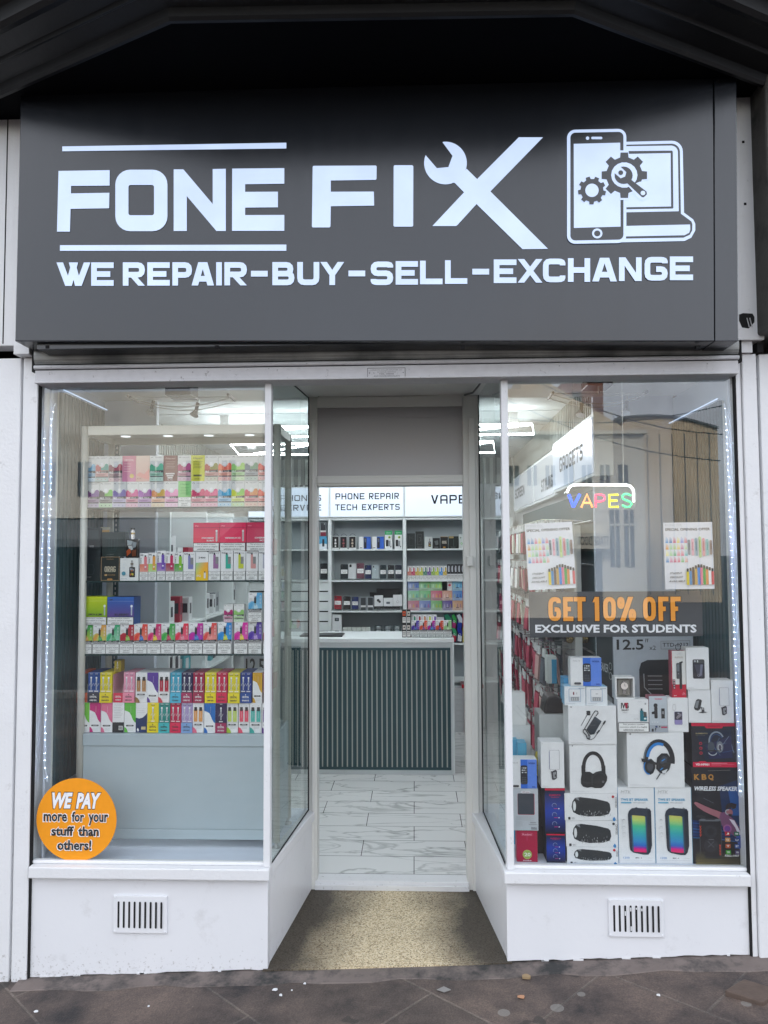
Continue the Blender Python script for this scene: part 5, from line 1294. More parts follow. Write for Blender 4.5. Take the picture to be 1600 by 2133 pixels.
def mod_art(c, x=.62, w=.30, v0=.10, v1=.85, body=True):
    c.rr(x-w/2, .40, x+w/2, v1, .04, (.02, .02, .02)); rnd = random.Random(5)
    for k in range(7):
        a, b = x-w*.40+rnd.random()*w*.5, .43+rnd.random()*.3; c.poly([(a, b), (a+w*.3*rnd.random()+.05, b+.04), (a+w*.2, b+.12), (a-.01, b+.08)], C(rnd.choice(['#c9b84a', '#8f9aa5', '#d9d9d5', '#b0632e'])))
    c.rect(x-.06, .30, x+.06, .40, (.35, .35, .35)); c.rect(x-.075, .22, x+.075, .30, (.15, .13, .1)); c.rect(x-.04, v0, x+.04, .22, (.3, .3, .3))
def kit(c):
    c.text('VOOPOO', .08, .06, .4, .1, (.4, .45, .5)); mod_art(c, .66, .32)
    for k, v in enumerate((.28, .43)): c.disc(.22, v, .05, (.72, .76, .78))
    c.disc(.22, .68, .11, C('#4f93a8')); c.text('Drag', .08, .88, .4, .93, (.3, .4, .5))
kbox(250, 288.5, Z2, kz(1162)-kz(1209.5), (.78, .80, .79), kit, 'vape_kit_box', 'white vape kit box with a picture of a boxy device', None, d=.05, cat='box')
# the real device standing on that box
z0 = Z2+(kz(1162)-kz(1209.5))+.0005; x0 = at(262, 1150, FY+.01)[0]; x1 = at(287.5, 1150, FY+.01)[0]; w = x1-x0; zt = kz(1122); ztop = kz(1099)
dv = thing('vape_device', 'black boxy vape device with painted panel standing on the white kit box', 'vape', ((x0+x1)/2, FY+.02, z0))
mb = MB(); mb.box(x0, x1, FY+.008, FY+.034, z0, zt, 'gloss', (.012, .012, .014)); c = Canvas(mb, x0, x1, z0, zt, FY+.0075, 'gloss')
for p, q in (([(.12, .06), (.55, .10), (.50, .30), (.15, .34)], '#9aa4a8'), ([(.55, .12), (.9, .18), (.85, .42), (.55, .5)], '#7c868c'), ([(.2, .36), (.5, .34), (.62, .55), (.35, .6)], '#b9bfc0'), ([(.08, .62), (.4, .48), (.45, .72), (.12, .92)], '#a24a24'), ([(.5, .62), (.88, .55), (.86, .9), (.55, .92)], '#6f3a22')): c.poly(p, C(q))
mb.build('body', dv, bevel=.004)
mb = MB(); xm = (x0+x1)/2; H = ztop-zt
for r_, a, b, m_ in ((.010, 0, .12, 'chrome'), (.0125, .12, .42, 'chrome'), (.011, .42, .6, 'brass'), (.0135, .6, .72, 'chrome'), (.008, .72, .86, 'chrome'), (.010, .86, 1, 'black_plastic')):
    mb.tube([(xm, FY+.021, zt+H*a), (xm, FY+.021, zt+H*b)], r_, m_, n=12)
mb.build('tank', dv, smooth=False)
# dark kits at the left end
def darkkit(t, big=True):
    def f(c):
        c.rr(.12, .04, .88, .22, .06, (.03, .05, .055)); c.rr(.25, .25, .75, .60, .05, (.015, .02, .025)); c.text(t, .36, .33, .62, .37, (.5, .5, .5), .02); c.line([(.3, .70), (.3, .88), (.6, .88), (.66, .80), (.6, .70), (.3, .70)], .02, (.06, .08, .09)); c.text('POD KIT', .1, .92, .5, .95, (.4, .4, .4))
    return f
kbox(173, 209, Z2, kz(1098)-kz(1209.5), (.012, .022, .026), darkkit('VOOPOO'), 'vape_kit_box', 'tall glossy black vape kit pack at the left end of the middle shelf', None, d=.06, cat='box', y=FY+.03)
def darkgreen(c): c.line([(.3, .2), (.3, .8), (.55, .8), (.65, .6), (.65, .2)], .03, (.02, .05, .05)); c.line([(.4, .3), (.4, .7), (.55, .7), (.55, .3)], .02, (.03, .07, .07)); c.text('VOOPOO', .2, .9, .5, .94, (.25, .28, .26))
kbox(212, 260, Z2+(kz(1159)-kz(1209.5))+.001, kz(1107)-kz(1159), (.014, .03, .03), darkgreen, 'vape_kit_box', 'dark green vape kit box behind the standing device', None, d=.05, cat='box', y=FY+.045)
mb = MB(); x0, x1, z0_, z1_ = rp(210, 1093, 228, 1106, FY+.05); zq = Z2+(kz(1159)-kz(1209.5))+.001+(kz(1107)-kz(1159)); mb.box(x0, x1, FY+.05, FY+.08, zq+.0005, zq+.025, 'card', (.25, .24, .18)); c = Canvas(mb, x0, x1, zq, zq+.025, FY+.0499); c.rect(0, .6, 1, 1, C('#a9803a')); mb.build('small_pack', label='tiny pack with a gold band on top of the dark green kit box', cat='box')
# --- third shelf : twin flavour boxes
Z3 = KS[2]
def twin(a, b, e):
    a, b, e = C(a), C(b), C(e)
    def f(c):
        c.poly([(0, .60), (0, .36), (.22, .28), (.45, .30), (.62, .05), (.62, 0), (1, 0), (1, .60)], [b, b, mixc(b, WHITE, .2), a, a, a, a, b])
        c.poly([(0, .60), (.02, .44), (.2, .33), (.36, .33), (.30, .46), (.12, .60)], a)
        c.poly([(.36, .60), (.46, .44), (.62, .42), (.72, .52), (.70, .60)], e); c.disc(.54, .46, .14, mixc(e, WHITE, .15), n=10)
        c.rr(.42, .16, .58, .36, .04, INK); c.rect(.46, .12, .54, .17, INK); c.rect(.46, .36, .56, .44, mixc(e, INK, .4))
        c.arc(.2, .07, .07, 180, 360, .025, INK, n=5); c.text('HAYATI', .36, .10, .72, .13, (.3, .3, .4))
        c.rect(.10, .2, .28, .215, (.6, .6, .6)); c.rect(.12, .235, .26, .245, (.6, .6, .6)); c.rr(.08, .17, .30, .26, .03, (.70, .70, .68))
        for k in range(3): c.rect(.84, .08+.11*k, .94, .16+.11*k, mixc(a, WHITE, .45))
        c.poly([(0, .555), (.44, .54), (.44, .60), (0, .60)], INK); c.poly([(.46, .55), (1, .53), (1, .60), (.46, .60)], INK)
        c.text('INSTANT', .05, .565, .4, .592, WHITE, .02, .2); c.text('TWIST', .52, .562, .88, .59, (.55, .55, .55), .02, .2)
        c.rect(0, .60, 1, .66, (.72, .72, .72)); c.rect(.06, .612, .96, .64, INK)
        warn(c, 0, .665, 1, 1, True)
    return f
tw = [(167.5, 195.5, '#3f9c4a', '#b9d04a', '#e2b14a', 'green and gold'), (196, 223, '#d9a04a', '#c9d06a', '#3fa050', 'amber and green'), (223.5, 251.5, '#3fae78', '#9ad0b4', '#46a86a', 'mint'), (252, 280.5, '#b02036', '#b5283c', '#8fbf3a', 'dark red'), (281, 309, '#e2443a', '#ea8a6a', '#2a6fc4', 'red and blue'), (309.5, 337.5, '#d01f6a', '#e06a9a', '#f0d020', 'pink and yellow'), (338, 366, '#3aa84a', '#7fc07a', '#c81f5a', 'green and crimson'), (366.5, 394, '#e0304a', '#ec6a8a', '#e8869a', 'scarlet'), (394.5, 424, '#c41f98', '#9a3fb4', '#2a7ad0', 'magenta and blue'), (424.5, 452.5, '#dc4a48', '#e89a94', '#ec8a86', 'salmon'), (455, 484, '#1f86d0', '#3f9fdc', '#d2d82a', 'blue and lime'), (489, 517.5, '#d81fa0', '#e05ab4', '#f0d83a', 'magenta and yellow'), (518, 546, '#4f30a4', '#7a5ac0', '#b898d8', 'deep purple')]
hz = lambda px: kz(1304-(px-180)*.018)-kz(1364)
for i, (a, b, c1, c2, c3, nm) in enumerate(tw):
    kbox(a, b, Z3, hz(a), WHITE, twin(c1, c2, c3), 'vape_box', 'white box with %s swirl, %s from left on the third cabinet shelf' % (nm, ORD[i]), 'swirl printed vape boxes on the third cabinet shelf', d=.055)
kbox(549, 566, Z3, hz(550), WHITE, twin('#c02a5a', '#c8507a', '#d8a0b4'), 'vape_box', 'white box with crimson swirl at the right end of the third cabinet shelf', 'swirl printed vape boxes on the third cabinet shelf', d=.055)
kbox(517.5, 546, Z3+hz(518)+.0006, kz(1237)-kz(1298), WHITE, twin('#5aaad8', '#8ac4e2', '#b4dcec'), 'vape_box', 'white box with light blue swirl standing on the deep purple one', 'swirl printed vape boxes on the third cabinet shelf', d=.055)
def wide5(a, b, t1, t2):
    def f(c):
        c.grad(0, 0, 1, .70, C(a), C(b)); c.rr(.08, .08, .20, .12, .02, INK); c.rect(0, .15, 1, .158, mixc(C(a), WHITE, .3))
        c.text(t1, .28, .59, .82, .66, INK, .03); 
        if t2: c.text(t2, .42, .67, .82, .695, INK, .02)
        c.rr(.89, .28, .94, .66, .025, (.45, .5, .55)); c.disc(.915, .33, .045, (.8, .85, .85)); warn(c, 0, .71, 1, 1)
    return f
zz = Z3+hz(170)+.0008
kbox(170, 224, zz, kz(1243)-kz(1303), C('#b8c81f'), wide5('#c6d414', '#7fae1f', 'LEMON & LIME', None), 'multipack_box', 'yellow green lemon and lime multipack box on the third shelf', 'wide multipack boxes standing on small boxes', d=.09)
kbox(224.5, 280, zz, kz(1244)-kz(1303), C('#34589a'), wide5('#1f62b4', '#5a3f86', 'BLUEBERRY', 'PEACH ICE'), 'multipack_box', 'blue to purple blueberry multipack box on the third shelf', 'wide multipack boxes standing on small boxes', d=.09)
for a, b, cc, nm in ((467, 486, '#a8206a', 'berry'), (487.5, 509, '#8cc06a', 'light green')):
    kbox(a, b, Z3+hz(490)+.0006, kz(1264)-kz(1301), PALE, pro(C(cc), C(cc)), 'vape_box', 'white box with %s artwork lying back behind the swirl boxes' % nm, 'boxes behind the swirl boxes', d=.05, y=FY+.012)
# --- bottom shelf: two rows
Z4 = KS[3]; h4 = kz(1466)-kz(1528.5); h5 = kz(1402)-kz(1465)
def crystal(col, lab, two=True, dev='#c9ced2', flav='FRUIT ICE'):
    cc = C(col); lc = C(lab)
    def f(c):
        c.rect(0, 0, 1, .66, cc); c.rect(0, 0, 1, .012, mixc(cc, WHITE, .3))
        us = (.27, .75) if two else (.5,)
        if two: c.rect(.497, 0, .507, .66, mixc(cc, INK, .5))
        for u in us:
            c.text('SKE', u-.12, .03, u+.12, .055, WHITE, .02); c.text('CRYSTAL', u-.17, .065, u+.17, .10, INK, .02)
            c.line([(u-.2, .44), (u-.05, .34), (u+.05, .46), (u+.2, .36)], .035, mixc(cc, WHITE, .7)); c.line([(u-.2, .56), (u, .50), (u+.2, .54)], .03, mixc(cc, INK, .45))
            c.rr(u-.055, .14, u+.055, .57, .05, C(dev)); c.disc(u, .17, .08, (.85, .86, .86), n=10); c.rect(u-.035, .30, u+.035, .55, mixc(C(dev), cc, .5)); c.rect(u-.17, .60, u+.17, .635, mixc(cc, WHITE, .75))
        c.rect(0, .655, 1, .67, mixc(lc, INK, .5)); c.rect(0, .67, 1, 1, lc); c.disc(.5, .73, .05, INK if max(lc) > .4 else WHITE, n=6)
        ik = INK if (lc[0]*.3+lc[1]*.6+lc[2]*.1) > .18 else WHITE
        c.text('CRYSTAL', .2, .77, .8, .835, ik, .03); c.text(flav, .2, .89, .8, .94, ik, .03)
    return f
def wave(col, flip=False):
    cc = C(col)
    def f(c):
        c.poly([(0, 0), (1, 0), (1, .68), (.86, .64), (.72, .56), (.60, .44), (.46, .34), (.28, .30), (0, .26)], cc); c.poly([(0, .82), (.12, .84), (.24, .90), (.32, 1), (0, 1)], cc)
        c.rr(.16, .75, .82, .80, .04, INK); c.rect(.3, .765, .7, .785, (.5, .5, .5))
        for k in range(3): c.rect(.34, .86+.035*k, .80, .868+.035*k, (.5, .52, .54))
        c.rect(.55, .12, .60, .34, mixc(cc, WHITE, .25))
    return f
def duo(col, low=None):
    cc = C(col); lc = C(low or col)
    def f(c):
        c.rect(0, .64, 1, .66, (.6, .6, .6)); c.rect(.497, 0, .505, .64, (.6, .6, .62))
        for u in (.26, .74):
            c.rr(u-.17, .22, u+.17, .63, .03, cc); c.rr(u-.13, .14, u+.13, .27, .03, INK); c.rect(u-.02, .3, u+.02, .5, mixc(cc, WHITE, .35)); c.disc(u, .09, .03, (.4, .4, .4), n=6)
        c.rr(.16, .70, .84, .75, .04, INK); c.rect(.3, .713, .7, .737, (.5, .5, .5))
        for k in range(2): c.rect(.34, .80+.04*k, .80, .81+.04*k, (.5, .52, .54))
        c.poly([(0, .80), (.2, .84), (.36, .92), (.42, 1), (0, 1)], lc)
    return f
def backtxt(c):
    for k in range(9): c.rect(.1, .05+.055*k, .9-.1*(k % 3), .058+.055*k, (.35, .36, .36))
    c.rect(0, .66, 1, 1, C('#142028')); c.rect(.55, .78, .92, .92, (.7, .7, .7))
    for k in range(8): c.rect(.58+.04*k, .80, .58+.04*k+.018, .90, INK)
def navy(c):
    for k in range(5): c.rect(.1, .08+.06*k, .85-.1*(k % 2), .086+.06*k, (.45, .46, .48))
    c.poly([(0, .50), (.3, .53), (.6, .50), (.85, .42), (1, .34), (1, 1), (0, 1)], C('#14305e')); c.poly([(.1, .90), (.2, .84), (.3, .92), (.2, .98)], WHITE); c.rect(.5, .80, .88, .90, C('#c9b98a'))
low = [(167.5, 190.5, ('wave', '#6cc13a', 'green')), (191, 214, ('wave', '#c8247a', 'magenta')), (214.5, 238, ('wave', '#dc6f92', 'rose')), (238.5, 262, ('back',)), (262.5, 286, ('wave', '#58b83c', 'leaf green')), (286.5, 310, ('navy',)), (310.5, 334, ('c1', '#e8d41c', '#e6d21a', 'yellow')), (334.5, 357.5, ('c2', '#1f8e86', '#38b0b4', 'teal')), (358, 380.5, ('c2', '#c4164c', '#d81e50', 'crimson')), (381, 404, ('c2', '#b0a0cc', '#7fa4d4', 'lilac')), (404.5, 427, ('duo', '#d99a5a', '#d86a86', 'tan orange')), (427.5, 450.5, ('wave', '#1f6cb8', 'blue')), (451, 474.5, ('c1', '#2a1f4a', '#9a2456', 'dark purple')), (475, 498, ('duo', '#c2d46a', '#a8c83a', 'lime')), (498.5, 521, ('duo', '#e4566c', '#e0506a', 'coral')), (521.5, 546, ('duo', '#4fb8ae', '#3aa89e', 'aqua')), (548, 566, ('duo', '#5a2a86', '#5a2a86', 'violet'))]
upr = [(165, 178, ('c0', '#d85a34', '#d8582c', 'orange')), (187, 211, ('c2', '#1a4a94', '#16223c', 'blue')), (212.5, 237.5, ('c2', '#e4d41c', '#e6d21a', 'yellow')), (261.5, 284.5, ('c2', '#e89ab4', '#e88aa4', 'light pink')), (285.5, 309, ('duo', '#b07f4c', '#8a6a3a', 'brown')), (309.5, 333, ('wave', '#5a3a94', 'purple')), (333.5, 356.5, ('duo', '#b01f3a', '#c83a4a', 'wine red')), (357.5, 380, ('c2', '#3fa8c4', '#4ab4d4', 'cyan')), (381, 404, ('c2', '#2a2450', '#a02a5a', 'dark indigo')), (405, 428, ('c2', '#a81f4a', '#9c1c48', 'burgundy')), (428.5, 451.5, ('c2', '#e2d224', '#ead61c', 'bright yellow')), (453, 476, ('c2', '#cc1f4c', '#d8204e', 'red')), (477.5, 501.5, ('c2', '#e4d62a', '#e6d420', 'lemon yellow')), (502.5, 526, ('c2', '#1f3a8c', '#1a4a94', 'royal blue')), (527, 547, ('wave', '#d0a02a', 'gold')), (549, 566, ('c2', '#a01f4a', '#1c2430', 'plum'))]
FL = ['LEMON PEACH', 'SOUR APPLE', 'STRAWBERRY', 'COTTON CANDY', 'BLUE FUSION', 'BANANA ICE', 'PEACH ICE', 'CHERRY ICE', 'GUMMY BEAR']
for rown, lst, z, h in (('lower', low, Z4+.001, h4), ('upper', upr, Z4+.001+h4+.0006, h5)):
    for i, (a, b, s_) in enumerate(lst):
        k = s_[0]; lab = None
        pos = 'in %s row of bottom cabinet shelf' % rown
        if k == 'wave': col, art, lab = WHITE, wave(s_[1]), 'white box with %s wave %s' % (s_[2], pos)
        elif k == 'back': col, art, lab = WHITE, backtxt, 'white box showing its printed back and dark foot %s' % pos
        elif k == 'navy': col, art, lab = WHITE, navy, 'white box with navy lower half %s' % pos
        elif k in ('c1', 'c2', 'c0'):
            col = C(s_[1]); art = crystal(s_[1], s_[2], k == 'c2', '#c9ced2', FL[(i*5+3) % 9]); lab = '%s vape box %s' % (s_[3], pos)
        else: col, art, lab = WHITE, duo(s_[1], s_[2]), 'white box with two %s vapes %s' % (s_[3], pos)
        kbox(a, b, z, h, col, art, 'vape_box', lab, 'flavour boxes on the bottom cabinet shelf', d=.14 if rown == 'upper' else .16)
# opened display trays among them
for a, b, cc, lc, nm in ((178.6, 186.6, '#8a8f90', '#d8582c', 'grey'), (239, 260, '#cf9aa6', '#d01f4a', 'pink')):
    x0, x1 = at(a, 1200, FY)[0], at(b, 1200, FY)[0]; z = Z4+.001+h4+.0006
    mb = MB(); mb.box(x0, x0+.002, FY, FY+.14, z, z+h5*.93, 'card', C(cc)); mb.box(x1-.002, x1, FY, FY+.14, z, z+h5*.6, 'card', C(cc)); mb.box(x0+.0021, x1-.0021, FY, FY+.002, z, z+h5*.32, 'card', C(lc)); mb.box(x0+.0021, x1-.0021, FY+.0021, FY+.14, z, z+.002, 'card', C(cc))
    if b-a > 10: c = Canvas(mb, x0, x1, z, z+h5*.32, FY); c.text('CRYSTAL', .2, .3, .8, .5, WHITE, .03); c.text('WATERMELON', .2, .66, .8, .8, WHITE, .03)
    mb.build('display_tray', label='half empty %s card tray in the upper row of the bottom cabinet shelf' % nm, cat='tray')
mb = MB(); x0, x1, z0, z1 = rp(240, 1380, 254, 1403, FY+.09); zq = Z4+.001+h4+.0006+h5+.0005
kbox(241, 254.5, zq, kz(1379)-kz(1402), C('#a89420'), crystal('#a89420', '#a89420', False), 'vape_box', 'small olive yellow vape box lying on top of the upper row', None, d=.05, y=FY+.03)

# ================================================================== GOODS IN THE RIGHT WINDOW
WY = .09
def rbox(px, z0, d, col, art, name, label, y=WY, **k):
    return carton(px, y, d, col, art, name, label, zfloor=z0, **k)
def top(px, y=WY): return rp(*px, y)[3]
GREY = (.55, .56, .57)
BW = (.80, .81, .82)
def foot(c): c.rect(.04, .955, .30, .961, GREY); c.rect(.04, .968, .42, .973, (.65, .66, .67)); c.disc(.06, .035, .015, (.2, .2, .2), n=8)
# bottom row
ZB = BZ+.001
def redcase(c):
    c.rr(.2, .06, .8, .16, .08, C('#c8486a')); c.rr(.22, .07, .78, .15, .07, C('#a80f40')); c.text('Redmi', .28, .08, .72, .14, C('#e8a0b4'), .02)
    c.disc(.5, .76, .22, C('#a8bf6a'), n=20); c.disc(.5, .76, .19, C('#8fae4a'), n=20); c.text('20', .36, .70, .66, .82, (.8, .82, .8), .02); c.text('note', .3, .93, .7, .97, WHITE, .02); c.rect(.49, .16, .51, .30, C('#c04a70'))
b1 = (1077, 1731, 1120, 1813); rbox(b1, ZB, .06, C('#a50b3c'), redcase, 'phone_case_box', 'deep red box with a green number twenty badge at the left foot of the stack', group=None)
z = top(b1)+.001
def greycase(c):
    c.rr(.3, .05, .7, .11, .06, (.75, .76, .78)); c.text('VIP case', .36, .065, .64, .095, (.3, .1, .15)); c.rr(.17, .11, .85, .62, .04, C('#a8123a')); c.rr(.18, .11, .83, .61, .04, C('#36404a'))
    for k in range(5): c.rect(.1, .66+.02*k, .8-.1*(k % 2), .666+.02*k, (.4, .42, .44))
    for k in range(7): c.rect(.08, .78+.018*k, .36, .784+.018*k, (.42, .44, .46))
    c.rect(.66, .78, .9, .81, (.35, .36, .38)); c.rect(.6, .83, .92, .85, (.35, .36, .38))
    for k in range(9): c.rect(.7+.025*k, .90, .7+.025*k+.012, .96, INK)
b2 = (1070, 1643, 1121.5, 1730); rbox(b2, z, .06, (.52, .56, .60), greycase, 'phone_case_box', 'grey window pack with a dark screen on the red box', rz=.0)
z = top(b2)+.001
def nokia(c):
    c.rect(.40, 0, 1, 1, C('#5b86e0')); c.rect(.40, 0, .65, 1, C('#2468d0')); c.rr(.395, .20, .655, .86, .07, (.02, .025, .035)); c.text('NOKIA', .70, .10, .94, .16, C('#123a8a'), .04); c.text('Nokia 105', .09, .09, .31, .13, (.3, .3, .32), .0)
    for r_ in range(3):
        for q in range(3): c.rr(.44+.065*q, .27+.075*r_, .48+.065*q, .31+.075*r_, .005, (.75, .78, .8) if (r_+q) % 3 else (.3, .33, .36))
    for r_ in range(4):
        for q in range(3): c.rect(.44+.06*q, .60+.06*r_, .475+.06*q, .63+.06*r_, (.08, .09, .11))
    c.text('4G', .80, .90, .92, .95, C('#123a8a'), .04); c.rr(.1, .86, .32, .94, .03, (.06, .06, .07))
b3 = (1062, 1582, 1118, 1642); rbox(b3, z, .07, BW, nokia, 'phone_box', 'white and blue mobile phone box stacked on the grey window pack', group='white and blue phone boxes')
# second column : dark blue headset boxes
def helm(c):
    c.grad(0, .04, 1, .5, C('#0c1726'), C('#0f3aa0')); c.grad(0, .5, 1, 1, C('#0f3aa0'), C('#0c1020')); c.rect(0, 0, 1, .045, C('#c8103c')); c.text('ELEMENTO', .22, .13, .78, .17, C('#b01f4a'), .03); c.text('GAMING', .3, .185, .7, .205, C('#b01f4a'), .02)
    for k in range(3):
        v = .38+.2*k; c.arc(.46, v, .11, 150, 390, .018, (.30, .36, .52)); c.arc(.5, v+.01, .07, 120, 400, .02, (.05, .06, .1)); c.rect(.44, v+.06, .62, v+.072, C('#c03a7a')); c.disc(.68, v+.066, .03, (.8, .8, .85), n=8)
c1 = (1139, 1737, 1178, 1815); rbox(c1, ZB, .17, C('#0c1626'), helm, 'headset_box', 'lower dark blue gaming headset box with a red lid line', side=(.02, .025, .032), group='dark blue gaming boxes')
z = top(c1)+.001
c2 = (1135, 1642, 1177, 1736); rbox(c2, z, .17, C('#0c1626'), helm, 'headset_box', 'upper dark blue gaming headset box under the white mirror lamp box', side=(.02, .025, .032), group='dark blue gaming boxes')
z = top(c2)+.001
def mirror_lamp(c):
    foot(c); c.rr(.36, .17, .80, .60, .05, (.25, .25, .28)); c.rr(.375, .175, .785, .595, .045, (.80, .81, .82)); c.line([(.365, .2), (.365, .58)], .018, C('#3a4690')); c.poly([(.44, .64), (.62, .60), (.68, .62), (.68, .78), (.56, .82), (.46, .80)], (.04, .04, .05)); c.poly([(.50, .66), (.64, .64), (.65, .77), (.53, .79)], (.30, .31, .33)); c.rect(.58, .70, .64, .75, (.05, .05, .06)); c.poly([(.42, .63), (.46, .63), (.52, .82), (.48, .82)], (.03, .03, .04))
c3 = (1127, 1546, 1175, 1640); rbox(c3, z, .09, BW, mirror_lamp, 'mirror_lamp_box', 'white box picturing a selfie mirror, low at the left of the stack', side=(.72, .73, .74), group='selfie mirror boxes')
# third column : three speaker boxes, headphones, adapter, chargers, phone
def charge(dot, n_):
    def f(c):
        p = [(.13, .50), (.15, .30), (.20, .16), (.30, .13), (.60, .20), (.82, .30), (.86, .38), (.875, .60), (.84, .76), (.72, .84), (.45, .86), (.26, .80), (.16, .70)]
        c.poly(p, (.022, .028, .032)); c.disc(.185, .47, .03, (.60, .63, .63), ry=.19); c.disc(.19, .47, .02, (.75, .78, .78), ry=.15); c.poly([(.19, .16), (.26, .15), (.28, .27), (.23, .22)], (.22, .24, .26))
        rnd = random.Random(n_)
        for k in range(46):
            u = rnd.uniform(.28, .85); v = .84-abs(rnd.gauss(0, .10)) - (.03 if u > .78 else 0); s_ = rnd.uniform(.004, .012); c.poly([(u, v), (u+s_, v-.06*rnd.random()-.02), (u+s_*1.4, v+.01)], (.40, .42, .42))
        for u, v in ((.08, .1), (.22, .06), (.24, .03), (.50, .05), (.8, .08), (.06, .4)): c.line([(u, v), (u+.02, v+.04)], .004, (.5, .5, .5))
        c.rr(.045, .82, .09, .92, .01, INK); c.text('V5.1', .11, .84, .17, .90, INK, .01); c.disc(.90, .06, .026, dot, n=12); c.text('CHARGE5', .935, .08, .975, .46, INK, .01, rot=True)
        c.poly([(.915, .80), (.94, .86), (.945, .92), (.93, .96), (.90, .96), (.885, .92), (.89, .86)], C('#3f86c0'))
    return f
d1 = (1182, 1764.5, 1288.5, 1816); d2 = (1179, 1709, 1287, 1764); d3 = (1176, 1653, 1285.5, 1708.5)
zz = ZB
for i, (b_, nm, dc) in enumerate(((d1, 'bottom', C('#c01f3a')), (d2, 'middle', INK), (d3, 'top', C('#b01f2a')))):
    rbox(b_, zz, .11, BW, charge(dc, i), 'speaker_box', 'white box with a black barrel speaker, %s of the stack of three' % nm, side=(.62, .63, .65), group='barrel speaker boxes in a stack of three', rz=.01*(i-1)); zz = top(b_)+.001
def headphones(c):
    foot(c); K = (.018, .02, .022); c.arc(.50, .47, .205, 178, 362, .075, K, ry=.29, n=18); c.rr(.245, .42, .33, .62, .03, K); c.rr(.67, .42, .755, .62, .03, K)
    c.poly([(.23, .70), (.25, .60), (.33, .56), (.42, .56), (.49, .60), (.56, .56), (.66, .54), (.75, .58), (.79, .66), (.78, .74), (.72, .84), (.66, .89), (.52, .89), (.46, .87), (.36, .885), (.27, .86), (.23, .80)], K)
    c.poly([(.45, .62), (.49, .62), (.48, .84), (.45, .84)], (.035, .038, .04)); c.disc(.70, .76, .022, (.25, .26, .27)); c.disc(.70, .76, .012, K); c.arc(.62, .70, .13, 200, 330, .012, (.05, .052, .055))
e1 = (1187, 1550, 1285, 1652); rbox(e1, zz, .13, BW, headphones, 'headphone_box', 'white box picturing black over ear headphones', side=(.70, .71, .72)); zz = top(e1)+.001
def adapter(c):
    foot(c); K = (.014, .018, .022)
    c.line([(.26, .52), (.40, .22)], .012, K); c.rr(.385, .13, .46, .25, .02, K); c.rect(.375, .14, .40, .16, K); c.rect(.375, .19, .40, .21, K)
    c.line([(.33, .60), (.52, .20), (.56, .13), (.61, .14), (.62, .19), (.57, .27)], .018, K)
    c.poly([(.55, .27), (.69, .40), (.53, .74), (.46, .75), (.37, .61)], C('#1f2c36')); c.poly([(.55, .27), (.69, .40), (.66, .46), (.53, .33)], C('#2c3c48')); c.line([(.37, .61), (.45, .75)], .012, (.01, .01, .012)); c.line([(.45, .5), (.56, .5)], .005, (.2, .25, .28))
    c.line([(.77, .38), (.62, .68), (.52, .84), (.46, .88), (.41, .86), (.40, .78), (.45, .74)], .012, K); c.line([(.765, .39), (.72, .48)], .035, K); c.line([(.64, .63), (.58, .72)], .032, K)
    c.line([(.30, .63), (.34, .60), (.38, .68), (.44, .80), (.42, .87), (.38, .84), (.36, .76), (.30, .68)], .02, K, closed=True)
e2 = (1184, 1470, 1284, 1549); rbox(e2, zz, .12, BW, adapter, 'adapter_box', 'white box picturing a black laptop power adapter', side=(.70, .71, .72)); zz = top(e2)+.001
def charger(usb):
    def f(c):
        c.rect(0, 0, 1, .04, (.60, .72, .80)); c.rr(.20, .13, .78, .82, .05, (.36, .47, .62)); c.rr(.225, .15, .755, .80, .045, (.62, .66, .70)); c.rr(.24, .18, .74, .55, .04, (.78, .79, .80)); c.rect(.30, .56, .68, .76, (.32, .34, .36))
        for u in (.36, .46, .56): c.rect(u, .60, u+.03, .74, (.6, .6, .6))
        if usb: c.rr(.40, .30, .46, .45, .02, C('#802a3a')); c.rect(.56, .33, .585, .42, (.3, .3, .32))
        else: c.rr(.44, .37, .56, .40, .01, (.3, .3, .32))
        for k in range(4): c.rect(.06, .28+.1*k, .14, .30+.1*k, (.6, .64, .66))
        c.rect(.06, .88, .5, .90, (.5, .55, .6)); c.rect(.66, .09, .94, .12, (.3, .34, .4))
    return f
f1 = (1176, 1429, 1220, 1469); f2 = (1221, 1430, 1265, 1469.5)
rbox(f1, zz, .07, (.76, .80, .83), charger(True), 'charger_box', 'left small white box with a plug charger in its window', side=C('#7fb4d4'), group='plug charger boxes'); rbox(f2, zz, .07, (.76, .80, .83), charger(False), 'charger_box', 'right small white box with a plug charger in its window', side=C('#7fb4d4'), group='plug charger boxes')
zz2 = top(f1)+.001
g1_ = (1189, 1370, 1253, 1428.5); rbox(g1_, zz2, .06, BW, nokia, 'phone_box', 'white and blue mobile phone box on top of the plug chargers', group='white and blue phone boxes')
x0, x1, _, _ = rp(1174, 1413, 1190, 1429, WY+.09); mb = MB(); mb.box(x0, x1, WY+.09, WY+.17, zz+.0, zz+.001+(top((1174, 1413, 1190, 1429), WY+.09)-zz), 'card', C('#4fa8dc')); mb.build('blue_box', label='plain light blue box peeping out behind the left plug charger', cat='box', bevel=.001)
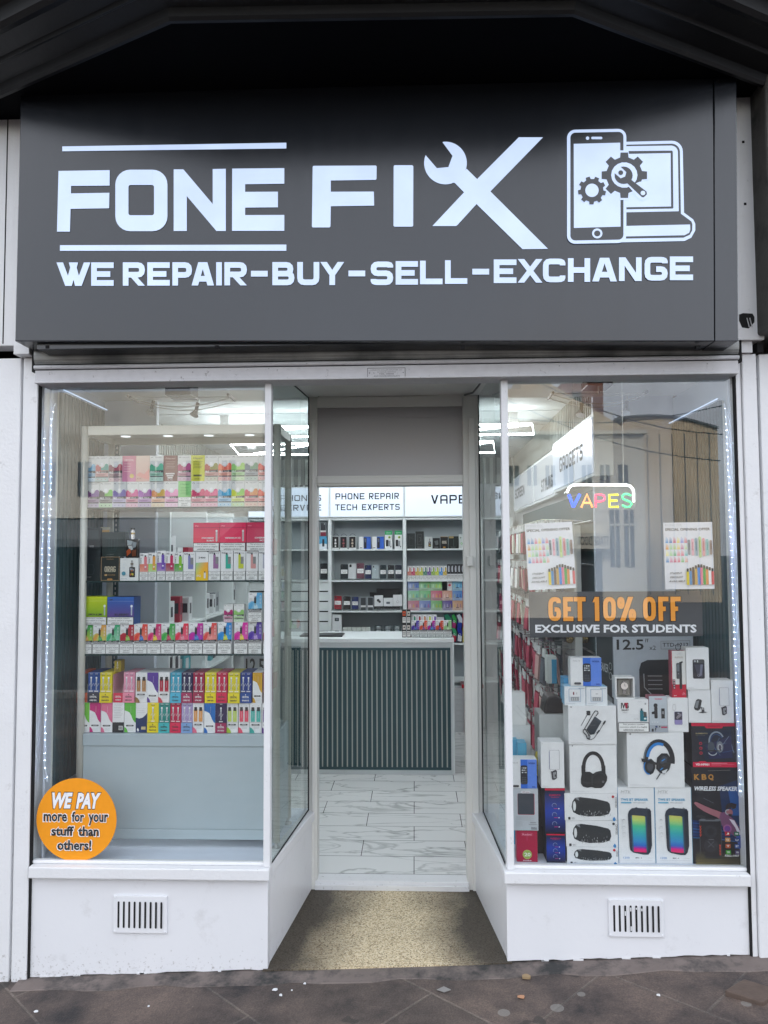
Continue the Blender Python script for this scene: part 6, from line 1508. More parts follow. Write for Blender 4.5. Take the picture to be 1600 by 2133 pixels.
# speakers with rainbow grille
def mtk(c):
    c.rect(0, 0, .012, 1, C('#2f7fb4')); c.rect(.988, 0, 1, 1, C('#8ab4cc'))
    c.text('MTK', .09, .04, .37, .085, (.45, .46, .46), 0, .2); c.text('TWS BT SPEAKER', .09, .145, .83, .178, C('#4f9cc4'), .03); c.rr(.09, .192, .38, .212, .02, C('#6fb0d0')); c.text('WITH LED LIGHT', .42, .193, .76, .21, (.35, .36, .38), .01)
    K = C('#2a3442'); c.poly([(.27, .36), (.30, .31), (.38, .275), (.50, .268), (.86, .28), (.90, .31), (.905, .76), (.86, .85), (.80, .885), (.66, .885), (.40, .86), (.32, .83), (.30, .78)], K)
    c.poly([(.80, .29), (.90, .31), (.905, .76), (.86, .85), (.82, .87)], C('#1e2734')); c.poly([(.46, .27), (.50, .258), (.54, .268)], K); c.poly([(.74, .272), (.78, .262), (.82, .275)], K)
    stops = [(.365, C('#c9c46a')), (.42, C('#b8d06a')), (.50, C('#4fc08c')), (.60, C('#2fa8b0')), (.70, C('#2f8cc4')), (.76, C('#2f62c0')), (.785, C('#8a3aa8')), (.805, C('#e01f7a')), (.845, C('#e4286a'))]
    def xl(v): return .345+.03*(v-.365)/.48
    def xr(v): return .755+.02*(v-.365)/.48
    c.lay()
    for (a, ca), (b, cb_) in zip(stops, stops[1:]):
        c.poly([(xl(a), a), (xr(a), a+.012), (xr(b), b+.012), (xl(b), b)], [ca, ca, cb_, cb_], 'gloss', lay=False)
    for (u, v, du, dv) in ((.345, .364, .06, .028), (.755, .376, -.06, .028), (.376, .846, .06, -.028), (.776, .858, -.06, -.028)):
        c.poly([(u-du*.1, v-dv*.1), (u+du, v), (u+du*.35, v+dv*.25), (u, v+dv)], K)
    c.poly([(.345, .37), (.375, .37), (.405, .84), (.375, .84)], mixc(K, C('#2f8cb0'), .35)); c.poly([(.73, .38), (.757, .38), (.777, .85), (.75, .85)], mixc(K, C('#2f8cb0'), .35))
    for k, v in enumerate((.43, .52, .60)):
        c.disc(.15, v, .045, (.62, .63, .64)); c.disc(.15, v, .038, BW); c.arc(.15, v, .02, 180, 360, .012, INK if k == 0 else (.5, .5, .5), n=6); c.rect(.12, v+.035, .18, v+.039, (.6, .6, .6))
    c.text('1200', .11, .905, .28, .93, C('#4f86c4'), .01); c.text('BK-1', .44, .91, .60, .926, INK, .02); c.text('Colour', .76, .91, .9, .924, (.5, .5, .5)); c.rect(.1, .945, .9, .948, GREY)
h1_ = (1287.5, 1640, 1364.5, 1815); h2_ = (1365.5, 1640, 1442, 1815)
rbox(h1_, ZB, .15, BW, mtk, 'speaker_box', 'left white box with a rainbow lit speaker picture', side=(.66, .68, .70), group='rainbow speaker boxes'); rbox(h2_, ZB, .15, BW, mtk, 'speaker_box', 'right white box with a rainbow lit speaker picture', side=(.66, .68, .70), group='rainbow speaker boxes')
zm = top(h1_)+.001
def headset(c):
    foot(c); K = (.016, .02, .026); Bl = C('#1f7cc8')
    c.arc(.56, .50, .235, 168, 372, .085, K, ry=.33, n=20); c.arc(.56, .50, .205, 190, 292, .05, Bl, ry=.29, n=12); c.arc(.56, .50, .262, 175, 235, .012, (.2, .25, .3), ry=.37, n=8)
    c.poly([(.28, .56), (.33, .50), (.42, .48), (.48, .54), (.49, .64), (.45, .74), (.40, .77), (.33, .75), (.29, .68)], K); c.arc(.385, .63, .095, 90, 270, .02, Bl, ry=.13); c.disc(.395, .62, .055, (.05, .06, .075), ry=.09)
    c.poly([(.52, .46), (.60, .38), (.70, .38), (.76, .46), (.76, .58), (.73, .68), (.64, .76), (.56, .73), (.50, .66)], K); c.poly([(.56, .50), (.64, .42), (.70, .46), (.68, .60), (.60, .66)], (.04, .055, .075)); c.poly([(.58, .58), (.68, .54), (.72, .62), (.64, .70)], (.015, .018, .02)); c.line([(.60, .52), (.66, .48)], .014, C('#2a8ad8')); c.line([(.57, .68), (.62, .64)], .014, C('#2a8ad8'))
    c.poly([(.24, .47), (.30, .48), (.56, .56), (.74, .60), (.75, .63), (.5, .59), (.25, .53)], (.02, .022, .025)); c.poly([(.60, .70), (.70, .66), (.66, .74), (.61, .745)], (.65, .68, .7)); c.line([(.57, .74), (.50, .85)], .018, K)
i1 = (1307, 1525, 1425, 1640); x_ = rbox(i1, zm, .17, BW, headset, 'headset_box', 'largest white box picturing a black and blue gaming headset', side=(.70, .71, .70))
zi = top(i1)+.001
def ivgbox(c):
    c.rect(0, .69, 1, .70, (.5, .5, .5)); c.text('IVG', .11, .10, .36, .28, INK, .05); c.poly([(.22, .10), (.34, .10), (.30, .28), (.26, .28)], C('#a8123a')); c.text('SMART', .12, .30, .36, .35, INK, .03); c.text('MAX', .16, .38, .32, .42, (.3, .3, .3)); c.disc(.90, .13, .03, (.35, .36, .36)); c.text('IVG', .66, .05, .78, .08, (.5, .5, .5))
    c.poly([(.72, .34), (.83, .34), (.83, .50), (.94, .52), (.94, .66), (.72, .66)], C('#157080')); c.rect(.74, .27, .80, .345, C('#0c4a58')); c.poly([(.83, .37), (.93, .38), (.93, .52), (.84, .54)], C('#4a4a48')); c.rr(.84, .56, .92, .61, .02, (.7, .8, .8))
    for k in range(3): c.rect(.35+.1*k, .46+.04*k, .66, .465+.04*k, (.6, .6, .6))
    c.text('For Max', .52, .57, .67, .61, (.4, .4, .42)); warn(c, 0, .70, 1, 1)
j1 = (1286.5, 1457, 1351, 1523); rbox(j1, zi, .055, BW, ivgbox, 'vape_box', 'white box with a teal vape and a nicotine warning in the right window', side=(.75, .76, .77), cat='vape box')
def mic(c):
    K = (.02, .02, .024); c.rr(.3, .06, .75, .10, .04, C('#d8a0b0')); c.text('lavalier', .36, .065, .69, .095, C('#901f40')); c.rr(.25, .20, .47, .32, .1, K); c.rr(.28, .30, .46, .62, .05, K); c.poly([(.13, .44), (.28, .42), (.28, .50), (.14, .50)], K); c.rr(.66, .34, .85, .62, .02, K); c.rr(.70, .42, .81, .50, .02, (.25, .26, .28)); c.arc(.73, .28, .06, 200, 340, .012, (.4, .45, .48), n=6)
    for u in (.15, .29, .43): c.disc(u, .72, .04, (.62, .65, .68)); c.rect(u-.03, .76, u+.03, .765, (.4, .42, .44))
    c.rect(0, .80, 1, 1, (.36, .40, .45)); c.rr(.30, .82, .42, .87, .02, C('#1f3a6a')); c.rect(.62, .84, .96, .88, C('#b03a5a')); c.rr(.1, .90, .2, .98, .02, K); c.poly([(.28, .88), (.36, .88), (.30, .98)], K); c.rr(.5, .82, .56, .86, .01, K)
j2 = (1352, 1450, 1390, 1523); rbox(j2, zi, .05, (.50, .55, .60), mic, 'microphone_box', 'grey box picturing two clip on microphones', side=C('#8a4a5a'))
def lilac(c):
    foot(c); c.arc(.32, .28, .08, 0, 360, .010, (.35, .33, .33), ry=.10, n=14); c.rr(.32, .40, .70, .78, .04, C('#8f86b8')); c.rr(.33, .405, .69, .64, .03, (.03, .03, .05)); c.poly([(.38, .58), (.54, .46), (.66, .46), (.66, .52), (.46, .62)], (.22, .20, .24)); c.rect(.47, .435, .56, .455, (.5, .5, .6)); c.line([(.62, .74), (.66, .74)], .01, WHITE)
j3 = (1391, 1453.5, 1434, 1523.5); rbox(j3, zi, .06, BW, lilac, 'power_bank_box', 'white box picturing a small lilac power bank')
zj = top(j3)+.001
def selfie(c):
    K = (.02, .022, .026); c.rect(0, .72, 1, 1, C('#c40f34')); c.poly([(.0, .72), (.30, .72), (.0, .80)], C('#c40f34')); c.rect(0, 0, 1, .72, (.72, .72, .70)); c.rect(0, 0, .06, 1, C('#a80f34')); c.text('BLUETOOTH', .26, .125, .82, .155, (.35, .28, .2), .02); c.text('selfie', .4, .06, .72, .075, (.4, .4, .42)); c.rect(.26, .16, .82, .163, (.5, .5, .5))
    c.poly([(.56, .24), (.78, .22), (.80, .25), (.72, .27), (.72, .80), (.68, .82), (.58, .82), (.54, .80), (.54, .30)], K); c.rr(.34, .26, .60, .60, .07, (.05, .058, .065)); c.rr(.38, .29, .54, .44, .04, (.14, .16, .18)); c.disc(.48, .49, .04, (.2, .22, .25))
    c.rr(.08, .61, .24, .82, .03, K)
    for k in range(4): c.disc(.16, .635+.052*k, .055, (.7, .35, .4), n=8)
    for u, v in ((.80, .90), (.74, .925), (.86, .925)): c.arc(u, v, .05, 0, 360, .015, C('#f0a0b0'), n=8)
    c.text('grip', .1, .945, .3, .965, WHITE, .02)
k1_ = (1398.5, 1355.5, 1428.5, 1454); rbox(k1_, zj, .035, C('#b5123a'), selfie, 'selfie_stick_box', 'tall narrow red and white box picturing a selfie stick', cat='box', side=C('#8f1f3c'))
x, zt_ = at(1413, 1352, WY+.01)[0], top(k1_); mb = MB(); mb.tube([(x+.011*math.cos(R(a)), WY+.012, zt_+.014+.014*math.sin(R(a))) for a in range(-90, 271, 24)], .0014, 'black_plastic', n=5); mb.build('hang_loop', bpy.data.objects['selfie_stick_box'])
# watch in open box
wx0, wx1, wz0, wz1 = rp(1281.5, 1410, 1321.5, 1457, WY+.005); zw = top(j1)+.001; wz0 = zw
wb = thing('watch_box', 'open clear box holding a silver wrist watch on a grey cushion', 'watch', ((wx0+wx1)/2, WY, zw))
mb = MB(); t_ = .006
mb.box(wx0, wx1, WY, WY+.06, wz0, wz0+t_, 'card', (.74, .75, .75)); mb.box(wx0, wx1, WY, WY+.06, wz1-t_, wz1, 'card', (.74, .75, .75)); mb.box(wx0, wx0+t_, WY, WY+.06, wz0+t_+.0002, wz1-t_-.0002, 'card', (.74, .75, .75)); mb.box(wx1-t_, wx1, WY, WY+.06, wz0+t_+.0002, wz1-t_-.0002, 'card', (.74, .75, .75)); mb.box(wx0+t_, wx1-t_, WY+.05, WY+.06, wz0+t_, wz1-t_, 'card', (.6, .61, .6)); mb.build('case', wb)
mb = MB(); mb.box(wx0+.014, wx1-.014, WY+.018, WY+.049, wz0+.012, wz1-.012, 'matte', (.26, .25, .22)); mb.build('cushion', wb, bevel=.006)
mb = MB(); xm, zm_ = (wx0+wx1)/2, (wz0+wz1)/2+.008; mb.tube([(xm, WY+.017, zm_), (xm, WY+.009, zm_)], .0175, 'chrome', n=24); wf = mb.build('dial', wb)
mb = MB(); mb.tube([(xm, WY+.0088, zm_), (xm, WY+.0084, zm_)], .0155, 'gloss', (.78, .70, .66), n=24); mb.box(xm-.0006, xm+.0006, WY+.0078, WY+.0082, zm_, zm_+.011, 'black_plastic'); mb.box(xm, xm+.008, WY+.0078, WY+.0082, zm_-.0006, zm_+.0006, 'black_plastic'); mb.build('face', wf)
mb = MB(); mb.box(xm-.007, xm+.007, WY+.010, WY+.0165, zm_-.036, zm_-.016, 'chrome'); mb.box(xm-.007, xm+.007, WY+.010, WY+.0165, zm_+.016, zm_+.022, 'chrome'); mb.build('strap', wb)
# big dark box with the speaker, headset box on it
def kbq(c):
    c.rect(0, 0, 1, 1, (.010, .012, .018)); c.poly([(.55, .2), (1, .12), (1, .62), (.62, .6)], C('#0a2a52')); c.poly([(.72, .22), (.98, .2), (1, .5), (.80, .5)], C('#0f4f94')); c.poly([(0, .55), (1, .62), (1, .78), (0, .72)], C('#0c2a5a'))
    for k in range(6): c.line([(0, .58+.03*k), (.5, .60+.028*k), (1, .60+.035*k)], .008, C(['#1f62b0', '#143a7a', '#2a86c8'][k % 3]))
    c.text('K', .05, .075, .16, .135, C('#b4813c'), .04); c.text('B', .20, .075, .30, .135, C('#b4813c'), .04); c.text('Q', .33, .075, .44, .14, C('#b4813c'), .04)
    c.text('WIRELESS SPEAKER', .05, .20, .90, .245, (.78, .80, .84), .035, .25)
    sk = C('#9a626c'); sk2 = C('#74486a')
    # printed dancer
    c.poly([(.03, .375), (.06, .36), (.12, .37), (.22, .395), (.38, .43), (.52, .455), (.62, .475), (.66, .54), (.60, .56), (.48, .515), (.36, .49), (.22, .455), (.10, .415)], sk)
    c.poly([(.56, .47), (.66, .46), (.74, .50), (.84, .55), (.92, .62), (.97, .68), (.90, .74), (.80, .70), (.70, .67), (.60, .62), (.52, .54)], sk2); c.poly([(.72, .53), (.82, .545), (.94, .66), (.99, .74), (.94, .75), (.84, .62)], C('#d8d0dc'))
    c.disc(.735, .465, .065, sk, ry=.035); c.poly([(.66, .45), (.66, .40), (.70, .375), (.78, .365), (.88, .38), (.86, .42), (.80, .43), (.76, .41), (.70, .42)], (.02, .015, .02)); c.arc(.70, .46, .045, 60, 300, .022, (.35, .36, .4)); c.poly([(.70, .48), (.78, .48), (.76, .505), (.72, .505)], (.03, .02, .025))
    c.disc(.68, .63, .085, C('#9a5a8a')); c.disc(.68, .63, .06, C('#6a3a8a')); c.poly([(.84, .68), (.98, .70), (.99, .80), (.90, .84)], C('#3a5aa8'))
    K = (.012, .013, .017); c.rr(.12, .53, .56, .93, .08, (.05, .055, .065)); c.rr(.135, .535, .545, .925, .075, K); c.poly([(.10, .545), (.16, .53), (.22, .53), (.26, .54), (.42, .54), (.46, .53), (.54, .53), (.56, .545), (.5, .555), (.15, .555)], (.12, .13, .15)); c.disc(.34, .66, .13, (.02, .022, .03)); c.disc(.34, .66, .07, K); c.disc(.34, .80, .14, (.02, .022, .03)); c.line([(.28, .76), (.40, .82)], .012, (.08, .085, .1)); c.line([(.40, .76), (.28, .82)], .012, (.08, .085, .1)); c.text('KBQ', .30, .735, .40, .745, (.2, .2, .22))
    c.text('>>>>', .12, .60, .155, .71, C('#d8503a'), .03, rot=True); c.text('>>>>', .50, .79, .535, .90, C('#d8503a'), .03, rot=True)
    ic = ['#b01f34', '#1f6a50', '#c08a4a', '#0f3a7a', '#b0502a', '#1f4a94', '#3f9a34', '#4a3a6a']
    for k in range(8):
        u = .62 if k % 2 == 0 else .80; v = .655+.062*(k//2); c.rr(u, v, u+.10, v+.043, .012, C(ic[k])); c.text(['J', 'FM', 'O', 'U', 'T', 'BT', 'TF', 'W'][k], u+.022, v+.012, u+.078, v+.031, (.8, .82, .82), .02)
    c.text('KBQ-1907', .60, .885, .88, .91, (.80, .82, .84), .02)
    for r_ in range(8):
        for q in range(22):
            s_ = .012*(1-r_/8)*(1-.6*q/22)+.003; u = .02+q*.045+(.0225 if r_ % 2 else 0); v = .985-r_*.0165
            if u < .97 and not (.18 < u < .5 and v < .93): c.rect(u, v-s_*.5, u+s_*1.8, v+s_*.3, C('#a89a5a'), lay=(q == 0))
    c.line([(.3, .03), (.75, .02)], .004, (.3, .28, .25)); c.line([(.2, .31), (.4, .36)], .003, (.2, .22, .3))
l1 = (1443, 1597, 1547, 1818); rbox(l1, ZB, .16, (.01, .012, .018), kbq, 'speaker_box', 'tall black box with a dancer and wireless speaker writing', mat='gloss', side=(.012, .014, .022))
zl_ = top(l1)+.001
def vdhp(c):
    c.rect(0, 0, 1, 1, (.010, .014, .024)); c.poly([(.1, .2), (.9, .15), (.95, .8), (.3, .85)], C('#0a2038')); c.poly([(.3, .5), (.9, .3), (.92, .8), (.4, .82)], C('#12204a')); c.poly([(0, 0), (1, 0), (1, .07), (.73, .075), (.70, .12), (.34, .12), (.30, .07), (0, .07)], C('#c80f3c')); c.text('ELEMENTO', .38, .055, .66, .085, C('#7a0f2a'), .03)
    rnd = random.Random(4)
    for k in range(9): c.line([(.45+.5*rnd.random(), .2+.5*rnd.random()), (.5+.5*rnd.random(), .25+.5*rnd.random())], .006, C(rnd.choice(['#5a7a9a', '#2a5a94', '#8a9ab0'])))
    c.text('ELEMENTO', .09, .22, .36, .25, C('#a89a6a'), .02); c.text('gaming', .09, .27, .30, .29, C('#6a6450')); c.arc(.56, .42, .17, 165, 330, .035, (.22, .27, .33), ry=.22, n=14); c.arc(.56, .43, .14, 165, 330, .02, C('#123a6a'), ry=.18); c.disc(.43, .54, .08, (.05, .07, .10), ry=.12); c.disc(.63, .54, .08, (.16, .19, .23), ry=.13); c.disc(.63, .55, .05, (.45, .48, .5), ry=.08); c.disc(.63, .55, .035, (.06, .06, .1), ry=.06); c.line([(.34, .62), (.62, .63), (.66, .60)], .02, (.02, .02, .025)); c.arc(.46, .64, .10, 20, 160, .02, (.4, .45, .5), ry=.09)
    for v in (.46, .57, .68): c.arc(.19, v, .028, 0, 360, .014, C('#b81f3c'), n=8)
    c.poly([(0, .885), (.12, .885), (.16, .865), (.28, .865), (.31, .885), (1, .885), (1, 1), (0, 1)], C('#cc1040')); c.text('VD-HP001', .06, .915, .37, .965, (.85, .82, .82), .035); c.rect(.42, .905, .78, .915, C('#e890a4')); c.rect(.42, .93, .94, .936, C('#e07088')); c.rect(.42, .95, .64, .956, C('#e07088'))
m1_ = (1441, 1506, 1532, 1596.5); rbox(m1_, zl_, .15, (.010, .014, .024), vdhp, 'headset_box', 'dark box with red edges picturing a gaming headset', side=(.010, .018, .028), mat='gloss')
zn = top(m1_)+.001
def holder(c):
    foot(c); K = (.03, .033, .036); c.poly([(.24, .55), (.34, .32), (.42, .28), (.56, .30), (.60, .33), (.52, .58), (.42, .64), (.28, .61)], K); c.poly([(.34, .34), (.48, .33), (.40, .56), (.28, .54)], (.22, .24, .26)); c.poly([(.56, .52), (.62, .54), (.60, .60), (.66, .60), (.64, .54), (.68, .54), (.70, .66), (.84, .68), (.62, .71), (.42, .70), (.58, .66)], (.06, .065, .07)); c.line([(.5, .5), (.6, .58)], .03, (.1, .11, .12))
n1_ = (1434.5, 1436.5, 1481, 1505); rbox(n1_, zn, .07, BW, holder, 'phone_holder_box', 'white box picturing a car phone holder on a suction foot', side=(.72, .73, .72))
o1 = (1482, 1417, 1528, 1505); rbox(o1, zn, .07, BW, mirror_lamp, 'mirror_lamp_box', 'white box picturing a selfie mirror, high at the right of the stack', side=(.72, .73, .72), group='selfie mirror boxes')
zo = top(n1_)+.001
def powerb(c):
    foot(c); c.rr(.28, .28, .80, .74, .06, (.02, .02, .03)); c.rr(.30, .29, .78, .37, .03, (.06, .065, .07)); c.rr(.34, .30, .42, .345, .03, (.4, .42, .45)); c.rect(.47, .30, .52, .35, (.6, .62, .65)); c.poly([(.34, .40), (.74, .40), (.70, .70), (.50, .70)], (.05, .05, .075)); c.poly([(.62, .40), (.72, .40), (.66, .66), (.56, .68)], (.16, .17, .24)); c.arc(.52, .66, .05, 0, 360, .01, (.35, .36, .4), n=10)
p1_ = (1429.5, 1349, 1477, 1436); rbox(p1_, zo, .06, BW, powerb, 'power_bank_box', 'white box picturing a black transparent power bank, topmost of its stack', side=(.72, .73, .72))
# large boxes behind the display
def big125(c):
    c.text('12.5', .04, .024, .38, .078, INK, .02); c.text("''", .40, .020, .44, .040, INK, 0, .3); c.text('x2', .45, .056, .53, .078, INK, .0); c.text('TTD-1212', .615, .042, .94, .062, INK, .01)
    c.line([(.595, .034), (.957, .030), (.957, .072), (.595, .074)], .006, (.3, .32, .35), closed=True)
    c.poly([(.32, .60), (.315, .18), (.34, .145), (.42, .130), (1.0, .124), (1.0, .60)], (.012, .014, .018))
    for k in range(4): c.line([(.42, .212+.022*k), (.60, .212+.022*k)], .010, (.35, .36, .38))
    c.line([(.37, .20), (.375, .27), (.47, .31)], .012, (.4, .41, .43))
by = .48
rbox((1281, 1322, 1449, 1760), ZB, .22, (.60, .65, .72), big125, 'party_speaker_box', 'tall grey box with large 12.5 numerals behind the small boxes', y=by, side=(.30, .34, .40))
x0, x1, z0, z1 = rp(1248, 1322, 1280, 1700, by+.001)
mb = MB(); ax, bx_ = at(1281, 1400, by)[0]-.004, at(1247, 1400, by+.2)[0]
zT = at(1262, 1322, by)[1]; mb.raw([(bx_, by+.24, BZ), (ax, by+.01, BZ), (ax, by+.01, zT), (bx_, by+.24, zT), (bx_+.01, by+.25, BZ), (ax+.003, by+.23, BZ), (ax+.003, by+.23, zT), (bx_+.01, by+.25, zT)], [(0, 1, 2, 3), (1, 5, 6, 2), (4, 0, 3, 7), (3, 2, 6, 7)], 'card', (.018, .028, .035))
d_ = Vector((ax-bx_, -.23)); o_ = Vector((-.001*1, -.0015))
tm = MB(); c = Canvas(tm, 0, 1, BZ, zT, 0); c.text('SPEAKER', .1, .165, .72, .21, (.6, .62, .62), .01); c.disc(.84, .17, .09, (.5, .52, .52), n=14, ry=.02); c.disc(.84, .17, .07, (.018, .028, .035), n=14, ry=.016); c.disc(.84, .22, .09, (.5, .52, .52), n=14, ry=.02); c.disc(.84, .22, .07, (.018, .028, .035), n=14, ry=.016)
for r_ in range(9):
    for q in range(4): c.rect(.3+.14*q, .40+.02*r_, .38+.14*q, .41+.02*r_, (.02, .02, .025))
c.poly([(0, .28), (1, .33), (1, .38), (0, .36)], (.3, .34, .36))
base = len(mb.v)
for (x, y, z) in tm.v: mb.v.append((bx_+d_.x*x+o_.x+y*.7, by+.24+d_.y*x+o_.y+y*.7, z))
for f_, m_, c_ in zip(tm.f, tm.m, tm.c): mb.f.append(tuple(base+k for k in f_)); mb.m.append(m_); mb.c.append(c_)
mb.build('speaker_carton', label='dark green speaker carton standing edge on beside the 12.5 box', cat='box')
def big2(c): c.text('12.5', .06, .03, .66, .125, INK, .02); c.text('x2', .84, .085, .96, .125, INK)
rbox((508, 1361, 572, 1580), BZ+.001, .10, (.55, .60, .66), big2, 'party_speaker_box', 'grey box with 12.5 numerals standing behind the right end of the glass cabinet', y=.60, side=(.40, .44, .50))
# white cartons and black pouch behind on the left
def slash(c): c.line([(.2, .5), (.9, .85)], .012, (.4, .4, .4)); c.line([(.4, .4), (.95, .7)], .012, (.4, .4, .4))
hb_ = BZ+.001
q1 = (1064, 1510, 1105, 1580); rbox(q1, hb_, .16, (.66, .67, .67), None, 'white_carton', 'plain white carton behind the left end of the display', y=.34, side=(.62, .63, .63)); zq = top(q1, .34)+.001
q2 = (1064, 1443, 1095, 1509); rbox(q2, zq, .10, (.70, .71, .71), slash, 'white_carton', 'white carton with two thin pencil lines leaning on another carton', y=.34, side=(.62, .63, .63), lean=.08)
q3 = (1124, 1488, 1184, 1560); rbox(q3, hb_, .16, (.62, .64, .64), lambda c: c.poly([(.0, .6), (.16, .62), (.18, .85), (0, .82)], (.06, .06, .08)), 'white_carton', 'larger white carton carrying a black pouch', y=.36, side=(.58, .60, .60)); zq = top(q3, .36)+.001
x0, x1, _, z1 = rp(1131, 1450, 1180, 1488, .37); mb = MB()
sec = [(0, 0), (.04, -.0), (.10, .55), (.22, .95), (.5, 1), (.85, .8), (.97, .45), (1, 0)]
pp = [(x0+(x1-x0)*u, zq+(z1-zq)*v) for u, v in sec[1:]]; mb.prism(pp, .37, .50, 'black_plastic'); mb.build('black_pouch', bevel=.008, label='black zipped pouch lying on the larger white carton', cat='pouch')
for i, (a, b, y_, nm) in enumerate(((1079, 1097, .25, 'front light blue box with a rounded black phone window'), (1066, 1078, .30, 'rear light blue box half hidden by its twin'))):
    rbox((a, 1548-i*8, b, 1582), hb_+.0, .08, C('#58a8cc'), (lambda c: c.rr(.5, .45, .85, .85, .12, (.02, .02, .03))), 'phone_box', nm, y=y_, side=C('#6ab4d4'), group='light blue phone boxes')
rbox((1141, 1368, 1160, 1424), at(1150, 1424, .95)[1], .1, (.60, .64, .62), lambda c: c.rect(.45, .1, 1, 1, C('#2f8cb4')), 'phone_box', 'white and blue box hanging on the rack behind the display', y=.95)
# yellow and black toy behind the mirror box
x0, x1, z0, z1 = rp(1119, 1572, 1130, 1616, WY+.10); mb = MB()
mb.prism([(x0, z0), (x1, z0), (x1+.004, (z0+z1)/2), (x1, z1), (x0+.004, z1), (x0-.006, (z0+z1)/2)], WY+.10, WY+.16, 'card', C('#c9b81f'))
c = Canvas(mb, x0, x1, z0, z1, WY+.10)
for u, v in ((.3, .15), (.6, .35), (.2, .5), (.6, .7), (.3, .88)): c.disc(u, v, .22, (.01, .01, .01))
zq = ZB; mb.box(x0-.002, x1+.004, WY+.10, WY+.18, zq, z0-.0005, 'card', (.03, .03, .035)); mb.build('spotted_case', label='yellow case with black spots between the phone box and mirror box', cat='case')

# ================================================================== BACK SHELF GOODS
def sbox(px0, px1, py0, zb, col, art, name, label, cat='box', group=None, d=.05, y=None, lean=0, side=None, mat='card', rz=0):
    y = y if y is not None else SYF+.03
    f = lambda p: at(p, 1180, y)[0]
    h = at(770, py0, y)[1]-zb
    x0, x1 = f(px0), f(px1); mb = MB(); mb.box(x0+.0005, x1-.0005, y, y+d, zb+.0006, zb+h, mat, side or col); c = Canvas(mb, x0+.0005, x1-.0005, zb+.0006, zb+h, y); c.step = .0006
    if side: c.rect(0, 0, 1, 1, col)
    if art: art(c)
    if lean: mb.lean(y, zb+.0006, lean)
    if rz: mb.rot((x0+x1)/2, y+d/2, rz)
    return mb.build(name, label=label, cat=cat, group=group)
S1, S2, S3, S4 = zsh
def watchart(cw):
    def f(c): c.rect(.03, .03, .97, .90, (.008, .008, .01)); c.disc(.5, .55, .17, C(cw), n=12); c.rect(.40, .20, .60, .40, C(cw)); c.rect(.40, .70, .60, .84, C(cw)); c.text('WATCH', .3, .92, .7, .97, (.3, .3, .3))
    return f
for i, (a, b, cw, nm) in enumerate(((692, 706, '#d8d8d8', 'white'), (708.5, 723, '#8a4a50', 'dull red'), (727, 741.5, '#b8a898', 'beige'))):
    o = sbox(a, b, 1117, S1, (.78, .79, .79), watchart(cw), 'watch_box', 'black fronted box showing a %s wrist watch on the top back shelf' % nm, 'box', 'watch boxes on the top back shelf')
    x = at((a+b)/2, 1120, SYF+.03)[0]; z = at(770, 1117, SYF+.03)[1]; mb = MB(); mb.tube([(x+.028*math.cos(R(t)), SYF+.05, z-.002+.028*math.sin(R(t))) for t in range(0, 181, 20)], .0017, 'black_plastic', n=5); mb.build('carry_loop', o)
for i, a in enumerate((748, 775.5)):
    sbox(a, a+9.5, 1118, S1, (.78, .79, .80), lambda c: c.rect(.2, .88, .7, .93, INK), 'slim_box', '%s slim white box on the top back shelf' % ('left', 'right')[i], group='slim white boxes on the top back shelf')
    def ph(c): c.rect(0, 0, 1, 1, C('#2f62c4')); c.rr(.03, .06, .42, .94, .08, (.02, .022, .03)); c.rect(.1, .15, .35, .45, (.10, .12, .16)); c.text('NOKIA', .55, .06, .95, .12, C('#12306a'))
    sbox(a+9.8, a+24.5, 1118, S1, C('#2f62c4'), ph, 'phone_box', '%s blue box with a black keypad phone on the back shelf' % ('left', 'right')[i], group='blue phone boxes on the top back shelf')
for i, a in enumerate((802, 822.5)):
    def gr(c): c.rect(0, 0, 1, .22, C('#1f9c5c')); c.text('doro', .2, .06, .8, .14, (.6, .8, .65)); c.disc(.62, .36, .17, C('#a8c83a'), n=12); c.rr(.14, .50, .48, .86, .06, (.02, .02, .025)); c.rr(.46, .55, .74, .86, .05, (.3, .32, .34)); c.disc(.64, .36, .1, (.1, .12, .05), n=8); c.rect(.74, .84, .86, .92, (.1, .1, .1))
    sbox(a, a+15.5, 1106, S1, (.76, .78, .78), gr, 'phone_box', '%s white box with a green top band on the back shelf' % ('left', 'right')[i], group='green topped phone boxes')
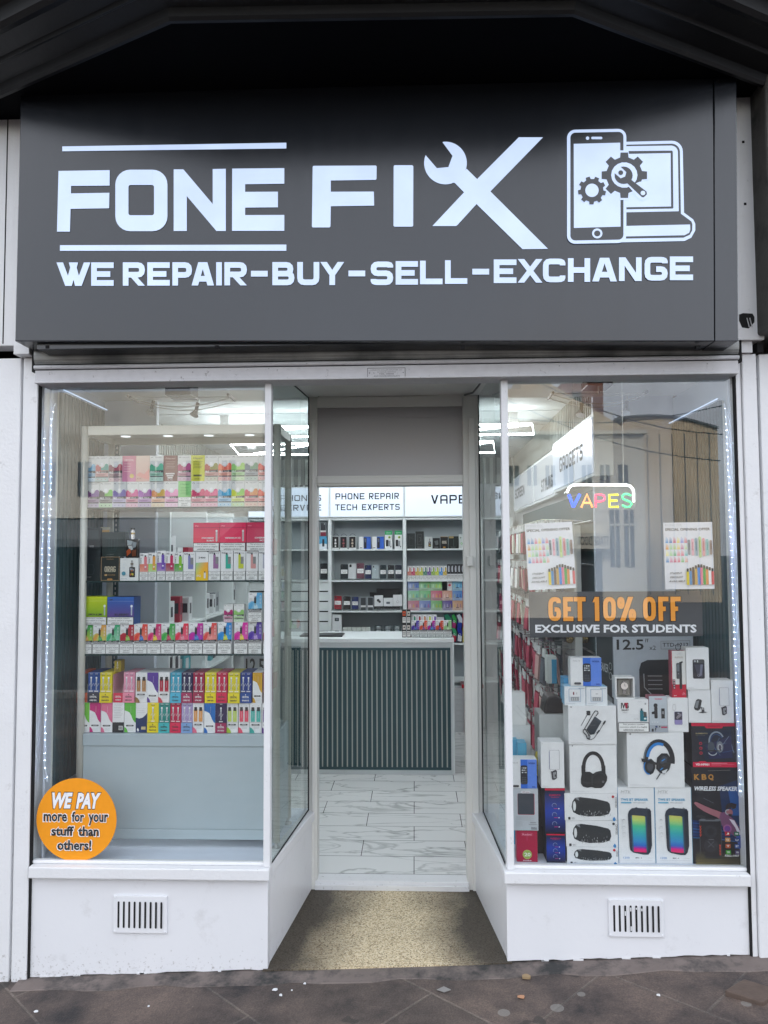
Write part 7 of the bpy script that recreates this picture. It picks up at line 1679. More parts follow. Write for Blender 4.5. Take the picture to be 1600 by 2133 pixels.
# narrow left column
def hand(c): c.rr(.08, .02, .92, .6, .1, (.02, .024, .03)); c.rect(.05, .58, .95, .70, (.7, .7, .7)); c.rect(.05, .70, .95, 1, C('#7a1030')); c.disc(.7, .1, .08, (.6, .6, .6), n=8)
def blu(c): c.rect(0, 0, 1, .62, C('#4a9cc4')); c.poly([(0, .62), (.4, .55), (1, .6), (1, 1), (0, 1)], (.72, .78, .82)); c.rr(.42, .22, .68, .8, .06, (.02, .024, .03))
sbox(664, 681.5, 1116.5, S1, C('#4a9cc4'), blu, 'phone_box', 'light blue phone box at the left end of the top back shelf')
zq = at(770, 1116.5, SYF+.03)[1]; sbox(667, 680, 1088, zq+.0005, (.3, .33, .36), hand, 'handset_pack', 'black and red handset pack standing on the light blue phone box')
def phone(px0, px1, py0, zb, col, label, sticker=True, cam_=0, stand=True):
    y = SYF+.05; x0, x1 = at(px0, 1180, y)[0], at(px1, 1180, y)[0]; h = at(770, py0, y)[1]-zb; w = x1-x0; r = w*.12
    t = thing('mobile_phone', label, 'phone', ((x0+x1)/2, y, zb), 'phones standing on the back shelves')
    def outline(e):
        pts = []
        for cx, cz, a0 in ((x1-r, zb+h-r, 0), (x0+r, zb+h-r, 90), (x0+r, zb+.012+r, 180), (x1-r, zb+.012+r, 270)):
            for k in range(4): pts.append((cx+(r-e)*math.cos(R(a0+30*k)), cz+(r-e)*math.sin(R(a0+30*k))))
        return pts
    mb = MB(); mb.prism(outline(0), y, y+.008, 'gloss', C(col)); c = Canvas(mb, x0, x1, zb+.012, zb+h, y, 'gloss'); c.step = .0006
    if cam_ == 1: c.rr(.12, .06, .42, .24, .08, (.02, .02, .02))
    elif cam_ == 2:
        for v in (.1, .22, .34): c.disc(.2, v, .07, (.02, .02, .025), n=8)
        c.disc(.38, .16, .05, (.02, .02, .025), n=8)
    else: c.rr(.10, .05, .30, .2, .08, (.05, .05, .055)); c.disc(.5, .32, .06, tuple(min(1, v*2+.02) for v in C(col)), n=8)
    mb.lean(y, zb, .12); mb.build('body', t)
    if sticker: mb = MB(); c = Canvas(mb, x0+w*.08, x1-w*.08, zb+h*.40, zb+h*.66, y-.002); c.rect(0, 0, 1, 1, (.78, .78, .78)); c.text('UNLOCKED', .1, .25, .9, .45, INK); c.text('128GB', .25, .6, .75, .8, INK); mb.lean(y, zb, .12); mb.build('price_sticker', t)
    if stand:
        mb = MB(); mb.box(x0-.003, x1+.003, y-.022, y+.03, zb+.0006, zb+.004, 'plastic'); mb.box(x0-.003, x1+.003, y-.022, y-.019, zb+.0041, zb+.018, 'plastic'); mb.build('clear_stand', t)
rowB = [(709, 725, 1175, '#20282c', 'black', 1, 0), (725.5, 741.5, 1173.5, '#c9ccce', 'white', 0, 1), (743, 758.5, 1172.5, '#6a4450', 'mauve', 1, 2), (760, 773.5, 1177, '#16224a', 'navy blue', 1, 0), (775.5, 789, 1177, '#a8b4b8', 'silver', 0, 0), (791.5, 804.5, 1177, '#1a2a30', 'slate', 1, 0), (808, 821, 1177, '#14181c', 'near black', 1, 0), (823, 837, 1177, '#182030', 'midnight', 1, 0)]
for a, b, t_, col, nm, st_, cm in rowB: phone(a, b, t_, S2, col, '%s mobile phone standing on the middle back shelf' % nm, bool(st_), cm)
for a, b, t_, col, nm in ((696, 711.5, 1241, '#8a1424', 'red'), (715, 730, 1242, '#101214', 'black'), (732.5, 746.5, 1243, '#14285a', 'navy blue')): phone(a, b, t_, S3, col, '%s mobile phone standing on the lower back shelf' % nm)
phone(667, 682, 1173, S2, '#10161a', 'black mobile phone alone in the narrow left column of the back shelves')
for i, a in enumerate((750, 765)):
    sbox(a, a+13, 1243.5, S3, (.30, .32, .34), lambda c: (c.rr(.1, .05, .9, .6, .1, (.04, .045, .05)), c.rect(.1, .62, .9, .74, (.7, .7, .7)), c.rr(.12, .76, .88, .96, .1, (.05, .06, .06))), 'accessory_pack', '%s clear accessory pack with a dark insert on the lower back shelf' % ('left', 'right')[i], 'pack', 'clear accessory packs', mat='gloss')
mb = MB(); x0, x1 = at(779, 1260, SYF+.02)[0], at(838, 1260, SYF+.02)[0]; zt_ = at(800, 1263, SYF+.02)[1]; mb.box(x0, x1, SYF+.01, SYF+.10, zt_-.006, zt_-.001, 'clear'); mb.box(x0, x1, SYF+.01, SYF+.014, S3+.001, zt_-.0065, 'plastic'); mb.build('acrylic_riser', label='clear acrylic riser under three small white boxes', cat='stand')
for i, (a, b, t_, nm) in enumerate(((779.5, 797.5, 1240.5, 'black earbuds'), (798.5, 818, 1246, 'a charging case'), (818.5, 837.5, 1239.5, 'a round watch charger'))):
    art = [lambda c: (c.disc(.45, .45, .16, (.02, .02, .02)), c.disc(.62, .58, .14, (.03, .03, .03))), lambda c: c.rr(.3, .45, .7, .72, .05, (.1, .12, .14)), lambda c: (c.arc(.5, .6, .13, 0, 360, .03, (.4, .4, .4)), c.line([(.5, .15), (.5, .45)], .02, (.5, .5, .5)))][i]
    sbox(a, b, t_, zt_, (.76, .77, .78), art, 'accessory_box', 'small white box picturing %s on the acrylic riser' % nm, group='small white boxes on the acrylic riser')
for i, (a, b, t_) in enumerate(((784, 833, 1226.5), (770, 800, 1234))):
    y = SYF+.14+.03*i; x0, x1 = at(a, 1180, y)[0], at(b, 1180, y)[0]; mb = MB(); mb.box(x0, x1, y, y+.02, S3+.001, at(770, t_, y)[1], 'black_plastic'); mb.build('tablet', bevel=.003, label='%s black tablet standing at the back of the lower shelf' % ('larger', 'smaller')[i], cat='tablet')
# cameras, packs and headphone cases on the lowest shelf
zq = S4
for i, t_ in enumerate((1300, 1280)):
    sbox(692, 711.5, t_, zq, (.72, .74, .75), lambda c: (c.rr(.26, .35, .72, .7, .04, (.05, .07, .08)), c.disc(.5, .5, .1, (.2, .22, .24))), 'camera_box', '%s white box picturing a small camera on the lowest back shelf' % ('lower', 'upper')[i], group='camera boxes on the lowest back shelf'); zq = at(770, t_, SYF+.03)[1]+.0006
for i in range(3): sbox(714+19.2*i, 732+19.2*i, 1307, S4, (.62, .66, .62), lambda c: (c.rect(.46, 0, .54, 1, (.5, .54, .5)), c.rect(.05, .1, .1, .5, (.3, .32, .3))), 'charger_pack', 'pale pack, %s from left of three beside the camera boxes' % ORD[i], 'pack', 'pale packs on the lowest back shelf', y=SYF+.05)
for i in range(3):
    for j in range(2):
        a = 780+19.5*i; y = SYF+.05+.06*j; x0, x1 = at(a, 1300, y)[0], at(a+17, 1300, y)[0]; zt_ = at(770, 1311-8*j, y)[1]
        t = thing('earphone_case', 'clear pack with silver earphone case, %s of three in the %s row' % (ORD[i], ('front', 'rear')[j]), 'earphone pack', ((x0+x1)/2, y, S4), 'clear packs of earphones on the lowest back shelf')
        mb = MB(); mb.box(x0, x1, y, y+.035, S4+.001, zt_, 'plastic'); mb.build('clear_pack', t, bevel=.006)
        mb = MB(); mb.box(x0+.018, x1-.018, y+.008, y+.03, S4+.012, zt_-.010, 'gloss', (.5, .53, .55)); mb.build('case', t, bevel=.008)
# vape column
def kitb(v):
    def f(c):
        if v == 0: c.line([(.25, .15), (.25, .8), (.7, .8)], .03, (.07, .08, .08)); c.text('MAG', .3, .2, .8, .4, (.06, .07, .07))
        elif v == 1: c.rr(.2, .15, .8, .8, .06, (.05, .055, .055)); c.rr(.28, .2, .72, .75, .06, (.012, .016, .016)); c.line([(.4, .35), (.6, .35), (.6, .55), (.4, .6)], .04, (.12, .13, .13)); c.rect(.2, .9, .8, .92, (.3, .3, .3))
        elif v == 2: mod_art(c, .66, .34); c.disc(.22, .6, .08, (.5, .6, .62))
        elif v == 3: c.poly([(.2, .3), (.7, .2), (.8, .6), (.4, .7)], (.10, .11, .11)); c.rect(.2, .85, .8, .88, (.3, .3, .3))
        elif v == 4: c.rect(0, 0, 1, .04, C('#a8834a')); c.tech('DRAG', .2, .35, .8, .6, (.4, .36, .3), gap=.12); c.rect(.35, .84, .65, .95, C('#b8863a'))
        elif v == 5: c.rect(.05, .0, .5, .16, C('#a08a5a')); c.line([(.5, .25), (.5, .8)], .04, (.07, .1, .09)); c.rect(.2, .88, .7, .9, (.3, .3, .3))
        else: c.disc(.35, .25, .14, (.1, .15, .12)); c.disc(.5, .65, .2, C('#58a83a')); c.disc(.5, .65, .1, (.8, .84, .8))
    return f
for i, (a, b, t_, col, nm) in enumerate(((848.5, 865, 1111.5, '#1c2424', 'charcoal'), (866, 883.5, 1107.5, '#141a1a', 'tall black embossed'), (885, 901, 1119, '#c4c8c6', 'white with a decorated device'), (902, 917, 1121.5, '#141616', 'small black'), (918, 934, 1118.5, '#141514', 'gold edged black'), (935, 956, 1118, '#121c1a', 'wide black green'), (956.5, 967, 1114, '#c8cecb', 'white with green bubbles'))):
    sbox(a, b, t_, S1, C(col), kitb(i), 'vape_kit_box', 'vape kit box on the top back shelf, %s' % nm, 'box', 'vape kit boxes on the top back shelf')
cs = ['#d07a6a', '#c81f5a', '#c9a81f', '#c4c81f', '#1f7a5a', '#6a3a94', '#8ab41f', '#c8d41f', '#2f8cd8', '#d0b01f']; cn = ['salmon', 'crimson', 'mustard', 'olive yellow', 'dark green', 'purple', 'grass green', 'lime', 'blue', 'gold']
for i in range(10): sbox(848.5+8.25*i, 848.5+8.25*i+8, 1179.5, S2, (.80, .80, .80), ivg(C(cs[i]), C(cs[i])), 'vape_box', 'tiny white and %s vape box on the middle shelf of the vapes column' % cn[i], 'vape box', 'tiny vape boxes in the vapes column', d=.025)
for i in range(5):
    sbox(931.5+7.2*i, 938.5+7.2*i, 1176, S2, (.02, .02, .024), lambda c: (c.rect(.3, .1, .7, .5, (.55, .58, .62)), c.rect(.15, .2, .3, .4, (.3, .3, .34)), c.rect(0, .62, 1, 1, (.7, .7, .7)), c.rect(.1, .7, .9, .74, (.3, .3, .3)), c.rect(.1, .8, .9, .84, (.3, .3, .3))), 'vape_box', 'small black vape box with white foot, %s from left in the vapes column' % ORD[i], 'vape box', 'small black vape boxes in the vapes column', d=.025)
grid = [(849, 872.5), (873, 896.5), (897, 920.5), (921, 941.5), (942, 962.5), (963, 984)]
gc = [['#6a86c0', '#7cc47a', '#86c87c', None, '#6ab4d4', '#b04a6a'], ['#8ac8a0', '#74bc7c', '#c85a74', '#d49a84', '#4a82c4', '#c84a5a'], ['#c47a8a', '#7a8cc4', '#74b46a', '#5a4494', '#d4a07a', '#d46a6a']]
gn = [['periwinkle', 'green', 'light green', None, 'sky blue', 'plum'], ['mint', 'leaf green', 'raspberry', 'apricot', 'denim blue', 'red'], ['dusty rose', 'lavender', 'apple green', 'violet', 'peach', 'coral']]
for r_ in range(3):
    zb = S3+(2-r_)*.0985+.001
    for q in range(6):
        if gc[r_][q] is None:
            a, b = 931.5, 941; sbox(a, b, 1212, zb, (.75, .72, .72), lambda c: (c.disc(.5, .4, .3, C('#c8485a')), c.rect(.1, .7, .9, .72, INK)), 'vape_box', 'narrow white box with a red blob beside the sky blue multipack', 'vape box'); continue
        a, b = grid[q]; y = SYF+.03; zt_ = at(770, 1212+20*r_, y)[1]; cc = C(gc[r_][q])
        def mp(c, cc=cc, q=q):
            c.poly([(0, 0), (1, 0), (1, .72), (0, .72)], [mixc(cc, WHITE, .15), cc, cc, mixc(cc, WHITE, .3)]); rnd = random.Random(q*7+1)
            for k in range(3): u = .2+.3*k; c.poly([(u-.08, .7), (u-.03, .35), (u+.05, .3), (u+.1, .7)], mixc(cc, C(rnd.choice(['#e8d84a', '#ffffff', '#3a4aa0', '#e8506a'])), .4))
            c.rect(.35, .68, .65, .74, INK) if q > 2 else c.rect(.0, .72, 1, .76, (.5, .52, .5))
            c.rect(.1, .82, .9, .85, mixc(cc, INK, .5)); c.rect(.2, .9, .8, .92, mixc(cc, INK, .5))
        x0, x1 = at(a, 1180, y)[0], at(b, 1180, y)[0]; mb = MB(); hgt = .0965; mb.box(x0+.0006, x1-.0006, y, y+.09, zb, zb+hgt, 'card', mixc(cc, WHITE, .45)); c = Canvas(mb, x0+.0006, x1-.0006, zb, zb+hgt, y); c.step = .0006; mp(c)
        mb.build('multipack_box', label='%s multipack box in the vapes column, %s of three layers' % (gn[r_][q], ('top', 'middle', 'bottom')[r_]), cat='vape box', group='multipack boxes in the vapes column')
# dark boxes low in the vapes column
def dk(c1, c2):
    def f(c): c.poly([(0, .1), (.5, 0), (1, .3), (1, .6), (.4, .5)], C(c1)); c.poly([(.2, .5), (.9, .6), (.8, .95), (.1, .9)], C(c2)); c.arc(.5, .5, .2, 0, 360, .06, C('#d0d4d8'), n=8)
    return f
q = 0
for r_ in range(2):
    for k, (a, b) in enumerate(((924, 939), (939.5, 950), (950.5, 962), (962.5, 985))):
        c1, c2, nm = [('#1f7a5a', '#14245a', 'green and navy'), ('#2f9c4a', '#a0286a', 'green and pink'), ('#d0d8e0', '#1f3aa0', 'blue and white'), ('#b81f2a', '#7a1020', 'red'), ('#2a4a9a', '#58a04a', 'indigo and green'), ('#3aa06a', '#c8324a', 'teal and red'), ('#24309a', '#d8dce0', 'royal blue'), ('#d8c81f', '#e0d430', 'yellow')][q]; q += 1
        zb = S4+.005+(1-r_)*.13; sbox(a, b, 1279+27*r_, zb, C('#101c3a') if q not in (4, 8) else C(c1), dk(c1, c2), 'vape_box', 'dark %s box low in the vapes column' % nm, 'vape box', 'dark printed boxes low in the vapes column', y=SYF+.02)
# ------------------------------------------------------------------ stepped display on the counter
dy0 = CYF+.06
def cbox(px0, px1, py0, py1, y, zb, col, art, name, label, group='vape boxes on the counter display', d=.03):
    x0, x1 = at(px0, 1300, y)[0], at(px1, 1300, y)[0]; h = at(900, py0, y)[1]-at(900, py1, y)[1]
    mb = MB(); mb.box(x0+.0004, x1-.0004, y, y+d, zb, zb+h, 'card', col); c = Canvas(mb, x0+.0004, x1-.0004, zb, zb+h, y); c.step = .0005; art(c); mb.build(name, label=label, cat='vape box', group=group); return zb+h
x0, x1 = at(856, 1300, dy0)[0], at(942, 1300, dy0)[0]
mb = MB(); mb.box(x0-.003, x1+.003, dy0-.012, dy0+.13, CTZ+.0006, CTZ+.004, 'plastic'); mb.box(x0-.003, x1+.003, dy0-.012, dy0-.009, CTZ+.0045, CTZ+.03, 'plastic')
zst = CTZ+.062; mb.box(x0, x1, dy0+.045, dy0+.13, zst-.004, zst, 'clear'); mb.box(x0, x1, dy0+.045, dy0+.049, CTZ+.0045, zst-.0045, 'clear'); mb.build('acrylic_stand', label='clear stepped acrylic stand on the counter', cat='stand')
tws = [('#4a3aa4', '#8a6ac4', '#2a6fc4', 'purple'), ('#e25a3a', '#ea8a7a', '#8a4ab4', 'orange'), ('#c81f94', '#4a6ad4', '#2a9ad0', 'magenta'), ('#e2603a', '#d8403a', '#4a3aa4', 'red orange'), ('#9ad08a', '#b4dca4', '#d8f0c8', 'pale green')]
for i, (a, b, c_, nm) in enumerate(tws): cbox(857+16.8*i, 873.5+16.8*i, 1295, 1329, dy0, CTZ+.0045, WHITE, twin(a, b, c_), 'vape_box', 'white box with %s swirl on the front step of the counter stand' % nm)
iv = [('#1f8a6a', 'green'), ('#b81f3a', 'red'), ('#d08a5a', 'tan'), ('#ccd41f', 'lime'), ('#6a4ab0', 'violet')]
for i, (a, nm) in enumerate(iv): cbox(857+10.6*i, 867.3+10.6*i, 1267, 1296, dy0+.05, zst+.0006, WHITE, ivg(C(a), C(a)), 'vape_box', 'slim white and %s box on the rear step of the counter stand' % nm, d=.022)
cbox(911, 925, 1273, 1296, dy0+.055, zst+.0006, (.62, .63, .65), lambda c: c.line([(.3, .2), (.7, .3), (.4, .6), (.7, .8)], .06, (.8, .8, .82)), 'vape_box', 'silver wrapped box at the right of the rear step', d=.03)
cbox(925.5, 936, 1290, 1303, dy0+.055, zst+.0006-.0, (.7, .74, .7), lambda c: c.rect(.2, .3, .8, .5, (.5, .56, .5)), 'vape_box', 'small pale box at the far right of the rear step', d=.03)
for q, (a, b) in enumerate(((837.5, 846.5), (847, 855.5))):
    zb = CTZ+.001
    for k, (t_, u_) in enumerate(((1296, 1325), (1267, 1295.5))):
        def bx_art(c, q=q, k=k): c.rect(.15, .12, .85, .45, C('#e0582a') if (q == 0 and k == 1) else (.65, .6, .55)); c.disc(.5, .28, .2, (.05, .05, .05), n=8); c.rect(.1, .55, .9, .95, (.75, .74, .72)); c.rect(.2, .65, .8, .68, INK); c.rect(.2, .75, .8, .78, INK)
        zb = cbox(a, b, t_, u_, dy0, zb, (.02, .02, .022), bx_art, 'vape_box', '%s black vape box in the %s stack left of the counter stand' % (('bottom', 'top')[k], ('left', 'right')[q]))+.0006

# ================================================================== RIGHT WALL RACK of hanging phone cases
rk = thing('case_rack', 'wall rack of horizontal rails and prongs for phone cases on the right wall', 'display rack', (RXR, 2.2, FZ))
mb = MB(); mb.box(RXR-.02, RXR-.001, 1.0, 3.9, .35, zl0-.04, 'slat_dark'); mb.build('backboard', rk)
mb = MB()
for k in range(4): mb.box(RXR-.34, RXR-.021, 1.9+k*.62, 1.915+k*.62, .25, zl0-.05, 'melamine')
rows = [on_x(1090, py, .86)[1] for py in (1105, 1195, 1285, 1375)] 
mb = MB(); rr_ = random.Random(21); zrows = [2.02, 1.77, 1.52, 1.27, 1.02, .78]
for i, z in enumerate(zrows):
    mb = MB(); mb.tube([(RXR-.03, 1.05, z), (RXR-.03, 3.85, z)], .006, 'alu', n=6); mb.build('rail', rk)
packs = [((.30, .015, .05), 'dark red'), ((.26, .012, .045), 'wine red'), ((.60, .62, .62), 'clear fronted'), ((.02, .022, .026), 'black'), ((.06, .07, .09), 'slate'), ((.42, .26, .24), 'pinkish brown'), ((.45, .44, .38), 'beige')]
def pack(x, y, z, k, rowi, tilt, pi_=0):
    col, nm = packs[k]; w, h = .10, .19
    mb = MB(); mb.box(x-.004, x+.010, y, y+w, z-h, z-.035, 'gloss', col)
    mb.box(x-.001, x+.001, y+.01, y+w-.01, z-.035, z+.012, 'card', (.66, .68, .68)); mb.box(x-.0065, x-.0045, y+.008, y+w-.008, z-h+.01, z-.045, 'card', tuple(min(1, c*1.7+.02) for c in col))
    for i, (a, b, c_) in enumerate(mb.v):     # hangs a little askew
        dz = c_-z; mb.v[i] = (a+dz*tilt, b+dz*tilt*.3, c_)
    mb.rot(x, y+w/2, .9*tilt)
    mb.build('phone_case_pack', label='%s phone case pack on the %s prong from the window, %s rack row' % (nm, ORD[pi_], ORD[rowi]), cat='phone case', group='%s phone case packs, prong %d, row %d of the wall rack' % (nm, pi_+1, rowi+1))
pr = MB()
for ri, z in enumerate(zrows):
    y = 1.12; ci = 0
    while y < 3.7:
        zone = (0, 1, 2, 0, 2) if y < 2.0 else ((0, 0, 2, 1) if rr_.random() < .6 else (3, 4, 5, 6))
        n_ = rr_.choice([2, 3, 3, 4]); mb = MB(); mb.tube([(RXR-.03, y+.05, z+.006), (RXR-.30, y+.05, z+.016)], .0025, 'chrome', n=5); mb.build('prong', rk)
        for q in range(n_):
            pack(RXR-.29+q*.055+rr_.uniform(-.01, .01), y, z, rr_.choice(zone) if y > 1.4 else rr_.choice((3, 3, 4, 5, 2)), ri, rr_.uniform(-.14, .14), ci)
        y += .155; ci += 1
# inner cream door standing open with brass knobs
dxx = at(1172, 1380, 1.55)[0]
dr = thing('inner_door', 'cream painted door standing open behind the right display, with brass knobs', 'door', (dxx, 1.2, FZ))
mb = MB(); mb.box(dxx, dxx+.042, 1.15, 1.55, FZ+.005, 2.0, 'cream_paint'); mb.build('leaf', dr, bevel=.003)
x, z = at(1186, 1333, 1.15); 
for q in (-1, 1):
    mb = MB(); cx = dxx+.021+q*.045; mb.tube([(dxx+.021+q*.0215, 1.20, z), (dxx+.021+q*.034, 1.20, z)], .010, 'brass', n=10)
    n_ = 8
    for k in range(n_):
        t0, t1 = math.pi*k/n_, math.pi*(k+1)/n_
        mb.tube([(cx-.024*q*math.cos(t0), 1.20, z), (cx-.024*q*math.cos(t1), 1.20, z)], max(.001, .027*math.sin(t0)), 'brass', n=14, r2=max(.001, .027*math.sin(t1)))
    mb.build('knob', dr, smooth=True)

# ================================================================== WINDOW BAY LAMPS (cable lights), neon, posters, stickers
def cable_light(px_c, px_l, px_r, py_a, heads, label, Y, boxpx):
    xa_, za_ = at(px_l, py_a, Y); xb_, zb_ = at(px_r, py_a, Y); xc, zc = at(px_c, py_a, Y)
    t = thing('cable_light', label, 'light fitting', (xc, Y, zc), 'cable light fittings in the window tops')
    a, b, z0, z1 = rp(*boxpx, Y); mb = MB(); mb.box(a, b, Y-.02, Y+.12, z0, ZBC-.001, 'black_plastic'); mb.build('transformer', t, bevel=.004)
    mb = MB(); mb.tube([(xc, Y, z0), (xc, Y, zc)], .005, 'alu', n=6); mb.build('stem', t)
    for dy in (0, .09):
        mb = MB(); mb.tube([(xa_-.0+(xb_-xa_)*k/10, Y+dy, za_+(zb_-za_)*k/10-.045*math.sin(math.pi*k/10)) for k in range(11)], .0022, 'alu', n=5); mb.build('wire', t)
    for xq in (xa_, xb_): mb = MB(); mb.tube([(xq, Y-.03, za_+.004), (xq, Y+.12, za_+.004)], .007, 'black_plastic', n=6); mb.build('end_bar', t)
    mb = MB(); mb.tube([(xa_, Y, za_+.004), (xb_, Y, zb_+.004)], .003, 'alu', n=6); mb.build('support_bar', t)
    for (px, py) in heads:
        x, z = at(px, py, Y+.04); z_t = at(px, py_a+4, Y+.04)[1]
        hd = MB(); hd.tube([(x+.004, Y+.04, z_t), (x, Y+.04, z+.02)], .004, 'alu', n=6); hd.tube([(x, Y+.04, z+.03), (x-.006, Y+.03, z-.012)], .009, 'black_plastic', n=8); hd.tube([(x-.006, Y+.03, z-.012), (x-.012, Y+.02, z-.034)], .010, 'chrome', n=12, r2=.022); hd.build('lamp_head', t)
cable_light(372, 270, 478, 829, [(320, 848), (412, 852)], 'low voltage cable light with two small spot lamps in the left window', .30, (346, 795, 399, 824))
cable_light(1248, 1150, 1345, 822, [(1212, 852), (1306, 848)], 'low voltage cable light with two small spot lamps in the right window', .35, (1222, 783, 1275, 804))

# neon sign
NY = .10
nt_ = thing('neon_sign', 'multicoloured lit vapes neon sign hanging by two wires in the right window', 'neon sign', (at(1250, 1050, NY)[0], NY, at(1250, 1062, NY)[1]))
def pxs(L_, y=NY): return [(at(a, b, y)[0], y, at(a, b, y)[1]) for a, b in L_]
def cv(x, y): return (1060+x/5.714, 1000+y/5.714)
NC = {'b': (.01, .08, 1.0), 'o': (1.0, .30, .08), 'r': (1.0, .06, .14), 'y': (1.0, .85, .0), 'g': (.04, .8, .22), 'w': (1.2, 1.2, 1.2)}
def neon(paths, col, r=.0055, name='letter'):
    mb = MB()
    for p in paths: mb.tube(pxs([cv(*q) for q in p]), r, 'neon', NC[col], n=8)
    mb.build(name, nt_, smooth=True)
neon([[(715, 172), (768, 322)], [(845, 168), (768, 322)]], 'b', .0065); neon([[(862, 326), (930, 168), (995, 326)], [(893, 272), (968, 272)]], 'o', .0045)
neon([[(1036, 324), (1034, 172), (1100, 172), (1132, 185), (1142, 212), (1132, 240), (1100, 252), (1040, 252)]], 'r', .0045)
neon([[(1302, 175), (1196, 175), (1198, 320), (1306, 318)], [(1198, 245), (1290, 245)]], 'y', .0045)
neon([[(1452, 185), (1420, 166), (1375, 166), (1350, 188), (1358, 222), (1395, 240), (1440, 256), (1462, 285), (1440, 316), (1395, 322), (1350, 296)]], 'g', .0045)
neon([[(690, 150), (720, 85), (760, 60), (820, 56), (1400, 58), (1445, 72), (1478, 110), (1485, 150), (1487, 262)]], 'w', .0058, 'border_tube')
mb = MB(); pts = [cv(*q) for q in ((660, 160), (690, 80), (740, 38), (820, 28), (1410, 28), (1470, 50), (1512, 105), (1516, 280), (1480, 340), (1180, 350), (850, 345), (770, 365), (735, 350))]
mb.prism([at(a, b, NY+.008) for a, b in pts], NY+.008, NY+.012, 'clear'); mb.build('acrylic_back', nt_)
for px in (1196, 1299): a, b = at(px, 1004, NY+.008), at(px-2, 860, NY+.008); mb = MB(); mb.tube([(a[0], NY+.0075, a[1]), (b[0], NY+.0075, ZBC-.002)], .0012, 'alu', n=5); mb.build('hanging_wire', nt_)

# posters on the glass
def poster(px, label, tilt):
    y = .024; x0, x1, z0, z1 = rp(*px, y); mb = MB(); mb.box(x0, x1, y, y+.0012, z0, z1, 'card', (.78, .79, .84)); c = Canvas(mb, x0, x1, z0, z1, y); c.step = .00025
    c.text('FONE FIX', .04, .02, .38, .055, (.55, .56, .58)); c.rect(.04, .065, .40, .068, (.6, .6, .62)); c.text('SPECIAL OPENING OFFER', .03, .085, .95, .125, INK, .02)
    cols_ = ['#4a9cd8', '#2f7fc0', '#e0708a', '#ecd86a', '#8a96dc', '#e88a94', '#e8a03a', '#a8d8a0', '#c8dc8a', '#f0d87a', '#c87aa0', '#d0e0b0', '#f0e8a0', '#b0dca0', '#7ac08a', '#e8909a', '#e0708a', '#7ac4c4', '#4a94d0', '#e08ab0', '#e06a8a', '#e0708a', '#7ac07a', '#ecb0a0']
    for k in range(24):
        u = .03+.077*(k % 6); v = .235+.097*(k//6); cc = C(cols_[k]); c.poly([(u+.008, v), (u+.055, v), (u+.062, v+.072), (u, v+.072)], [mixc(cc, WHITE, .7), mixc(cc, WHITE, .7), cc, cc], lay=(k == 0)); 
    c.lay()
    for k in range(24):
        u = .03+.077*(k % 6); v = .235+.097*(k//6); c.rect(u+.012, v-.014, u+.03, v, mixc(C(cols_[k]), WHITE, .5), lay=False)
    pc = ['#3a5a6a', '#e89ab0', '#2f7fa0', '#b8d86a', '#d86a7a', '#4ab0b0', '#6a4030']
    for k in range(7): u = .485+.073*k; t_ = [.26, .245, .235, .215, .24, .255, .27][k]; b_ = [.49, .50, .505, .53, .51, .50, .49][k]; c.rr(u, t_, u+.05, b_, .02, mixc(C(pc[k]), WHITE, .25)); c.rect(u+.016, t_+.05, u+.034, b_-.08, mixc(C(pc[k]), INK, .45)); c.text('Crystal', u+.012, t_+.06, u+.04, b_-.10, C(pc[k]), .01, rot=True)
    bc = ['#e0c81f', '#2f86c4', '#5a4030', '#c8a050', '#1f86d8', '#e07a94', '#3fa04a', '#dc8a4a', '#e8e8ea', '#d05058']
    hh_ = [.71, .70, .69, .665, .65, .65, .665, .68, .695, .71]
    for k in range(10): u = .43+.056*k; c.rect(u, hh_[k]+.03, u+.052, .935, C(bc[k]), lay=(k == 0))
    c.lay()
    for k in range(10): u = .43+.056*k; c.rect(u+.005, hh_[k]-.018, u+.047, hh_[k]+.03, INK, lay=False)
    for t, v, u0, u1 in (('STUDENT', .745, .09, .34), ('DISCOUNT', .805, .09, .36), ('AVAILABLE', .865, .06, .40)): c.text(t, u0, v, u1, v+.028, INK, .02, .3)
    mb.tilt((x0+x1)/2, (z0+z1)/2, tilt); mb.build('poster', label=label, cat='poster', group='special opening offer posters')
poster((1097, 1089, 1196, 1227), 'left special opening offer poster, hung slightly tilted under the neon sign', .045)
poster((1384, 1088, 1486, 1227), 'right special opening offer poster on the glass beside the slats', .01)
# small paper and white sheet behind the right poster is the bay panel; grey banner
y = .0225; x0, x1, z0, z1 = rp(1101, 1232, 1464, 1327, y)
q = [at(1101, 1233, y), at(1463, 1231, y), at(1464, 1325, y), at(1104, 1328, y)]
mb = MB(); mb.prism(q, y, y+.0012, 'matte', (.072, .076, .084)); c = Canvas(mb, x0, x1, z0, z1, y, 'matte'); c.step = .00025
OR = C('#f5a03a')
def big(text, boxes, wt, col, grow, dv=0):
    asp = c.h/c.w; c.lay()
    for ch, (u0, v0, u1, v1) in zip(text, boxes):
        def em(p): c.y -= .000005; c.poly([(a, b/asp) for a, b in p], col, lay=False)
        g = grow; glyph(em, ch, u0-g, v0*asp-g, u1+g, v1*asp+g, wt+2*g, 1.4, 4)
W_ = 1028.0
def bb_(a, b, t=1322, d=1465): return ((a-182)/W_, (t-1290)/270, (b-182)/W_, (d-1290)/270)
bxs = [bb_(300, 375), bb_(388, 448), bb_(452, 522), bb_(562, 610), bb_(625, 700), bb_(708, 818), bb_(860, 935), bb_(950, 1010), bb_(1022, 1082)]
big('GET10%OFF', bxs, .026, BLACK, .0045); big('GET10%OFF', bxs, .026, OR, 0)
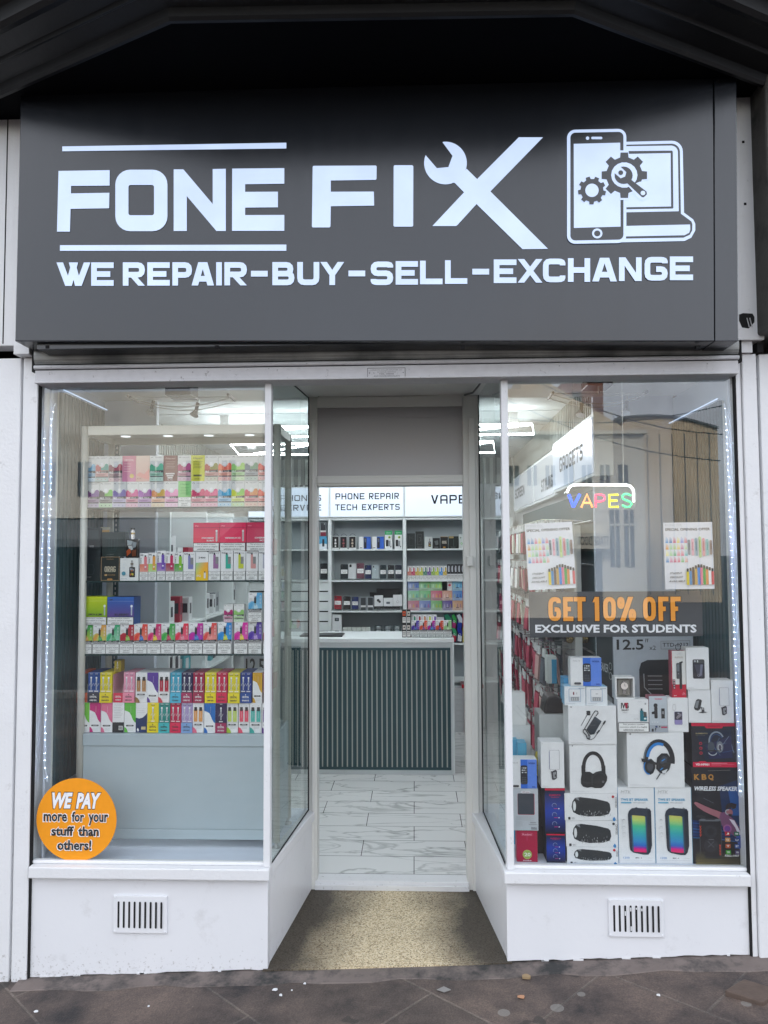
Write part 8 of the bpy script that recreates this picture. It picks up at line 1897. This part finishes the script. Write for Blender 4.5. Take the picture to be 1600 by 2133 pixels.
for g, col in ((.003, BLACK), (0, (.85, .86, .90))):
    c.text('EXCLUSIVE FOR STUDENTS', .037-g, .725-g*2, .962+g, .905+g*2, col, .035+g*1.5)
mb.build('banner', label='grey get ten percent off banner for students across the right window', cat='banner')
# orange round sticker
y = .010; xc, zc = at(159.5, 1707, y); rr0 = (at(243, 1707, y)[0]-at(76, 1707, y)[0])/2
mb = MB(); mb.prism([(xc+rr0*math.cos(R(a)), zc+rr0*math.sin(R(a))) for a in range(0, 360, 6)], y-.0012, y, 'matte', C('#f09a1f'))
c = Canvas(mb, xc-rr0, xc+rr0, zc-rr0, zc+rr0, y-.0012, 'matte'); c.step = .00015
def u_(px): return (px-76)/167
def v_(py): return (py-1623)/171
def ot(t, a, b, c0, d, fill, line, bold, shear=0, g=1.6):
    c.text(t, u_(a-g), v_(b-g), u_(c0+g), v_(d+g), line, bold+.028, shear); c.text(t, u_(a), v_(b), u_(c0), v_(d), fill, bold, shear)
ot('WE', 108, 1653, 151, 1686, (.85, .85, .88), INK, .05, .25); ot('PAY', 158, 1653, 210, 1686, (.85, .85, .88), INK, .05, .25)
for t, a, b, c0, d in (('more', 91, 1697, 140, 1713), ('for', 150, 1692, 176, 1713), ('your', 185, 1697, 226, 1720), ('stuff', 108, 1722, 155, 1742), ('than', 164, 1722, 207, 1742), ('others!', 121, 1750, 192, 1771)): ot(t, a, b, c0, d, INK, (.85, .85, .85), .03, 0, 1.8)
mb.build('sticker', label='round orange we pay more sticker low on the left window', cat='sticker')

# ================================================================== LITTER on the pavement
def litter(px, py, r_, col, name, label, cat, group=None, flat=.002, n=7, seed=0):
    z0 = gz(0); x, y = on_z(px, py, z0); z = gz(x)+.004; rnd = random.Random(seed+int(px))
    mb = MB(); mb.vprism([(x+r_*rnd.uniform(.5, 1.1)*math.cos(2*math.pi*k/n), y+r_*rnd.uniform(.5, 1.1)*math.sin(2*math.pi*k/n)) for k in range(n)], z, z+flat, 'matte', col)
    mb.build(name, label=label, cat=cat, group=group)
litter(1096, 2049, .022, C('#9a8464'), 'dead_leaf', 'curled tan leaf at the foot of the right wall', 'leaf', flat=.008)
litter(1087, 2089, .018, C('#b98a6a'), 'dead_leaf', 'orange brown leaf scrap on the pavement below the right wall', 'leaf')
litter(925, 2067, .026, (.26, .25, .24), 'paper_scrap', 'flattened grey paper scrap in front of the doorway', 'litter', n=4)
litter(1373, 2099, .010, (.75, .75, .75), 'paper_scrap', 'tiny white scrap on the right of the pavement', 'litter')
litter(45, 2128, .02, C('#b07a5a'), 'dead_leaf', 'reddish leaf tip at the bottom left corner of the pavement', 'leaf')
for i, (px, py, s_) in enumerate(((573, 2050, .012), (585, 2062, .010), (608, 2053, .005), (635, 2040, .007), (76, 2072, .012), (310, 2072, .006))):
    litter(px, py, s_, (.75, .76, .78), 'paint_splash', 'white paint splash, %s from left at the foot of the shop front' % ORD[[2, 3, 4, 5, 0, 1][i]], 'paint splash', 'white paint splashes')
# iron cover at the right
z0 = gz(1.4); p4 = [on_z(*q, z0) for q in ((1510, 2069), (1550, 2045), (1625, 2068), (1590, 2094))]
mat('rusty_iron', (.10, .07, .055), .7, vary=.3, scale=30, bump=.5, bscale=90)
mb = MB(); mb.vprism([(x, y) for x, y in p4], z0-.02, gz(1.4)+.012, 'rusty_iron'); mb.build('iron_cover', label='small rusty iron cover set diagonally in the pavement at the right', cat='cover', bevel=.004)

# ================================================================== LEFT WALL SHELVES seen through the cabinet
ls = thing('wall_shelves', 'white shelves along the left wall, seen through the glass cabinet', 'shelving unit', (RXL, 2.8, FZ))
for y in (1.7, 2.6, 3.5, 4.1):
    mb = MB(); mb.box(RXL+.001, RXL+.30, y, y+.03, FZ, zl0-.03, 'melamine'); mb.build('upright', ls, bevel=.002)
lz = [.55, .95, 1.35, 1.75]
for z in lz:
    for y0, y1 in ((1.731, 2.599), (2.631, 3.499), (3.531, 4.099)):
        mb = MB(); mb.box(RXL+.001, RXL+.295, y0, y1, z-.02, z, 'melamine'); mb.build('shelf', ls, bevel=.002)
rl = random.Random(9); k_ = 0
kinds = [('white', (.72, .73, .74)), ('grey', (.36, .38, .40)), ('dark', (.03, .035, .04)), ('purple', (.12, .06, .2)), ('teal', (.05, .32, .36)), ('red', (.4, .03, .06))]
for zi, z in enumerate(lz):
    for bi, (y0, y1) in enumerate(((1.75, 2.58), (2.65, 3.48), (3.55, 4.08))):
        y = y0+.04; gi = 0
        while y < y1-.14:
            nm, cl = kinds[rl.choice([0, 0, 0, 1, 2, 3, 4, 5])]; w = rl.uniform(.08, .14); h = rl.uniform(.14, .26); x = RXL+rl.uniform(.10, .16)
            mb = MB(); mb.box(x, x+.10, y, y+w, z+.001, z+h, 'card', cl); mb.box(x+.1002, x+.1008, y+w*.3, y+w*.7, z+h*.3, z+h*.75, 'card', (.03, .03, .04) if cl[0] > .3 else (.6, .6, .62))
            mb.box(x+w*.2, x+.09, y-.0008, y-.0002, z+h*.35, z+h*.75, 'card', (.04, .04, .05) if cl[0] > .3 else (.6, .6, .62)); mb.rot(x, y, rl.uniform(-.1, .1))
            mb.build('gadget_box', label='%s gadget box, %s along the %s bay of the %s left wall shelf up' % (nm, ORD[gi], ORD[bi], ORD[zi]), cat='box', group='gadget boxes on the left wall shelves'); gi += 1; y += w+rl.uniform(.03, .12)
